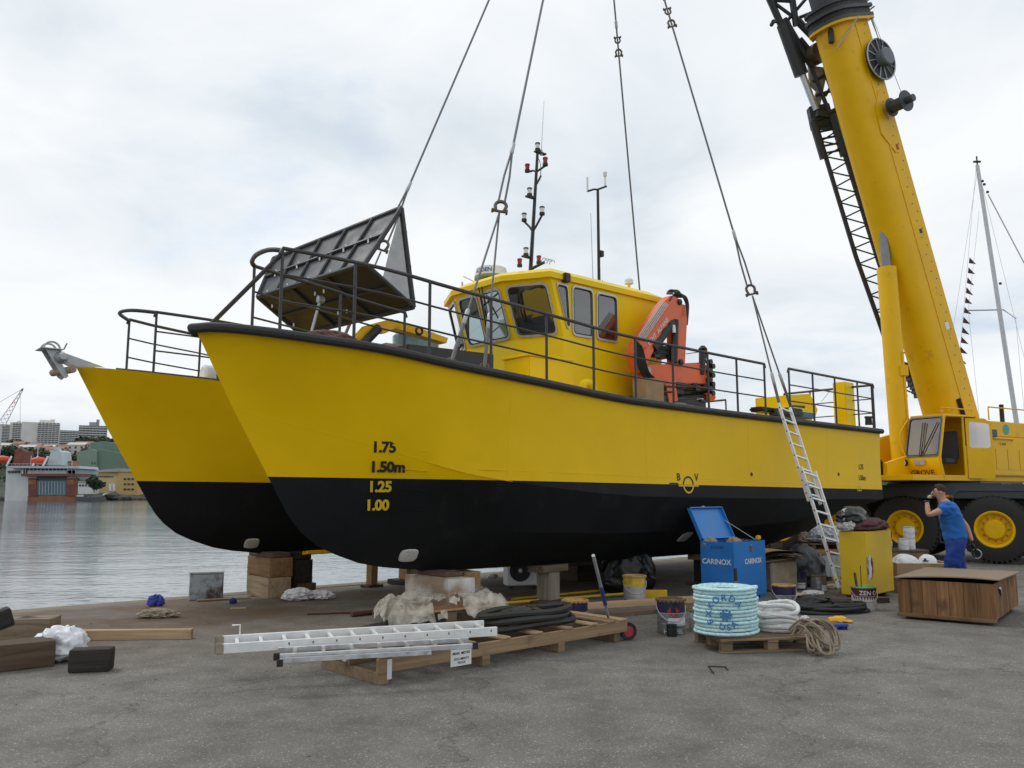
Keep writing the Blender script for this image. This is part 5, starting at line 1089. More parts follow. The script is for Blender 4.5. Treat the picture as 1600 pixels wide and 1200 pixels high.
# hoses, rails and plates on the crane
hs = MB()
for k in range(4): hs.tube(smoothpath([p0 + lsd * (BW / 2 + .03) + und * (.02 + .05 * k) - bv * 1.2, p0 + lsd * (BW / 2 + .035) + und * (.05 + .05 * k) - bv * .4, p0 + lsd * (BW / 2 + .01) + und * (.04 + .05 * k) + bv * .3], 5), .016, 5)
hs.build('boom_hoses', M_black, boom)
for k, (f_, w_, h_) in enumerate(((2.2, .16, .22), (5.0, .12, .12), (7.4, .1, .16))): MB().obox(p0 + bv * f_ + lsd * (BW / 2 + .002) - und * .40, bv * h_, und * w_, lsd * .004).build('warning_plate', (M_white, M_blackm, M_redp0)[k], boom)
MB().tube([UP(-2.0, .05, 3.6), UP(-2.0, .05, 3.95), UP(-4.1, .05, 3.95), UP(-4.1, .05, 3.6)], .018, 6).build('cowl_rail', M_crane, sup)
MB().tube([UP(-3.6, -.5, 3.55), UP(-3.6, -.5, 4.15)], .06, 10).build('exhaust_pipe', M_blackm, sup)
MB().lathe([(.06, 0), (.07, .02), (.065, .12), (.03, .15)], UP(-.8, -.5, cz + 1.66), Z1, 12).build('beacon', mat('orange beacon', (.7, .22, .01), .3), cabo)
hz = MB()
for k in range(6): hz.tube(smoothpath([UP(.7 + .05 * k, -1.1, 2.15), UP(1.0 + .05 * k, -1.05, 2.5 + .03 * k), UP(1.25 + .05 * k, -1.3, 2.75), UP(1.45 + .04 * k, -1.5, 2.5)], 5), .022, 5)
hz.build('slew_hoses', M_black, sup)
for k in range(5): MB().obox(UP(-2.1 - k * .55, .102, 2.3), -bd * .5, ls * .008, Z1 * .55).build('engine_door', M_crane, sup, .003)
# luffing ram
cy0 = D(1411, 742, 22.07); bt = at_y(p1, p0, 330); cy1 = bt + und * .35
dcy = (cy1 - cy0).normalized(); rm = MB().lathe([(.12, -.2), (.30, -.15), (.30, .0), (.255, .02), (.255, (cy1 - cy0).length * .78), (.22, (cy1 - cy0).length * .78)], cy0, dcy, 24).build('luffing_ram', M_crane, crane)
MB().tube([cy0 + dcy * (cy1 - cy0).length * .78, cy1], .13, 14).build('ram_rod', mat('greased ram rod', (.20, .20, .20), .35, .6), rm); MB().cbox(cy0.lerp(cy1, .38) + lsd * .24, .24, .18, .3).build('valve_block', M_crane, rm, .02); MB().tube([cy0.lerp(cy1, .45) + lsd * .27, cy0.lerp(cy1, .05) + lsd * .27], .03, 6).build('ram_pipe', M_crane, rm)
MB().tube([cy0 + lsd * .3, cy0 - lsd * .5], .14, 14).build('ram_pin', M_crane, rm)
# ---- stowed lattice jib beyond the boom
def JP(px, py, off=0.0): 
    q = at_y(p1 + bv * 6, p0, py); return D(px, py, q.y + .9 + off)
M_jib = mat('dark jib steel', (.030, .034, .038), .5, var=.2)
la = [(1272, 185), (1337, 400), (1415, 620)]; lb = [(1302, 178), (1372, 400), (1446, 622)]
def along(l, k): 
    (x0, y0), (xm, ym), (x1, y1) = l; k2 = k * 2
    return (x0 + (xm - x0) * k2, y0 + (ym - y0) * k2) if k2 < 1 else (xm + (x1 - xm) * (k2 - 1), ym + (y1 - ym) * (k2 - 1))
jib = MB(); NJ = 36
for off in (0, .8):
    jib.tube([JP(*la[0], off), JP(*la[1], off), JP(*la[2], off)], .065, 6); jib.tube([JP(*lb[0], off), JP(*lb[1], off), JP(*lb[2], off)], .10, 6)
jo = jib.build('lattice_jib', M_jib, crane)
for off in (0, .8):
    for k in range(NJ):
        a, b = JP(*along(la, k / NJ), off), JP(*along(lb, (k + 1) / NJ), off); c, d = JP(*along(lb, k / NJ), off), JP(*along(la, (k + 1) / NJ), off)
        MB().tube([a, b] if k % 2 else [c, d], .024, 5).build('lacing', M_jib, jo)
for k in range(NJ):
    a, b = JP(*along(la, k / NJ), 0), JP(*along(la, (k + .5) / NJ), .8); MB().tube([a, b], .022, 5).build('lacing', M_jib, jo)
jh = MB()
jh.tube([JP(1197, -14), JP(1222, 42)], .10, 8); jh.tube([JP(1236, -14), JP(1244, 40)], .10, 8); jh.tube([JP(1197, -5), JP(1244, 30)], .05, 6); jh.tube([JP(1222, 42), JP(1262, -5)], .05, 6); jh.tube([JP(1200, 0), JP(1235, 2)], .05, 6)
jh.tube([JP(1248, 28), JP(1268, 20)], .05, 6); jh.tube([JP(1244, 30), JP(1275, 62)], .11, 6); jh.tube([JP(1224, 30), JP(1260, 90)], .11, 6); jh.tube([JP(1206, 36), JP(1228, 32)], .03, 5); jh.lathe([(.06, -.1), (.06, .1)], JP(1207, 36), V((0, 1, 0)), 8)
jh.build('jib_head', M_jib, jo)
MB().tube([JP(1224, 38), JP(1252, 117)], .20, 12).build('jib_ram', M_jib, jo); MB().tube([JP(1254, 117), JP(1275, 172)], .095, 10).build('jib_ram_rod', M_alu, jo); MB().tube([JP(1258, 85), JP(1271, 105)], .12, 8).build('jib_link', M_jib, jo)
MB().prism([JP(1264, 102), JP(1294, 106), JP(1288, 135), JP(1281, 168), JP(1272, 168), JP(1276, 140), JP(1266, 130)], V((0, .12, 0))).build('gusset_plate', mat('pale grey plate', (.22, .24, .26), .5), jo)
hd = MB(); hd.cbox(JP(1284, 180), .42, .2, .16, .3); hd.tube([JP(1268, 190), JP(1310, 170)], .08, 6); hd.tube([JP(1290, 110), JP(1318, 200)], .045, 5); hd.tube([JP(1290, 150), JP(1306, 120)], .04, 5); hd.build('jib_hinge', M_jib, jo)
MB().prism([JP(1264, 166), JP(1296, 160), JP(1306, 196), JP(1271, 200)], V((0, .25, 0))).build('hinge_plate', M_jib, jo, .02)
for a_, b_, r_ in (((1270, 190), (1287, 248), .11), ((1301, 184), (1319, 244), .11), ((1262, 92), (1300, 186), .06), ((1283, 60), (1312, 186), .07), ((1288, 110), (1306, 160), .05), ((1270, 128), (1300, 112), .05), ((1274, 150), (1304, 140), .05), ((1262, 92), (1283, 62), .08), ((1250, 60), (1276, 92), .07)): MB().tube([JP(*a_), JP(*b_)], r_, 6).build('jib_member', M_jib, jo)
for k in range(5): MB().tube([JP(1273 + k * 3.4, 196 + k * 11), JP(1304 + k * 3.4, 190 + k * 11)], .035, 5).build('lacing', M_jib, jo)
MB().lathe([(.12, -.2), (.3, -.18), (.3, .18), (.12, .2)], JP(1273, 86), lsd, 16).build('sheave', mat('bronze sheave', (.10, .07, .04), .5, .4), jo)
mb = MB(); q = at_y(p1, p0, 560)
for k in range(7): mb.cbox(D(1420 + k * 3.2, 575 + k * 6.5, q.y + .55), .3, .3, .28)
mb.build('jib_bracket', M_jib, jo)
# ================================================================== sailing yacht beyond the quay
SD = 56
mt, m0 = D(1527, 258, SD), D(1598, 690, SD); yb = V((m0.x + .4, m0.y, WZ))
ya = thing('sailing_yacht', 'tall pale yacht mast with pennants rising behind the crane', 'yacht', yb)
rings = []
for k, (x, w_, dk) in enumerate(((-7, .9, 1.1), (-5, 1.6, 1.1), (-1, 2.0, 1.1), (3, 1.6, 1.25), (6, .7, 1.4), (7.4, .05, 1.5))):
    rings.append([yb + V((x, a * w_, z)) for a, z in ((-1, dk), (-.9, .3), (-.3, -.5), (.3, -.5), (.9, .3), (1, dk))])
MB().loft(rings).build('hull', M_white, ya, 0, 60); MB().obox(yb + V((-3, -.9, 1.1)), (5.5, 0, 0), (0, 1.8, 0), (0, 0, .5)).build('coachroof', M_white, ya, .15)
mb_ = V((m0.x, m0.y, 0)); msk = MB().tube([V((mt.x + (m0.x - mt.x) * 1.1, SD, -.2)), mt], [.17, .13], 10).build('mast', mat('silver mast', (.52, .54, .56), .45, .2), ya)
MB().tube([D(1513, 485, SD + .5), D(1568, 484, SD), D(1587, 497, SD - 1.2)], .05, 6).build('spreader', M_galv, ya)
MB().cbox(mt + Z1 * .25, .5, .12, .12).build('masthead', M_blackm, ya); MB().tube([mt, mt + Z1 * .65], .05, 6).build('masthead_light', M_blackm, ya)
for a, b, r_ in (((1525, 262), (1492, 640), .012), ((1527, 268), (1470, 640), .012), ((1530, 330), (1513, 485), .012), ((1513, 485), (1530, 650), .012), ((1535, 290), (1620, 640), .012), ((1587, 497), (1600, 640), .012)): MB().tube([D(*a, SD), D(*b, SD)], r_, 4).build('stay', M_galv, ya)
MB().tube([D(1544, 304, SD), D(1605, 420, SD)], .04, 6).build('furled_sail', mat('cream sail cloth', (.6, .54, .48), .8), ya)
for px, py in ((1535, 283), (1538, 288), (1543, 300), (1563, 443)): MB().cbox(D(px, py, SD - .1), .14, .12, .14).build('mast_fitting', M_blackm, ya)
rnd = random.Random(2); M_flag = mat('dark pennant cloth', (.07, .03, .035), .9)
for k in range(11):
    c = D(1515 - k * 1.55, 402 + k * 15.5, SD); a = rnd.uniform(-.3, .3); MB().prism([c, c + V((.5 * math.cos(a), .1, -.52 + .2 * a)), c + V((-.08, 0, -.42))], V((0, .01, 0))).build('pennant', M_flag, ya)
# ================================================================== quay-side clutter
def rough_box(sx, sy, sz, seed):
    bm = bmesh.new(); bmesh.ops.create_cube(bm, size=1); bmesh.ops.subdivide_edges(bm, edges=bm.edges[:], cuts=7, use_grid_fill=True); off = V((seed * 3.7, seed * 1.3, 0))
    for v in bm.verts:
        p = V((v.co.x * sx, v.co.y * sy, (v.co.z + .5) * sz)); k = sum(abs(abs(c) - .5) < 1e-4 for c in v.co)
        n_ = mn.noise(p * 6 + off); n2 = mn.noise(p * 17 + off)
        if k >= 2: c_ = V((0, 0, sz / 2)); p += (c_ - p).normalized() * (.010 + .012 * max(0, n_ + .3 * n2))
        p += V((mn.noise(p * 4 + off + V((9, 0, 0))), mn.noise(p * 4 + off + V((0, 9, 0))), 0)) * .007
        p.z = max(0, p.z + (.004 * n2 if v.co.z > 0 else 0)); v.co = p
    me = bpy.data.meshes.new('timber'); bm.to_mesh(me); bm.free(); return me
SEED = [0]
def rough_block(name, sx, sy, sz, m, loc, rot):
    SEED[0] += 1; o = link(name, rough_box(sx, sy, sz, SEED[0]), m, None, 30); o.location = loc; o.rotation_euler = rot; return o
W_old = wood('weathered timber', (.10, .075, .05), (.26, .20, .14), dirt=((.05, .04, .03), .6, 3))
W_dark = wood('dark creosoted timber', (.022, .019, .016), (.06, .05, .042), dirt=((.015, .013, .012), .6, 4))
W_mid = wood('brown timber', (.08, .055, .036), (.17, .12, .08), dirt=((.045, .035, .026), .58, 3))
W_new = wood('raw pine', (.28, .18, .10), (.46, .33, .20), dirt=((.14, .10, .065), .62, 3))
W_pal = wood('pallet pine', (.20, .13, .075), (.36, .25, .15), dirt=((.10, .07, .045), .58, 3))
W_pal2 = wood('worn pallet wood', (.14, .10, .06), (.27, .19, .12), dirt=((.06, .045, .03), .56, 3))
W_cz = wood('crate board', (.11, .052, .022), (.29, .155, .072), 'z', dirt=((.045, .026, .016), .54, 2.6))
W_crate = wood('crate board lengthwise', (.10, .06, .035), (.24, .15, .085), 'x', dirt=((.05, .03, .02), .55, 2.5))
def timber(label, L_, w_, h_, m, base, yaw, tilt=0.0, group=None, z=None, name='timber_block', cat='timber'):
    p = V(base); o = rough_block(name, L_, w_, h_, m, (p.x, p.y, (gz(p.x, p.y) if z is None else z)), (0, tilt, yaw))
    return tag(o, label, cat, group)
# --- left foreground blocks
timber('pale weathered timber block at the left, behind the others', 1.0, .34, .25, W_old, G(14, 1000), R(8), group='loose timber blocks at the left')
timber('dark timber block at the left edge with a lighter top', .60, .34, .25, W_mid, G(26, 1043), R(38), group='loose timber blocks at the left')
b_ = timber('dark block leaning on two others at the left picture edge', .42, .2, .2, W_dark, G(-14, 1018), R(40), R(-18), group='loose timber blocks at the left', z=.2)
timber('small black timber block right of the white bag', .37, .19, .21, W_dark, G(142, 1048), R(12), group='loose timber blocks at the left')
tag(block('plank', 1.55, .10, .11, W_new, None, (*G(192, 999).xy, gz(*G(192, 999).xy)), (0, 0, R(4)), .004), 'long raw pine beam lying alone on the asphalt at the left', 'plank')
M_bagw = mat('white plastic bag', (.66, .67, .70), .35, var=.06, scale=6)
tag(crumple('plastic_bag', M_bagw, G(93, 1032), (.25, .17, .20), 2, .30, 1.9), 'crumpled white plastic bag between the dark timber blocks', 'bag')
tag(crumple('blue_sack', mat('blue plastic', (.02, .10, .28), .5), G(106, 1004), (.15, .1, .09), 4, .2, 2), 'small blue plastic scrap lying by the end of the pine beam', 'scrap')
M_rag = mat('beige rag', (.30, .25, .19), .9, var=.2, scale=12); M_ragw = mat('white rag', (.62, .62, .65), .9, var=.12, scale=12)
tag(crumple('crumpled_paper', M_rag, G(247, 965), (.24, .09, .07), 5, .4, 2.6), 'crumpled beige paper on the asphalt near the quay edge', 'paper')
tag(crumple('glove', mat('blue glove', (.05, .07, .36), .8), G(243, 947), (.11, .08, .10), 6, .4, 2.4), 'balled blue work glove by the quay edge', 'glove')
tag(crumple('rag', M_ragw, G(466, 938), (.21, .15, .11), 8, .4, 2.2), 'left of two white rags beside the timber stack', 'rag', 'white rags by the blocks')
tag(crumple('rag', M_ragw, G(500, 936), (.2, .13, .08), 9, .4, 2.2), 'right of two white rags beside the timber stack', 'rag', 'white rags by the blocks')
tag(crumple('glove', mat('dark blue glove', (.02, .02, .12), .8), G(364, 943), (.05, .05, .05), 10, .3, 2), 'tiny dark blue glove in front of the timber stack', 'glove')
tag(block('cardboard_scrap', .22, .12, .012, mat('cardboard', (.36, .25, .15), .85), None, (*G(372, 951).xy, gz(*G(372, 951).xy)), (0, 0, .3), 0), 'flat cardboard scrap on the rusty asphalt', 'cardboard')
bt = G(477, 925); t = thing('plastic_bottle', 'clear plastic water bottle standing by the white rags', 'bottle', bt)
MB().lathe([(.035, 0), (.037, .02), (.034, .08), (.037, .14), (.034, .17), (.014, .22)], bt, Z1, 14).build('bottle_body', glass('bottle plastic', (.8, .88, .92), 1.0, .08), t); MB().lathe([(.015, .22), (.015, .245)], bt, Z1, 10).build('cap', mat('blue cap', (.03, .08, .4), .4), t)
# metal tin box at the edge
c = G(322, 936); bx = thing('metal_box', 'dented silver metal box splashed with brown paint at the quay edge', 'box', c, R(18), local=True)
block('box_body', .54, .42, .44, mat('splashed galvanised sheet', (.36, .40, .43), .45, .4, var=.15, scale=4, dirt=((.07, .04, .03), .46, 3.0)), bx, (0, 0, 0), bevel=.015); block('box_lid', .55, .43, .03, M_galv, bx, (0, 0, .442), bevel=.006)
tag(block('plank', .85, .12, .03, W_old, None, (*G(350, 938).xy, gz(*G(350, 938).xy)), (0, 0, R(25)), .004), 'short flat board between the metal box and the timber stack', 'plank')
# --- block stacks under the keels
def stack(s, t, label, tiers, yaw=AXA):
    """timbers laid crosswise under a keel; every timber is its own thing"""
    p = B(s, t, 0); z = gz(p.x, p.y) - .005
    for k, (L_, w_, h_, m, dx, dy, lab) in enumerate(tiers):
        q = p + BA * dx + BN * dy; o = rough_block('timber_block', L_, w_, h_, m, (q.x, q.y, z), (0, 0, yaw + (R(90) if L_ > 0 else 0) + R((k * 37) % 5 - 2))); tag(o, lab, 'timber', 'keel blocks under the workboat'); z += h_ + .001
W_paint = wood('paint splashed timber', (.17, .12, .08), (.36, .28, .20), dirt=((.58, .57, .55), .47, 1.8)); W_blue = wood('timber with blue paint spot', (.24, .17, .10), (.46, .36, .24), dirt=((.06, .22, .34), .66, 2.2)); W_tan = wood('tan timber', (.24, .13, .06), (.40, .25, .12), dirt=((.12, .07, .04), .6, 3))
kz = zk(3.2)
stack(3.05, SP - .12, '', [(.95, .42, .36, W_blue, 0, -.0, 'bottom timber with a blue paint spot under the far bow'), (.92, .42, .32, W_tan, .01, .0, 'tan upper timber under the far bow'), (.9, .34, .085, W_mid, .02, .05, 'thin wedge board under the far bow keel')])
stack(3.62, SP - .02, '', [(.9, .36, .22, W_mid, 0, .0, 'lowest dark timber of the back stack under the far bow'), (.8, .36, .40, W_dark, -.04, .05, 'upright dark timber of the back stack under the far bow'), (.7, .3, .14, W_dark, -.05, 0, 'small dark packing under the far bow keel')])
tag(block('steel_wedge', .5, .2, .06, M_crane, None, B(3.75, SP - .55, .62), (R(-8), 0, AXA), .006), 'yellow steel strip on top of the stack under the far bow', 'wedge')
stack(3.35, -.25, '', [(1.15, .44, .17, W_old, 0, .0, 'pale bottom timber of the stack under the near bow'), (1.0, .46, .40, W_paint, .02, -.02, 'white splashed timber under the near bow'), (.8, .3, .06, W_mid, .05, .1, 'thin board on top of the stack under the near bow')])
stack(3.95, .05, '', [(.8, .42, .36, W_dark, 0, 0, 'dark timber behind the white splashed one'), (.7, .3, .22, W_tan, .05, .1, 'short tan timber wedged under the near keel')])
stack(2.9 + 3.1, SP, '', [(.7, .5, .1, W_dark, 0, 0, 'flat dark pad under the far prop'), (.3, .22, .45, W_tan, 0, 0, 'upright brown prop under the far keel')])
def prop(s, t, lab, w_=.26, m=None):
    p = B(s, t, 0); z0 = gz(p.x, p.y); h_ = zk(s) - z0 - .11; r = thing('keel_prop', lab, 'timber', (p.x, p.y, z0), AXA + R(8), 'upright props under the keels', local=True)
    block('foot_board', w_ * 2.2, w_ * 1.6, .05, W_mid, r, (0, 0, 0)); block('post', w_, w_, h_ - .05, m or wood('grey post', (.13, .11, .09), (.30, .26, .21), 'z'), r, (0, 0, .051), bevel=.008); block('cap_board', w_ * 2.4, w_ * 1.2, .105, W_old, r, (0, 0, h_ + .002))
prop(5.6, -.05, 'grey upright timber prop left of the hand trolley'); prop(9.6, 0, 'upright timber prop behind the blue chest', .24, W_dark); prop(11.9, 0, 'upright prop near the stern of the near hull', .24, W_dark); prop(10.2, SP, 'upright prop under the middle of the far hull', .24, W_dark); prop(12.2, SP, 'upright prop under the far hull towards the stern', .24, W_dark)
prop(5.2, SP, 'slim upright prop seen between the two keels', .16, W_tan)
# --- air conditioning unit
c = G(813, 919); ac = thing('air_conditioner', 'white outdoor air conditioner unit under the workboat', 'air conditioner', c, R(14), local=True)
block('ac_case', .56, .28, .50, M_white, ac, (0, 0, .06), bevel=.012); MB().lathe([(.19, 0), (.19, .012), (.0, .012)], (-.04, -.14, .32), (0, -1, 0), 28).build('fan_recess', M_black, ac)
fg = MB(); [fg.tube(arc((-.04, -.158, .32), r_, 0, 6.2832, (1, 0, 0), (0, 0, 1), 28), .006, 5) for r_ in (.06, .10, .14, .18)]; fg.build('fan_grille', M_black, ac); MB().lathe([(.035, 0), (.035, .03), (0, .03)], (-.04, -.145, .32), (0, -1, 0), 12).build('fan_hub', M_white, ac)
for x in (-.2, .2): block('foot', .05, .3, .058, M_black, ac, (x, 0, 0))
# --- planks and pipes under the boat
def ground_stick(label, a, b, r_, m, name='pipe', cat='pipe', z=.0, group=None, flat=None):
    a, b = V((a.x, a.y, gz(a.x, a.y))), V((b.x, b.y, gz(b.x, b.y)))
    if flat:
        d = b - a; o = block(name, d.length, flat[0], flat[1], m, None, (a + b) / 2 + Z1 * z, (0, 0, math.atan2(d.y, d.x)), .004)
    else: o = MB().tube([a + Z1 * (r_ + z), b + Z1 * (r_ + z)], r_, 8).build(name, m)
    return tag(o, label, cat, group)
M_ypipe = mat('yellow pipe paint', (.60, .38, .01), .5); M_rusty = mat('rusty steel', (.10, .045, .025), .85, var=.4, scale=14)
ground_stick('upper of two yellow pipes lying under the near keel', G(800, 938), G(945, 924), .02, M_ypipe, group='yellow pipes under the workboat')
ground_stick('lower of two yellow pipes lying under the near keel', G(770, 948), G(1000, 930), .022, M_ypipe, group='yellow pipes under the workboat', z=.02)
ground_stick('long pale plank leading from the post to the first paint can', G(850, 956), G(1095, 940), 0, W_new, 'plank', 'plank', 0, None, (.12, .09))
ground_stick('second plank lying behind the paint cans', G(930, 965), G(1100, 951), 0, W_mid, 'plank', 'plank', 0, None, (.2, .06))
ground_stick('rusty flat bar near the grey post', G(815, 955), G(862, 952), 0, M_rusty, 'flat_bar', 'steel bar', 0, None, (.12, .03))
ground_stick('thin rusty rod on the asphalt before the near stack', G(480, 961), G(600, 957), .014, M_rusty, 'rod', 'rod')
ground_stick('short thick rusty pipe before the near stack', G(549, 964), G(604, 958), .035, M_rusty, 'pipe', 'pipe')
c = G(1115, 877); c = V((c.x, c.y, 0)); 
tag(block('yellow_beam', 1.6, .3, .32, mat('yellow steel beam', (.55, .33, .03), .6, var=.2), None, B(9.4, 3.2, .0), (0, 0, AXA), .01), 'yellow steel beam lying far under the workboat', 'beam')
tag(block('plank_pile', 1.8, .6, .3, W_mid, None, B(9.0, 2.2, 0), (0, 0, AXA + .1), .01), 'low pile of boards under the middle of the workboat', 'boards'); pass
tag(block('yellow_strip', .35, .08, .16, M_ypipe, None, (*G(1025, 938).xy, 0), (0, 0, .1), .004), 'short yellow steel offcut behind the paint cans', 'steel bar')
# --- pallet wrapped in clear film behind the ladders
pc = G(690, 974); pw = thing('wrapped_pallet', 'broken pallet half covered by dirty clear plastic film', 'pallet', pc, R(20), local=True)
for k in range(6): block('slat', 1.35, .09, .025, W_tan, pw, (0, -.42 + k * .165, .21), (R(-4), R(-3), 0))
for x in (-.6, 0, .58):
    for y in (-.4, .05, .42): block('pallet_block', .14, .12, .2, W_old, pw, (x, y, 0))
for y in (-.4, .42): block('bearer', 1.3, .1, .02, W_old, pw, (0, y, .001))
pts = []; fs = []; NX, NY = 46, 30
for j in range(NY):
    for i in range(NX):
        x = -.8 + 1.6 * i / (NX - 1); y = -.6 + 1.2 * j / (NY - 1); e = max(0, abs(x) - .68) * 2.2 + max(0, -.42 - y) * 2.0 + max(0, y - .5) * 2
        q = V((x * 2.4, y * 2.4, 1.7)); n_ = 1 - 2 * abs(mn.noise(q)) + .5 * (1 - 2 * abs(mn.noise(q * 2.3))) + .35 * (1 - 3 * abs(mn.noise(V((q.x * 6, q.y * 3, 4)))))
        pts.append((x + .03 * mn.noise(q * 3), y, max(.012, .27 + .075 * n_ - e * .62 + .05 * x)))
for j in range(NY - 1):
    for i in range(NX - 1):
        u, v = (i / NX, j / NY)
        if v < .42 and .34 < u < .58 and mn.noise(V((u * 9, v * 9, 3))) < .15: continue
        fs.append((j * NX + i, j * NX + i + 1, (j + 1) * NX + i + 1, (j + 1) * NX + i))
MB().add(pts, fs).build('plastic_film', film('dirty clear film', (.72, .66, .57), .46, .16, .3), pw, 0, 50)
# --- long pallet in front
PO = V((-1.17, 7.52, 0)); PY = R(42.5); px_ = V((math.cos(PY), math.sin(PY), 0)); py_ = V((-math.sin(PY), math.cos(PY), 0)); PL = 3.38; PW = 1.0
lp_ = thing('long_pallet', 'long pine pallet carrying ladders and hoses in front of the boat', 'pallet', PO, PY, local=True)
block('side_board', PL, .032, .125, W_pal, lp_, (PL / 2, .016, .10)); block('side_board', PL, .032, .125, W_pal, lp_, (PL / 2, PW - .016, .10)); block('centre_board', PL - .02, .032, .12, W_pal, lp_, (PL / 2, PW / 2, .10))
for x in (.08, .30, .62, 1.05, 1.5, 1.95, 2.4, 2.8, 3.1, 3.3): block('slat', .13, PW + .02, .022, wood('pallet slat', (.26, .17, .095), (.44, .32, .19), 'y', dirt=((.13, .09, .06), .6, 3)), lp_, (x, PW / 2, .2265))
for x in (.07, 1.25, 2.3, 3.2):
    block('bearer', .1, PW, .10, W_pal2, lp_, (x, PW / 2, 0)); 
for x, z in ((.13, .02), (-.03, .1)): pass
t_ = block('tape_strip', .05, .004, .17, M_bagw, lp_, (.12, -.003, .04)); block('tape_strip', .06, .004, .09, M_bagw, lp_, (-.003, .55, .13), (0, 0, R(90)))
pp = block('paper_label', .25, .004, .20, M_white, lp_, (.93, -.003, .05), (0, 0, 0), 0)
for k, (tx_, sz, zz) in enumerate((('MARI  MEYER', .036, .155), ('DOCUMENTS', .03, .105), ('TROUE', .03, .07))): lettering(tx_, sz, M_mk, (.93, -.006, zz), (1, 0, 0), (0, 0, 1), lp_, 'lettering', 0, .012)
# --- ladders
def ladder(name, label, A_, B_, up, width, rails, rungs, m, rw=.075, rt=.028, holes=True, feet=True, group=None, wdir=None, tapered=0):
    """A_, B_: centre line ends; width direction across"""
    t = thing(name, label, 'ladder', A_, 0, group); d = (B_ - A_); L_ = d.length; d.normalize(); wv = wdir.normalized() if wdir else d.cross(up).normalized(); un = wv.cross(d).normalized()
    for sd in (-1, 1): MB().obox(A_ + wv * sd * width / 2 - wv * rt / 2 - un * rw / 2, d * L_, wv * rt, un * rw).build('rail', m, t, .004, seg=1)
    for k in range(rungs):
        p = A_ + d * (L_ * (k + .6) / rungs); MB().cbox(p, .03, width + rt - .002, .03, 0, (d, wv, un)).build('rung', m, t)
        if holes:
            for sd in (-1, 1): MB().cbox(p + wv * sd * (width / 2 + rt / 2), .024, .006, .024, 0, (d, wv, un)).build('rung_plug', M_black, t)
    if feet:
        for sd in (-1, 1): MB().cbox(A_ + wv * sd * width / 2 - d * .02, .09, rt + .012, rw + .012, 0, (d, wv, un)).build('foot_cap', mat('dirty rubber foot', (.26, .22, .16), .8, var=.3), t, .012)
    return t
a0 = G(347, 1012, .325); a1 = G(774, 985, .345)
dl_ = (a1 - a0).normalized(); wv = Z1.cross(dl_).normalized()
xl_ = ladder('extension_ladder', 'long white aluminium ladder lying on the long pallet', a0 + wv * .17, a1 + wv * .17, Z1, .44, 2, 12, M_alup, .085, .03, False, wdir=wv)
for k in range(12):   # dark rung sockets on the far rail, slots on the near one
    p = (a0 + wv * .17).lerp(a1 + wv * .17, (k + .6) / 12); MB().cbox(p + wv * (.22 - .017), .03, .006, .03, 0, (dl_, wv, Z1)).build('rung_socket', M_black, xl_)
    if k > 1: MB().cbox(p - wv * .2352 + Z1 * .01 + dl_ * .02, .012, .003, .02, 0, (dl_, wv, Z1)).build('rivet_mark', M_rusty, xl_)
c0_ = G(432, 1026, .30); c1_ = G(742, 1009, .32); wv_ = Z1.cross((c1_ - c0_).normalized()).normalized()
sl_ = ladder('step_ladder', 'short grey aluminium step ladder in front of the long ladder', c0_ + wv_ * .16, c1_ + wv_ * .16, Z1, .32, 2, 7, M_alu, .045, .03, False, False, wdir=wv_)
d0_ = G(437, 1036, .262); d1_ = G(674, 1023, .275); MB().obox(d0_, (d1_ - d0_), wv_ * .03, Z1 * .035).build('ladder_strut', M_alu, sl_)
for q_ in (c0_, c1_, d0_): MB().cbox(q_ + wv_ * .0, .05, .04, .055, 0, (dl_, wv, Z1)).build('end_cap', M_black, sl_)
MB().tube([a0 + dl_ * .15 + Z1 * .04 + wv * .39, a0 + dl_ * .15 + Z1 * .13 + wv * .39, a0 + dl_ * .08 + Z1 * .13 + wv * .39], .008, 5).build('ladder_hook', M_white, xl_)
# --- black hoses coiled on the pallet
M_hose = mat('black ribbed hose', (.020, .019, .018), .6, var=.3, scale=20, bump=.5, bscale=90)
def coil(name, label, c, rx, ry, rz, loops, r_, m, cat, seed=1, rise=.9, lobes=0, jit=.06, group=None):
    rnd = random.Random(seed); pts = []; n = 30
    for k in range(loops * n):
        a = 2 * math.pi * k / n; lvl = k // n; q = 1 + jit * math.sin(a * 2.3 + lvl * 1.7) - .05 * (lvl % 3)
        x, y = rx * q * math.cos(a), ry * q * math.sin(a); z = r_ + (lvl % 3) * r_ * 2 * rise + .01 * math.sin(a * 3 + lvl)
        pts.append(V(c) + V((x * math.cos(rz) - y * math.sin(rz), x * math.sin(rz) + y * math.cos(rz), z)))
    return tag(MB().tube(pts, r_, 8 if not lobes else 9, lobes=lobes, twist=60).build(name, m), label, cat, group)
hc = PO + px_ * 2.12 + py_ * .36 + Z1 * .25
coil('hose_coil', 'thick black hoses coiled on the right end of the long pallet', hc, .66, .24, PY, 3, .035, M_hose, 'hose', 3)
tag(crumple('black_bundle', mat('black shrink film', (.012, .012, .013), .25, var=.3), hc + V((-.06, .06, .05)), (.34, .11, .10), 12, .2, 2.2, rz=PY), 'bundle in black shiny film lying on the coiled hoses', 'bundle')
tag(crumple('black_sheet', mat('black rubber sheet', (.018, .018, .02), .5), G(650, 984), (.7, .2, .07), 14, .12, 1.5, rz=R(10)), 'dark sheet lying behind the long ladder', 'sheet')
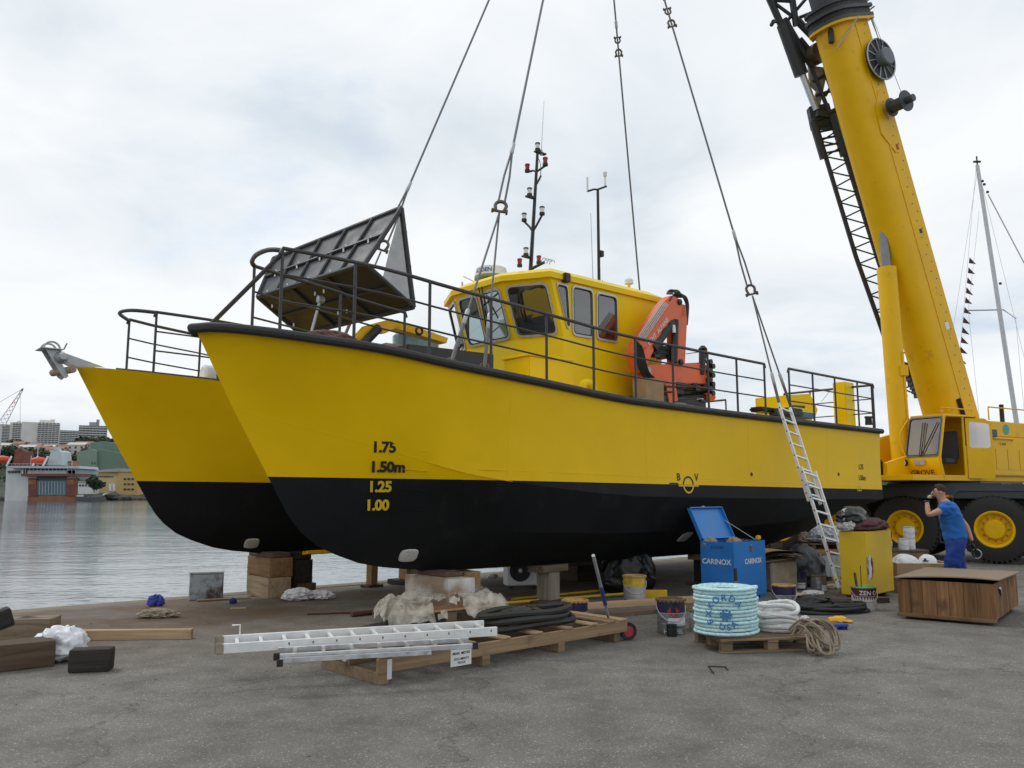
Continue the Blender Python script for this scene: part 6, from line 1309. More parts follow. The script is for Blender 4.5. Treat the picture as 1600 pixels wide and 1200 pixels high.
# --- paint cans
def can(label, p, r_, h_, body, band, rim, handle=True, lid=None, stains=None, tag_=None, txt=None, group='paint cans on the quay', name='paint_can', top='open', yaw=0.0, mark=None):
    t = thing(name, label, 'paint can' if name == 'paint_can' else 'bucket', p, yaw, group, local=True); t.location = p
    MB().lathe([(r_ * .97, 0), (r_, .01), (r_, h_ * .62)], (0, 0, 0), Z1, 32).build('can_body', body, t)
    MB().lathe([(r_ * 1.006, h_ * .62), (r_ * 1.006, h_ * .93)], (0, 0, 0), Z1, 32, False).build('can_band', band, t)
    for z in (.3, .6): MB().tube(arc((0, 0, h_ * z), r_ * 1.004, 0, 6.2832, (1, 0, 0), (0, 1, 0), 32), .004, 5).build('ridge', body, t)
    MB().lathe([(r_ * .90, h_ * .93), (r_ * 1.03, h_ * .94), (r_ * 1.05, h_ * .975), (r_ * 1.02, h_), (r_ * .93, h_ * .995), (r_ * .90, h_ * .9), (r_ * .4, h_ * .89)], (0, 0, 0), Z1, 32).build('lid', rim, t)
    if top == 'crimp':
        cr_ = MB()
        for i in range(20): a = 2 * math.pi * i / 20; cr_.cbox((r_ * 1.05 * math.cos(a), r_ * 1.05 * math.sin(a), h_ * .955), .018, r_ * .16, h_ * .07, a)
        cr_.build('crimps', rim, t)['kind'] = 'stuff'
    if handle:
        MB().tube(arc((0, 0, h_ * .8), r_ * 1.06, R(200), R(340), (1, 0, 0), (0, .98, .0), 12) if False else [V((r_ * 1.06 * math.cos(a), -r_ * 1.0 * math.sin(a) * 1.06, h_ * .8 - h_ * .42 * math.sin(a))) for a in [math.pi * i / 14 for i in range(15)]], .005, 5).build('handle', M_galv, t)
    if tag_:
        lm, z0, z1_, a0_, a1_ = tag_; n = 10; o = []
        for i in range(n + 1): a = R(-90) + a0_ + (a1_ - a0_) * i / n; o += [V((math.cos(a) * r_ * 1.012, math.sin(a) * r_ * 1.012, h_ * z0)), V((math.cos(a) * r_ * 1.012, math.sin(a) * r_ * 1.012, h_ * z1_))]
        MB().add(o, [(2 * i, 2 * i + 2, 2 * i + 3, 2 * i + 1) for i in range(n)]).build('label_paper', lm, t)
    if txt:
        body_, sz, z0, mm_ = txt; lettering(body_, sz, mm_, None, None, None, t, 'lettering', 0, .015, 'CENTER', lambda x, y: V((math.cos(R(-90) + x / r_) * r_ * 1.02, math.sin(R(-90) + x / r_) * r_ * 1.02, h_ * z0 + y)))
    if mark:   # diamond emblem
        mm_, z0, sz = mark; P_ = lambda x, y: V((math.cos(R(-90) + x / r_) * r_ * 1.014, math.sin(R(-90) + x / r_) * r_ * 1.014, h_ * z0 + y)); MB().add([P_(-sz, .1 * sz), P_(-sz * .5, .6 * sz), P_(0, .65 * sz), P_(sz * .5, .6 * sz), P_(sz, .1 * sz), P_(.5 * sz, -.5 * sz), P_(0, -sz), P_(-.5 * sz, -.5 * sz)], [tuple(range(8))]).build('emblem', mm_, t, shade=False)
    return t
M_tin = mat('grey tin', (.30, .30, .31), .35, .7, var=.2, scale=12, dirt=((.08, .07, .07), .6, 9)); M_navy = mat('navy can print', (.015, .014, .05), .4, var=.2); M_lidy = mat('paint crusted lid', (.42, .26, .10), .6, var=.4, scale=14); M_lidb = mat('brown crusted rim', (.16, .10, .05), .7, var=.4, scale=20)
M_redp = mat('red print', (.42, .02, .03), .5); M_yelp = mat('yellow can print', (.55, .38, .03), .5, var=.4, scale=10); M_mar = mat('maroon print', (.09, .012, .015), .5); M_pap = mat('white can label', (.62, .63, .65), .6, var=.1, scale=20)
Lb = (M_pap, .08, .42, -.2, 1.2)
can('grey paint can with navy band and ochre lid behind the pallet end', G(899, 983), .155, .36, M_tin, M_navy, M_lidy, False, None, None, (M_pap, .06, .32, .5, 1.4), None, top='crimp')
can('splattered can with yellow top band in front of the black rubbish bag', G(992, 943), .17, .43, mat('splattered grey can', (.42, .42, .43), .45, .3, var=.15, dirt=((.35, .05, .04), .64, 7)), M_yelp, M_lidy, True, None, None, (M_black, .02, .17, -1.4, 1.4), ('PEL', .06, .05, M_pap), top='crimp')
can('grey can with red diamond emblem left of the turquoise rope', G(1049, 989), .165, .41, M_tin, M_navy, M_lidb, True, None, None, (M_pap, .26, .48, -.4, 1.4), ('HEMPEL', .07, .04, M_pap), top='crimp', mark=(M_redp, .66, .075))
can('small black cup in front of the can with the red emblem', G(1050, 994), .062, .135, M_black, M_black, M_black, False, group=None, name='paint_can')
can('pale small can half hidden by the turquoise rope', G(1090, 985), .10, .24, mat('pale spattered can', (.42, .38, .36), .5, var=.2, dirt=((.2, .05, .04), .62, 9)), M_pap, M_lidb, False)
can('can with ochre top behind the white rope', G(1226, 953), .165, .36, M_tin, M_navy, M_lidy, True, None, None, (M_pap, .1, .4, -.5, .9), None)
can('left of two small tins beside the black bag', G(1249, 921), .13, .32, mat('dark maroon tin', (.06, .05, .06), .4, var=.2), M_navy, M_black, False, None, None, (M_pap, .1, .4, -.6, .6), None)
can('right of two small tins beside the black bag', G(1280, 925), .13, .28, M_tin, M_tin, M_lidb, False, None, None, (M_pap, .1, .45, 0, 1.0), None)
bk_ = can('white bucket with brown zigzag print in front of the yellow cabinet', G(1351, 952), .17, .33, mat('white bucket plastic', (.60, .60, .55), .5, var=.1, dirt=((.35, .30, .2), .6, 8)), M_mar, mat('green crusted lid', (.14, .32, .12), .6, var=.5, scale=12), True, None, None, None, ('ZEN O', .085, .66, M_pap), group=None, name='bucket')
zz = []; r_ = .1735; n = 6
P_ = lambda x, z: V((math.cos(R(-90) + x / r_) * r_, math.sin(R(-90) + x / r_) * r_, z))
for i in range(-n, n): x0 = i * .04; MB().add([P_(x0, .205), P_(x0 + .04, .205), P_(x0 + .02, .14)], [(0, 1, 2)]).build('zigzag', M_mar, bk_, shade=False)
MB().tube([(-.09, 0, .25), (-.11, .02, .52)], .018, 6).build('stick', M_rusty, bk_); MB().tube([(-.03, .0, .25), (-.02, .02, .62)], .006, 5).build('wire', M_black, bk_)
# --- hand trolley
tp, tb = G(927, 868, 1.02), G(956, 986, .06); ht_ = thing('hand_trolley', 'folding hand trolley with grey pole and two red wheels', 'trolley', V((tb.x, tb.y, 0)))
MB().tube([tb, tb.lerp(tp, .42)], .016, 8).build('lower_tube', M_galv, ht_); MB().tube([tb.lerp(tp, .38), tb.lerp(tp, .62)], .024, 8).build('clamp', mat('blue plastic clamp', (.03, .06, .25), .4), ht_); MB().tube([tb.lerp(tp, .6), tp], .019, 8).build('upper_tube', M_galv, ht_)
wl_ = (tp - tb).normalized()
for px, py, hid in ((967, 978, .1), (981, 986, 0)):
    c = G(px, py, .10); w_ = MB().lathe([(.06, -.025), (.098, -.03), (.102, 0), (.098, .03), (.06, .025)], c, V((.25, -1, 0)), 24, False).build('wheel', M_tyre, ht_); MB().lathe([(.0, -.02), (.075, -.02), (.075, .022), (.02, .026), (0, .026)], c, V((.25, -1, 0)), 20).build('wheel_disc', mat('red wheel plastic', (.42, .025, .04), .4), w_)
MB().tube([G(962, 985, .10), G(985, 984, .10)], .012, 6).build('axle', M_galv, ht_); MB().cbox(tb + V((.1, .0, .06)), .26, .1, .07, .1).build('foot_plate', mat('dark blue plastic', (.02, .03, .09), .5), ht_, .015)
# --- rubbish bag
M_binbag = mat('black bin liner', (.008, .008, .009), .34, var=.1, scale=5, spec=.4, rvar=.03)
tag(crumple('rubbish_bag', M_binbag, G(980, 925), (.46, .34, .60), 21, .11, 1.25, sub=6, thin=180), 'tall black rubbish bag under the near hull', 'bag')
# --- blue chest with open lid
M_bluec = mat('blue chest paint', (.022, .19, .56), .42, var=.08, scale=2.5, dirt=((.015, .09, .28), .68, 5))
cc = G(1149, 941); bu = V((math.cos(R(44.5)), math.sin(R(44.5)), 0)); bvv = V((-bu.y, bu.x, 0)); CL, CWd, CH = .98, .60, .86
bc = thing('tool_chest', 'blue steel tool chest with its lid open', 'chest', cc)
sh_ = MB(); q = cc
for o_, x_, y_ in ((q, bu * CL, bvv * .012), (q + bvv * (CWd - .012), bu * CL, bvv * .012), (q + bvv * .0121, bu * .012, bvv * (CWd - .0242)), (q + bu * (CL - .012) + bvv * .0121, bu * .012, bvv * (CWd - .0242))): sh_.obox(o_ + Z1 * .05, x_, y_, Z1 * CH)
sh_.obox(q + Z1 * .04 + bu * .014 + bvv * .014, bu * (CL - .03), bvv * (CWd - .03), Z1 * .02); sh_.build('chest_body', M_bluec, bc)
for k in (0, 1): MB().obox(q + bu * (.1 + .7 * k) + bvv * .02, bu * .12, bvv * (CWd - .05), Z1 * .042).build('skid', M_bluec, bc)
hg = q + bvv * CWd + Z1 * (CH + .055); la_ = (bvv * .42 + Z1 * .91).normalized(); ln_ = bu.cross(la_).normalized()
lidp = MB(); LW = .56
lidp.obox(hg, bu * CL, la_ * LW, ln_ * .012)
for o_, x_, y_ in ((hg, bu * CL, la_ * .014), (hg + la_ * (LW - .014), bu * CL, la_ * .014), (hg, bu * .014, la_ * LW), (hg + bu * (CL - .014), bu * .014, la_ * LW)): lidp.obox(o_ - ln_ * (.05 if ln_.dot(V((0, -1, 0))) < 0 else -.014), x_, y_, ln_ * .048)
ld = lidp.build('chest_lid', M_bluec, bc); MB().cbox(hg + bu * CL * .5 + la_ * (LW + .02), .06, .02, .05, R(44.5)).build('lid_hasp', M_galv, ld)
MB().tube([hg + bu * (CL - .03) + la_ * .35, q + bu * (CL - .03) + bvv * .15 + Z1 * (CH + .05)], .006, 4).build('lid_chain', M_galv, bc)
pk = q + bu * .52 - bvv * .012 + Z1 * (CH - .06); MB().cbox(pk, .05, .025, .08, R(44.5)).build('padlock', mat('brass', (.45, .33, .12), .35, .8), bc, .005); MB().tube(arc(pk + Z1 * .04, .018, 0, math.pi, bu, Z1, 8), .005, 5).build('padlock_bow', M_galv, bc)
lettering('CARINOX', .115, M_white, q + bu * .58 + Z1 * .56, bu, Z1, bc, 'lettering', 0, .022); lettering('CARINOX', .115, M_white, q + bvv * CWd * .52 + Z1 * .56, -bvv, Z1, bc, 'lettering', 0, .022)
lettering('JUXON', .07, M_mk, q + bvv * CWd * .5 + Z1 * .80, -bvv, Z1, bc, 'lettering', .3, .0)
for s_ in (.0, 1.0): pass
ch_ = coil('cable_coil', 'dark blue cable coiled inside the open blue chest', q + bu * .66 + bvv * .35 + Z1 * (CH - .06), .24, .17, R(44), 4, .022, mat('dark blue cable', (.012, .02, .09), .5), 'cable', 5)
tag(MB().cbox(q + bu * .95 + bvv * .1 + Z1 * (CH + .09), .09, .06, .07, .8).build('tape_measure', M_crane, None, .012), 'small yellow tape measure on the corner of the blue chest', 'tool')
for k, (u_, v_) in enumerate(((.12, .5), (.36, .2))): tag(crumple('rag', M_rag, q + bu * u_ + bvv * v_ + Z1 * (CH - .08), (.12, .09, .11), 31 + k, .35, 2.5), ('beige' if k == 0 else 'brown') + ' rag lying in the open blue chest' + (' near the hinge' if k == 0 else ' by its front corner'), 'rag')
tag(block('tool_tray', .9, .5, .05, M_blackm, None, q + bu * .53 + bvv * .33 + Z1 * (CH - .16), (0, 0, R(44.5))), 'dark tray inside the open blue chest', 'tray')
# mallet handle standing before the chest
hp = G(1152, 955); hp = V((hp.x, hp.y, 0)); hm = thing('hammer', 'wooden hammer handle with black grip standing before the blue chest', 'hammer', hp); MB().tube([hp, hp + V((0, .02, .42))], .022, 8).build('handle', W_new, hm); MB().tube([hp + V((0, .02, .42)), hp + V((0, .03, .60))], .025, 8).build('grip', M_black, hm); MB().cbox(hp + Z1 * .045, .2, .08, .09).build('head', M_rusty, hm, .01)
# --- small pallet with ropes
p2 = G(1128, 1022); Y2 = R(9); pa = thing('small_pallet', 'worn small pallet carrying the turquoise and white ropes', 'pallet', (p2.x, p2.y, 0), Y2, local=True); PL2, PW2 = 1.16, .80
for k in range(6): block('slat', .12 if k in (0, 5) else .10, PW2, .022, wood('worn slat', (.15, .10, .06), (.30, .21, .13), 'y'), pa, (.08 + k * .2, PW2 / 2, .122), bevel=.004) if False else block('slat', PL2, .105, .022, W_pal2, pa, (PL2 / 2, .06 + k * .136, .122))
for x in (.07, PL2 / 2, PL2 - .07):
    for y in (.06, PW2 / 2, PW2 - .06): block('pallet_block', .12, .10, .078, W_pal2, pa, (x, y, .022))
    block('cross_board', .12, PW2, .02, W_pal2, pa, (x, PW2 / 2, .101))
for y in (.06, PW2 / 2, PW2 - .06): block('skid', PL2, .10, .021, W_pal2, pa, (PL2 / 2, y, 0))
M_turq = mat('turquoise rope', (.50, .74, .77), .75, var=.22, scale=30, bump=.5, bscale=160); M_wrope = mat('white rope', (.66, .66, .65), .8, var=.1, scale=30, bump=.5, bscale=160); M_brope = mat('beige rope', (.24, .19, .135), .85, var=.25, scale=30, bump=.5, bscale=160)
rc = G(1135, 991, .145); rc.z = .146; r_rope = .0185; turns = 13; pts = []
n = 72
for k in range(turns * n):
    a = 2 * math.pi * k / n; lv_ = k / n; rad = .325 + .010 * math.sin(lv_ * 2.1) + .005 * math.sin(a * 3 + lv_); pts.append(rc + V((rad * math.cos(a), rad * math.sin(a), r_rope + lv_ * r_rope * 2.05)))
HR = turns * r_rope * 2.05
for lay, rr__ in enumerate((.285, .245, .205)):   # top of the inner layers
    for k in range(n): a = 2 * math.pi * k / n; pts.append(rc + V((rr__ * math.cos(a), rr__ * math.sin(a), HR + .008 - .012 * lay)))
rp = MB().tube(pts, r_rope, 9, lobes=3, twist=26, amp=.26).build('rope_coil', M_turq); tag(rp, 'turquoise rope wound into a tall drum-shaped coil on the small pallet', 'rope')
tc_ = V((0, 0, EYE)) - rc; tc_.z = 0; tc_.normalize(); tx_ = Z1.cross(tc_); M_ink = mat('blue rope print', (.03, .17, .42), .7)
def coilmap(x, y): return rc + Z1 * (HR / 2 + y) + (tc_ * math.cos(x / .35) + tx_ * math.sin(x / .35)) * .358
for body_, r0_, a_s, a_e, flip in (('EXKORDA', .15, 205, 40, 1), ('USA', .155, 252, 312, -1)):
    for i, chh in enumerate(body_):
        a = R(a_s + (a_e - a_s) * i / (len(body_) - 1)); rot = a - math.pi / 2 if flip == 1 else a + math.pi / 2; cr_, sr_ = math.cos(rot), math.sin(rot)
        lettering(chh, .092, M_ink, None, None, None, rp, 'lettering', 0, .02, 'CENTER', lambda x, y: coilmap(r0_ * math.cos(a) + x * cr_ - y * sr_, r0_ * math.sin(a) + x * sr_ + y * cr_))
fb = MB()
for i in range(9): a = R(i * 40); fb.add([coilmap(.05 * math.cos(a) + dx, .05 * math.sin(a) + dy) for dx, dy in ((-.012, -.012), (.012, -.01), (.012, .014), (-.01, .012))], [(0, 1, 2, 3)])
fb.add([coilmap(dx, dy) for dx, dy in ((-.03, -.03), (.03, -.03), (.034, .02), (-.028, .034))], [(0, 1, 2, 3)]); fb.build('print_emblem', M_ink, rp, shade=False)
# white rope: tangled coils
rnd = random.Random(11); wc = G(1214, 985, .145); wc.z = .146; pts = []
for k in range(9):
    ph = rnd.uniform(0, 6.28); tx0, ty0 = rnd.uniform(-.12, .12), rnd.uniform(-.25, .25); rx_, ry_ = rnd.uniform(.17, .25), rnd.uniform(.16, .22); z0 = .026 + k * .030
    for i in range(40):
        a = ph + 2 * math.pi * i / 40; x, y = rx_ * math.cos(a), ry_ * math.sin(a); pts.append(wc + V((x, y, max(.026, z0 + x * tx0 + y * ty0 + .01 * math.sin(3 * a)))))
tag(MB().tube(pts, .026, 9, lobes=3, twist=34, amp=.2).build('rope_coil', M_wrope), 'thick white rope heaped beside the turquoise coil', 'rope')
tag(crumple('rope_end', M_wrope, G(1258, 972), (.06, .03, .05), 3, .3, 2), 'frayed white rope end lying past the white rope', 'rope')
# beige rope draped over the pallet edge
bcn = G(1262, 1000, .14); rnd = random.Random(3); mb = MB()
for k in range(15):
    a = rnd.uniform(-.5, .5); st_ = bcn + V((-.10 + rnd.uniform(-.05, .05), .12 + rnd.uniform(-.06, .06), .03 + .012 * (k % 6))); rr2 = rnd.uniform(.16, .40)
    mb.tube(smoothpath([st_, st_ + V((rr2 * .5, -.02 + a * .15, .08 + rnd.uniform(0, .05))), st_ + V((rr2, -.10 + a * .3, rnd.uniform(-.02, .05))), st_ + V((rr2 * .95, -.22 + a * .25, -.13)), st_ + V((rr2 * .55, -.25 + a * .2, -.13 + .01 * (k % 3))), st_ + V((.12, -.16 + a * .1, -.02))], 6), .012, 7, lobes=3, twist=60)
tag(mb.build('rope_hank', M_brope), 'beige thin rope draped over the right edge of the small pallet', 'rope')
# --- brush and gloves on the ground
bp_ = G(1305, 983); bp_.z = 0; bb = thing('brush', 'blue plastic brush lying on the asphalt by the yellow gloves', 'brush', bp_); MB().cbox(bp_ + Z1 * .05, .30, .14, .03, .15).build('brush_back', mat('blue brush plastic', (.015, .07, .36), .4), bb, .01)
br_ = MB(); rnd = random.Random(1)
for i in range(120): q_ = bp_ + V((rnd.uniform(-.14, .14), rnd.uniform(-.06, .06), .04)); br_.tube([q_, q_ + V((rnd.uniform(-.015, .015), rnd.uniform(-.015, .015), -.04))], .004, 4)
br_.build('bristles', mat('dark blue bristles', (.01, .03, .18), .7), bb)
M_glv = mat('yellow rubber glove', (.72, .38, .02), .5)
for k, (px, py, a_, lab) in enumerate(((1306, 973, .1, 'left of two yellow rubber gloves on the asphalt'), (1316, 972, -.9, 'right of two yellow rubber gloves on the asphalt'))):
    p = G(px, py); dx = V((math.cos(a_), math.sin(a_), 0)); dy = V((-dx.y, dx.x, 0)); mb = MB()
    mb.tube([p + Z1 * .03 - dx * .10, p + Z1 * .035, p + Z1 * .03 + dx * .06], [.04, .045, .035], 8)
    for f_ in range(4): mb.tube([p + Z1 * .03 + dx * .05 + dy * (f_ - 1.5) * .02, p + Z1 * .025 + dx * (.10 + .01 * (f_ % 2)) + dy * (f_ - 1.5) * .026, p + Z1 * .014 + dx * (.135 - .01 * abs(f_ - 1.5)) + dy * (f_ - 1.5) * .028], .012, 6)
    mb.tube([p + Z1 * .03 - dy * .03, p + Z1 * .02 + dx * .05 - dy * .07], .013, 6); tag(mb.build('glove', M_glv), lab, 'glove', 'yellow gloves')
# --- black cable heap
coil('cable_heap', 'flat heap of black cable on the ground left of the bucket', G(1290, 956), .55, .30, R(8), 6, .024, M_hose, 'cable', 9, .9, jit=.16)
tag(crumple('black_bag', M_binbag, G(1268, 952), (.34, .16, .13), 25, .2, 2, rz=.2), 'flat black bundle lying on the cable heap', 'bundle')
tag(ground_stick('', G(1275, 944), G(1385, 941), 0, W_mid, 'plank', 'plank', 0, None, (.18, .08)), 'short board under the front of the yellow cabinet', 'plank')
# thin bent wire
p = G(1107, 1042); tag(MB().tube([p + Z1 * .006, G(1134, 1043) + Z1 * .006], .006, 5).add([], []).build('bent_wire', M_black), 'bent black wire lying on the asphalt in the foreground', 'wire')
w0_ = [o for o in C.objects if o.name == 'bent_wire'][0]; MB().tube([p + Z1 * .006, G(1115, 1053) + Z1 * .006], .006, 5).build('wire_leg', M_black, w0_); MB().tube([G(1134, 1043) + Z1 * .006, G(1137, 1048) + Z1 * .006], .006, 5).build('wire_leg', M_black, w0_)
# --- right of the chest: cardboard, wrapped stack, black bag, white chest
M_card = mat('brown cardboard', (.36, .245, .145), .85, var=.12, scale=5, bump=.1, bscale=30); M_cardl = mat('pale cardboard', (.46, .34, .22), .85, var=.1, scale=5)
c = G(1213, 922); ws = thing('wrapped_carton', 'film wrapped carton right of the blue chest', 'box', c, R(20), local=True); block('carton', .55, .5, .52, mat('dull wrapped carton', (.32, .27, .21), .4, var=.25, scale=6), ws, (0, 0, 0), bevel=.03)
for k, (dz, a_, m_) in enumerate(((.53, .1, M_cardl), (.60, -.2, M_card), (.66, .25, M_card))):
    pts = []; n = 8
    for j in range(n):
        for i in range(n): x, y = -.42 + .84 * i / (n - 1), -.34 + .68 * j / (n - 1); pts.append((c.x + x * math.cos(a_) - y * math.sin(a_), c.y + x * math.sin(a_) + y * math.cos(a_), dz + .03 * math.sin(x * 4 + k) - .12 * max(0, abs(x) - .25)))
    mb = MB().add(pts + [(x, y, z + .012) for x, y, z in pts], [(j * n + i, j * n + i + 1, (j + 1) * n + i + 1, (j + 1) * n + i) for j in range(n - 1) for i in range(n - 1)] + [(n * n + j * n + i, n * n + (j + 1) * n + i, n * n + (j + 1) * n + i + 1, n * n + j * n + i + 1) for j in range(n - 1) for i in range(n - 1)]); tag(mb.build('cardboard_sheet', m_), ('lowest', 'middle', 'top')[k] + ' sheet of flattened cardboard on the wrapped carton', 'cardboard', 'flattened cardboard')
tag(crumple('rubbish_bag', mat('dark grey bag', (.022, .025, .030), .4, var=.2), G(1254, 915), (.42, .36, .50), 33, .12, 1.6), 'rounded dark bag between the carton and the white chest', 'bag')
c = G(1285, 905); wc_ = thing('wooden_case', 'low case with pale grey boards and a brown top behind the ladder foot', 'case', c, R(6), local=True)
for k in range(6): block('board', .14, .03, .42, mat('pale grey board', (.42, .45, .46), .7, var=.12, dirt=((.3, .2, .1), .66, 6)), wc_, (-.36 + k * .145, -.32, .08))
block('case_core', .92, .58, .42, W_mid, wc_, (0, 0, .08)); block('case_top', 1.02, .72, .09, W_tan, wc_, (0, 0, .502)); block('case_skid', .95, .1, .078, W_mid, wc_, (0, -.25, 0)); block('corner_strap', .1, .02, .14, M_ypipe, wc_, (-.42, -.352, .36)); block('foot_block', .16, .1, .079, M_ypipe, wc_, (.1, -.33, 0))
c2 = c + V((.0, .05, .594)); sp2 = thing('broken_pallet', 'small broken pallet lying on the low case', 'pallet', c2, R(14), local=True)
for k in range(4): block('slat', .8, .1, .02, W_mid, sp2, (0, -.24 + k * .15, .09))
for x in (-.3, .3): block('pallet_block', .1, .5, .089, W_mid, sp2, (x, 0, 0))
tag(crumple('paper_heap', mat('printed paper', (.50, .50, .54), .7, var=.3, scale=14, dirt=((.3, .1, .1), .68, 12)), c2 + V((.16, -.08, .115)), (.34, .26, .20), 41, .35, 2.6), 'crumpled printed sacks lying on the broken pallet', 'sacks')
tag(crumple('rag', M_rag, c2 + V((-.28, 0, .115)), (.12, .1, .12), 44, .4, 2.5), 'grey brown rag on the left of the broken pallet', 'rag')
for k, (px, py, m_, s_, lab) in enumerate(((1245, 935, M_cardl, .24, 'pale torn paper on the ground beside the ochre topped can'), (1270, 930, M_pap, .16, 'white paper scrap on the ground near the two tins'), (1302, 920, M_cardl, .14, 'small paper scrap near the ladder foot'), (770, 903, M_pap, .1, 'white scrap on the quay beyond the near stack'))): tag(crumple('paper_scrap', m_, G(px, py), (s_, s_ * .6, .05), 50 + k, .4, 2.5, sub=3), lab, 'paper')
# --- leaning ladder (two sliding sections)
lt = BT(1228, 642, -1.14); lf = G(1317, 928); lf.z = .04; dl2 = (lt - lf).normalized(); wv2 = (BA - dl2 * BA.dot(dl2)).normalized()
nn = dl2.cross(wv2).normalized(); nn = nn if nn.y < 0 else -nn
La = (lt - lf).length
ladder('leaning_ladder', 'upper section of the aluminium ladder leaning on the hull', lf + dl2 * La * .46 + nn * .0, lt + dl2 * .12, Z1, .36, 2, 8, M_alup, .06, .028, True, False, 'sections of the leaning ladder', wv2)
lo_ = ladder('leaning_ladder', 'lower section of the aluminium ladder leaning on the hull', lf + nn * .07 - dl2 * .0, lf + dl2 * La * .64 + nn * .07, Z1, .42, 2, 9, M_alup, .06, .028, True, True, 'sections of the leaning ladder', wv2)
for k, (f_, m_) in enumerate(((.50, mat('blue sticker', (.06, .25, .45), .5)), (.18, M_redp))): MB().cbox(lf + dl2 * La * f_ + nn * .103 - wv2 * .21, .35, .022, .003, 0, (dl2, wv2, nn)).build('sticker', m_, lo_)
# --- yellow cabinet
M_cabi = mat('yellow cabinet paint', (.66, .44, .012), .45, var=.07, scale=2, dirt=((.5, .33, .015), .68, 3))
yc = G(1357, 940); yu = V((math.cos(R(46)), math.sin(R(46)), 0)); yv = V((-yu.y, yu.x, 0)); YL, YW, YH = 1.12, .42, .99
yb_ = thing('yellow_cabinet', 'yellow sheet metal cabinet with a torn sticker', 'cabinet', yc); MB().obox(yc + Z1 * .08, yu * YL, yv * YW, Z1 * YH).build('cabinet_body', M_cabi, yb_, .012)
for k in (0, 1): MB().obox(yc + yu * (.1 + k * .7) + yv * .04, yu * .1, yv * (YW - .08), Z1 * .079).build('foot', M_rusty, yb_)
def yf(u_, z_, e=.004): return yc - yv * e + yu * u_ + Z1 * z_
rnd = random.Random(7); n = 16; MB().add([yf(.14 + .13 * math.cos(6.283 * i / n) * (1 + rnd.uniform(-.25, .2)), .52 + .19 * math.sin(6.283 * i / n) * (1 + rnd.uniform(-.2, .15))) for i in range(n)], [tuple(range(n))]).build('rust_patch', mat('rust red patch', (.16, .025, .02), .8, var=.4, scale=12), yb_, shade=False)
stk_ = MB().add([yf(.05 + x, .52 + y, .007) for x, y in ((-.02, -.20), (.12, -.16), (.15, -.02), (.10, .06), (.13, .16), (.07, .20), (.02, .13), (-.03, .2), (-.035, .04), (-.01, -.06))], [tuple(range(10))]).build('torn_sticker', M_pap, yb_, shade=False)
for a_, b_ in ((.02, .1), (.07, .06), (.05, -.06)): MB().add([yf(a_ + x, .52 + b_ + y, .01) for x, y in ((-.012, -.06), (.012, -.05), (.02, .06), (-.004, .05))], [(0, 1, 2, 3)]).build('sticker_print', mat('purple print', (.12, .06, .25), .5), stk_, shade=False)
top = yc + Z1 * (YH + .082)
tag(crumple('maroon_bag', mat('maroon cloth', (.075, .022, .026), .8, var=.2), top + yu * .42 + yv * .2, (.40, .22, .15), 61, .14, 1.6, rz=R(46)), 'left maroon cloth bag on top of the yellow cabinet', 'bag', 'bags on the yellow cabinet')
tag(crumple('maroon_bag', mat('maroon cloth', (.075, .022, .026), .8), top + yu * .86 + yv * .2, (.30, .22, .13), 63, .16, 1.8, rz=R(46)), 'right maroon cloth bag on top of the yellow cabinet', 'bag', 'bags on the yellow cabinet')
tag(crumple('black_bag', M_binbag, top + yu * .30 + yv * .30 + Z1 * .11, (.40, .2, .19), 66, .12, 1.6, rz=R(46)), 'black bag lying over the maroon bags on the cabinet', 'bag', 'bags on the yellow cabinet')
tag(crumple('white_bag', mat('grey white bag', (.46, .46, .45), .6, var=.15), top + yu * .05 + yv * .3, (.14, .13, .22), 69, .2, 2), 'pale bag at the left end of the cabinet top', 'bag', 'bags on the yellow cabinet')
# --- carton with contents
c = V((7.35, 15.4, 0)); c = D(1432, 880, 14.6); c.z = 0; cb_ = thing('open_carton', 'open brown carton beside the yellow cabinet', 'box', c, R(-6), local=True)
for sx, sy, x, y in ((.84, .01, 0, -.28), (.84, .01, 0, .28), (.01, .55, -.42, 0), (.01, .55, .42, 0)): block('side', sx, sy, .50, M_card, cb_, (x, y, 0), bevel=0)
block('flap', .20, .56, .01, M_cardl, cb_, (.50, 0, .46), (0, R(32), 0), 0); block('flap', .84, .2, .01, M_cardl, cb_, (0, .36, .49), (R(18), 0, 0), 0); block('flap', .3, .16, .01, M_cardl, cb_, (.25, -.33, .44), (R(-55), 0, 0), 0); block('base', .82, .54, .3, M_card, cb_, (0, 0, .005), bevel=0)
tag(crumple('white_sack', M_bagw, c + V((-.2, 0, .31)), (.25, .2, .22), 72, .1, 1.5), 'white sack lying in the open carton', 'sack')
hq = c + V((.18, .02, .33)); hl_ = thing('helmet', 'white round helmet with a dark visor in the open carton', 'helmet', hq); MB().lathe([(.02, .30), (.08, .29), (.13, .24), (.155, .16), (.16, .08), (.15, .0)], hq, V((.1, -.1, 1)), 24).build('shell', M_white, hl_); MB().cbox(hq + V((-.05, -.10, .2)), .13, .1, .08, .4).build('visor', M_navy, hl_, .03)
st2 = c + V((-.05, .75, 0)); sb = thing('support_crate', 'dark crate behind the open carton carrying paint cans', 'crate', st2, 0, local=True); 
for k in range(5): block('board', .95, .02, .115, W_mid, sb, (0, -.32, .02 + k * .125))
block('crate_top', .98, .66, .03, W_mid, sb, (0, 0, .645)); block('crate_core', .94, .6, .64, W_dark, sb, (0, .02, 0))
can('navy banded can on the crate behind the carton', st2 + V((-.22, -.12, .676)), .145, .33, M_tin, M_navy, M_lidb, False, None, None, (M_pap, .2, .45, -1, 1)); can('small white tin left of the stacked tins behind the carton', st2 + V((.10, -.2, .676)), .09, .20, M_pap, M_pap, M_galv, True)
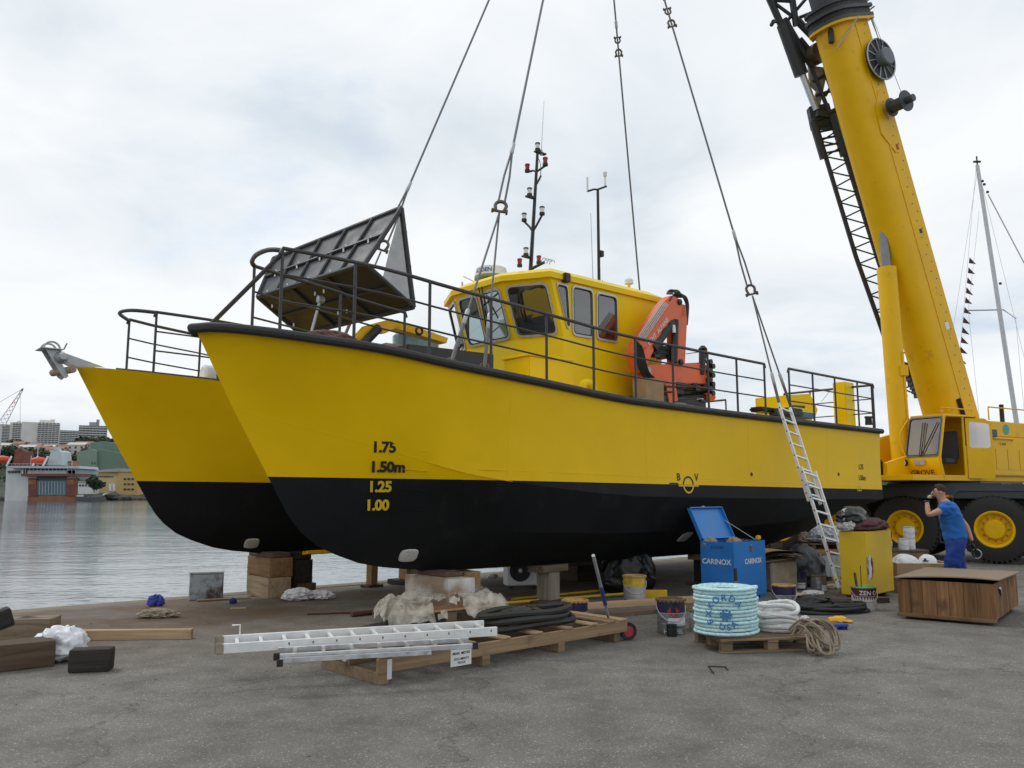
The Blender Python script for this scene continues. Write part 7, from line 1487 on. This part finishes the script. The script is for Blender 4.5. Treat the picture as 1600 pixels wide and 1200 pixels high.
can('lower of two white tins stacked behind the carton', st2 + V((.28, -.05, .676)), .095, .2, M_pap, M_pap, M_galv, False); can('upper of two white tins stacked behind the carton', st2 + V((.28, -.05, .877)), .095, .2, M_pap, M_pap, M_galv, True)
# --- wooden crate on the right
FL = G(1405, 966); cu_ = V((.788, -.616, 0)); cv_ = V((.616, .788, 0)); cyaw = math.atan2(cu_.y, cu_.x); cr = thing('wooden_crate', 'large wooden crate with a warped plywood lid at the right edge', 'crate', (FL.x, FL.y, 0), cyaw, local=True)
CLn, CDp, CHh = 1.15, 1.9, .45
wds = [.16, .15, .17, .15, .17, .15, .20]; x = 0
for k, w_ in enumerate(wds): block('front_board', w_ - .004, .022, CHh, W_cz, cr, (x + w_ / 2, .0, .07), bevel=.002); x += w_
x = 0
while x < CDp - .05: block('side_board', .022, .15, CHh, W_cz, cr, (CLn - .012, .09 + x, .07), bevel=.002); block('side_board', .022, .15, CHh, W_cz, cr, (.012, .09 + x, .07), bevel=.002); x += .154
block('crate_core', CLn - .06, CDp - .06, CHh - .06, W_dark, cr, (CLn / 2, CDp / 2 + .01, .09)); block('bottom_rail', CLn + .03, .03, .045, W_crate, cr, (CLn / 2, -.02, .035)); 
for y in (.2, CDp - .2): block('skid', CLn - .1, .12, .085, W_crate, cr, (CLn / 2, y, 0))
block('top_rail', CLn, .03, .05, W_crate, cr, (CLn / 2, .03, CHh + .02))
pts = []; n = 14; m_ = 12
for j in range(m_):
    for i in range(n): x, y = -.03 + (CLn + .1) * i / (n - 1), -.04 + (CDp + .05) * j / (m_ - 1); pts.append(V((x, y, CHh + .085 + .03 * math.sin(x * 2.2) * (1 - y / 2) + .02 * (1 - y / CDp) * (x / CLn))))
fs = [(j * n + i, j * n + i + 1, (j + 1) * n + i + 1, (j + 1) * n + i) for j in range(m_ - 1) for i in range(n - 1)]; mb = MB(); mb.add(pts, fs); mb.add([p + Z1 * .014 for p in pts], [f[::-1] for f in fs])
bd_ = [i for i in range(n)] + [j * n + n - 1 for j in range(1, m_)] + [(m_ - 1) * n + i for i in range(n - 2, -1, -1)] + [j * n for j in range(m_ - 2, 0, -1)]; N0 = n * m_
mb.f += [(bd_[k], bd_[(k + 1) % len(bd_)], N0 + bd_[(k + 1) % len(bd_)], N0 + bd_[k]) for k in range(len(bd_))]
mb.build('plywood_lid', mat('weathered plywood', (.22, .165, .11), .8, var=.2, scale=3, stretch=(1, 6, 1), bump=.15, bscale=20, dirt=((.13, .10, .07), .6, 2)), cr)
MB().prism([V((CLn + .004, .3, .45)), V((CLn + .03, .32, .43)), V((CLn + .012, .52, .30)), V((CLn + .005, .5, .45))], V((.004, 0, 0))).build('torn_film', M_bagw, cr)
# scattered grit and scraps nobody could count
rnd = random.Random(77); gr = MB()
for i in range(900):
    s = rnd.uniform(-6, 14); t_ = rnd.uniform(-8, 5) ; p = B(s, t_, 0)
    if edge_dist(p.x, p.y) < .5 or p.y < 4.5: continue
    p.z = gz(p.x, p.y); q = rnd.uniform(.004, .013); a = rnd.uniform(0, 6.28); x = V((math.cos(a), math.sin(a), 0)) * q * rnd.uniform(.6, 2); y = V((-math.sin(a), math.cos(a), 0)) * q; gr.obox(p - x / 2 - y / 2, x, y, Z1 * q * .6)
tag(gr.build('loose_grit', mat('grit', (.2, .18, .15), .9, var=.6, scale=3)), 'loose grit and tiny debris scattered over the asphalt', 'debris', kind='stuff')
# ================================================================== the worker
def skinned(name, verts, edges, radii, m, parent=None, sub=2, root=0, folds=0.0):
    me = bpy.data.meshes.new(name); me.from_pydata([tuple(v) for v in verts], edges, []); o = bpy.data.objects.new(name, me); C.objects.link(o)
    sk = o.modifiers.new('skin', 'SKIN'); sk.use_smooth_shade = True
    for i, r in enumerate(radii):
        d = me.skin_vertices[0].data[i]; d.radius = r if isinstance(r, tuple) else (r, r); d.use_root = (i == root)
    sb = o.modifiers.new('sub', 'SUBSURF'); sb.levels = sub; sb.render_levels = sub
    bpy.context.view_layer.update()
    ev = bpy.data.meshes.new_from_object(o.evaluated_get(bpy.context.evaluated_depsgraph_get())); bpy.data.objects.remove(o)
    if folds:   # cloth folds: ridged noise drawn out across the body
        for v in ev.vertices:
            p = v.co; w = mn.noise(V((p.x * 7, p.y * 7, p.z * 11))) + .5 * mn.noise(V((p.x * 15 + p.z * 9, p.y * 15, p.z * 17))); v.co = p + v.normal * folds * (.4 - abs(w) * 1.6)
    ev.materials.clear(); return link(name, ev, m, parent, 180)
M_skin = mat('skin', (.46, .25, .17), .55, var=.08, scale=12); M_shirt = mat('blue tee shirt cloth', (.012, .12, .42), .85, var=.12, scale=5, bump=.25, bscale=9, bdist=.02); M_trou = mat('navy work trousers', (.008, .036, .22), .85, var=.18, scale=6, bump=.35, bscale=8, bdist=.02); M_hair = mat('short brown hair', (.035, .02, .014), .9, var=.3, scale=40, bump=.6, bscale=180); M_glovek = mat('dark work glove', (.012, .012, .014), .8)
wp = D(1495, 880, 13.1); wp.z = 0
person = thing('person', 'person in blue tee shirt and navy trousers raising a hand to the face', 'person', wp)
# body frame: r = image right, f = facing (left and a little away), built from the soles up
rr = V((.97, -.24, 0)); ff_ = V((-.93, .37, 0)); sidev = V((-.37, -.93, 0))   # sidev: the person's left, towards the camera
def Q(f, s, z): return wp + ff_ * f + sidev * s + Z1 * z
# joints
pel = Q(0, 0, .98); wst = Q(.0, 0, 1.10); chs = Q(.05, 0, 1.30); nkb = Q(.09, 0, 1.50); nk = Q(.14, 0, 1.57); 
shL, shR = Q(.10, .20, 1.44), Q(.02, -.20, 1.44)
elL, wrL, haL = Q(.37, .23, 1.335), Q(.37, .13, 1.56), Q(.325, .08, 1.62)
elR, wrR, haR = Q(-.19, -.22, 1.17), Q(-.25, -.17, .93), Q(-.265, -.16, .86)
hpL, hpR = Q(.0, .10, .92), Q(.0, -.10, .92); knL, knR = Q(.10, .11, .50), Q(-.02, -.10, .50); anL, anR = Q(.02, .12, .09), Q(-.22, -.10, .10); toL, toR = Q(.20, .13, .04), Q(-.05, -.11, .04)
vs_ = [pel, wst, chs, nkb, nk, shL, Q(.245, .235, 1.385), elL, elL.lerp(wrL, .4), wrL, shR, shR.lerp(elR, .5), elR, elR.lerp(wrR, .4), wrR, hpL, knL, anL, toL, hpR, knR, anR, toR]
ed = [(0, 1), (1, 2), (2, 3), (3, 4), (3, 5), (5, 6), (6, 7), (7, 8), (8, 9), (3, 10), (10, 11), (11, 12), (12, 13), (13, 14), (0, 15), (15, 16), (16, 17), (17, 18), (0, 19), (19, 20), (20, 21), (21, 22)]
rd = [.13, .125, .135, .09, .055, .07, .055, .042, .042, .028, .07, .05, .042, .041, .028, .085, .06, .04, .035, .085, .06, .04, .035]
# head grown from the neck as part of the same surface
hc_ = Q(.185, 0, 1.685); vs_ += [Q(.165, 0, 1.63), Q(.175, 0, 1.70), Q(.165, 0, 1.765)]; n0 = 23; ed += [(4, n0), (n0, n0 + 1), (n0 + 1, n0 + 2)]; rd += [(.068, .075), (.083, .098), (.062, .075)]
skinned('body', vs_, ed, rd, M_skin, person)
def fingers(palm, d, up_, th_dir, m, name, curl=.5, sc=1.0):
    """a hand: palm and five bent fingers"""
    d = d.normalized(); sd = d.cross(up_).normalized(); up_ = sd.cross(d).normalized(); v = [palm - d * .04 * sc, palm, palm + d * .04 * sc]; e = [(0, 1), (1, 2)]; r = [(.026 * sc, .02 * sc), (.04 * sc, .018 * sc), (.04 * sc, .016 * sc)]
    h = skinned(name, v, e, r, m, person, 1)
    for k, ln_ in enumerate((.065, .078, .073, .058)):
        o = palm + d * .04 * sc + sd * (k - 1.5) * .021 * sc; p = [o, o + (d * .5 - up_ * curl * .3).normalized() * ln_ * .45 * sc]; p.append(p[1] + (d * (1 - curl) - up_ * curl).normalized() * ln_ * .35 * sc); p.append(p[2] + (d * (1 - 1.5 * curl) - up_ * curl).normalized() * ln_ * .28 * sc)
        skinned('finger', p, [(0, 1), (1, 2), (2, 3)], [.0095 * sc, .009 * sc, .0085 * sc, .007 * sc], m, h, 1)
    o = palm - sd * .03 * sc * th_dir; p = [o, o - sd * .03 * sc * th_dir + d * .02 * sc, o - sd * .035 * sc * th_dir + d * .055 * sc - up_ * .02]; skinned('thumb', p, [(0, 1), (1, 2)], [.012 * sc, .011 * sc, .008 * sc], m, h, 1)
    return h
M_glt = mat('tan work glove', (.38, .29, .18), .85)
fingers(haL, haL - wrL, ff_, 1, M_glt, 'gloved_hand', .75); fingers(haR, haR - wrR, ff_, 1, M_glovek, 'gloved_hand', .6, 1.15)
MB().tube(arc(wrL - (wrL - elL).normalized() * .01, .036, 0, 6.2832, ff_, sidev, 16), .012, 6).build('wrist_watch', M_black, person)
# tools in the lowered hand
tq = haR - Z1 * .06; tl_ = thing('hand_tool', 'dark hand tool held in the lowered glove of the worker', 'tool', tq); MB().tube([tq + Z1 * .08 + ff_ * .05, tq - Z1 * .12], .02, 6).build('tool_grip', M_black, tl_); MB().tube(arc(tq - Z1 * .06 - ff_ * .03, .07, 0, 6.0, ff_, Z1, 14), .01, 5).build('tool_loop', M_galv, tl_)
# face and hair
hcn = Q(.172, 0, 1.70); hr = MB()
bm = bmesh.new(); bmesh.ops.create_icosphere(bm, subdivisions=4, radius=1); me = bpy.data.meshes.new('hair')
dele = []
for v in bm.verts:
    p = v.co.copy(); f_, s_, z_ = p.x, p.y, p.z
    if z_ < -.25 + .75 * max(0, f_ + .1) or (f_ > .55 and z_ < .62): dele.append(v); continue
    v.co = hcn + ff_ * f_ * .103 + sidev * s_ * .088 + Z1 * (z_ * .108 + .012)
bmesh.ops.delete(bm, geom=dele, context='VERTS'); bm.to_mesh(me); bm.free(); link('hair', me, M_hair, person, 180)
MB().loft([[hcn + ff_ * a + sidev * b + Z1 * c for a, b, c in ((.088, -.012, -.005), (.088, .012, -.005), (.09, .006, .02))], [hcn + ff_ * a + sidev * b + Z1 * c for a, b, c in ((.115, -.014, -.035), (.115, .014, -.035), (.118, 0, -.024))], [hcn + ff_ * a + sidev * b + Z1 * c for a, b, c in ((.09, -.012, -.042), (.09, .012, -.042), (.09, 0, -.045))]]).build('nose', M_skin, person)
for s_ in (-1, 1):
    MB().lathe([(.002, -.008), (.02, -.004), (.024, .004), (.012, .01)], hcn + sidev * s_ * .086 - ff_ * .012 + Z1 * -.015, sidev * s_, 12).build('ear', M_skin, person); MB().lathe([(.002, -.006), (.011, 0), (.002, .006)], hcn + ff_ * .088 + sidev * s_ * .034 + Z1 * .008, ff_, 10).build('eye', M_black, person); MB().tube([hcn + ff_ * .094 + sidev * s_ * .018 + Z1 * .026, hcn + ff_ * .085 + sidev * s_ * .052 + Z1 * .026], .006, 5).build('eyebrow', M_hair, person)
MB().tube([hcn + ff_ * .092 + sidev * -.022 - Z1 * .062, hcn + ff_ * .097 - Z1 * .06, hcn + ff_ * .092 + sidev * .022 - Z1 * .062], .006, 6).build('mouth', mat('lips', (.34, .13, .10), .5), person)
# clothes
sv = [Q(-.01, 0, .86), Q(.0, 0, 1.06), Q(.04, 0, 1.28), Q(.085, 0, 1.455), Q(.12, 0, 1.525), shL, Q(.23, .232, 1.395), shR, shR.lerp(elR, .62)]
skinned('tee_shirt', sv, [(0, 1), (1, 2), (2, 3), (3, 4), (3, 5), (5, 6), (3, 7), (7, 8)], [(.205, .18), (.205, .18), (.215, .19), (.15, .13), (.07, .07), .105, .088, .10, .08], M_shirt, person, 3, 0, .024)
tv = [Q(0, 0, 1.10), Q(0, 0, .95), hpL - Z1 * .04, knL, Q(.04, .12, .14), hpR - Z1 * .04, knR, Q(-.17, -.10, .14)]
skinned('trousers', tv, [(0, 1), (1, 2), (2, 3), (3, 4), (1, 5), (5, 6), (6, 7)], [(.17, .16), (.185, .17), .145, .115, .10, .145, .115, .10], M_trou, person, 3, 0, .03)
for a_, t_ in ((anL, toL), (anR, toR)): skinned('boot', [a_ + Z1 * .06, a_ - Z1 * .02, t_ + Z1 * .02], [(0, 1), (1, 2)], [.06, .062, .05], M_black, person, 1)
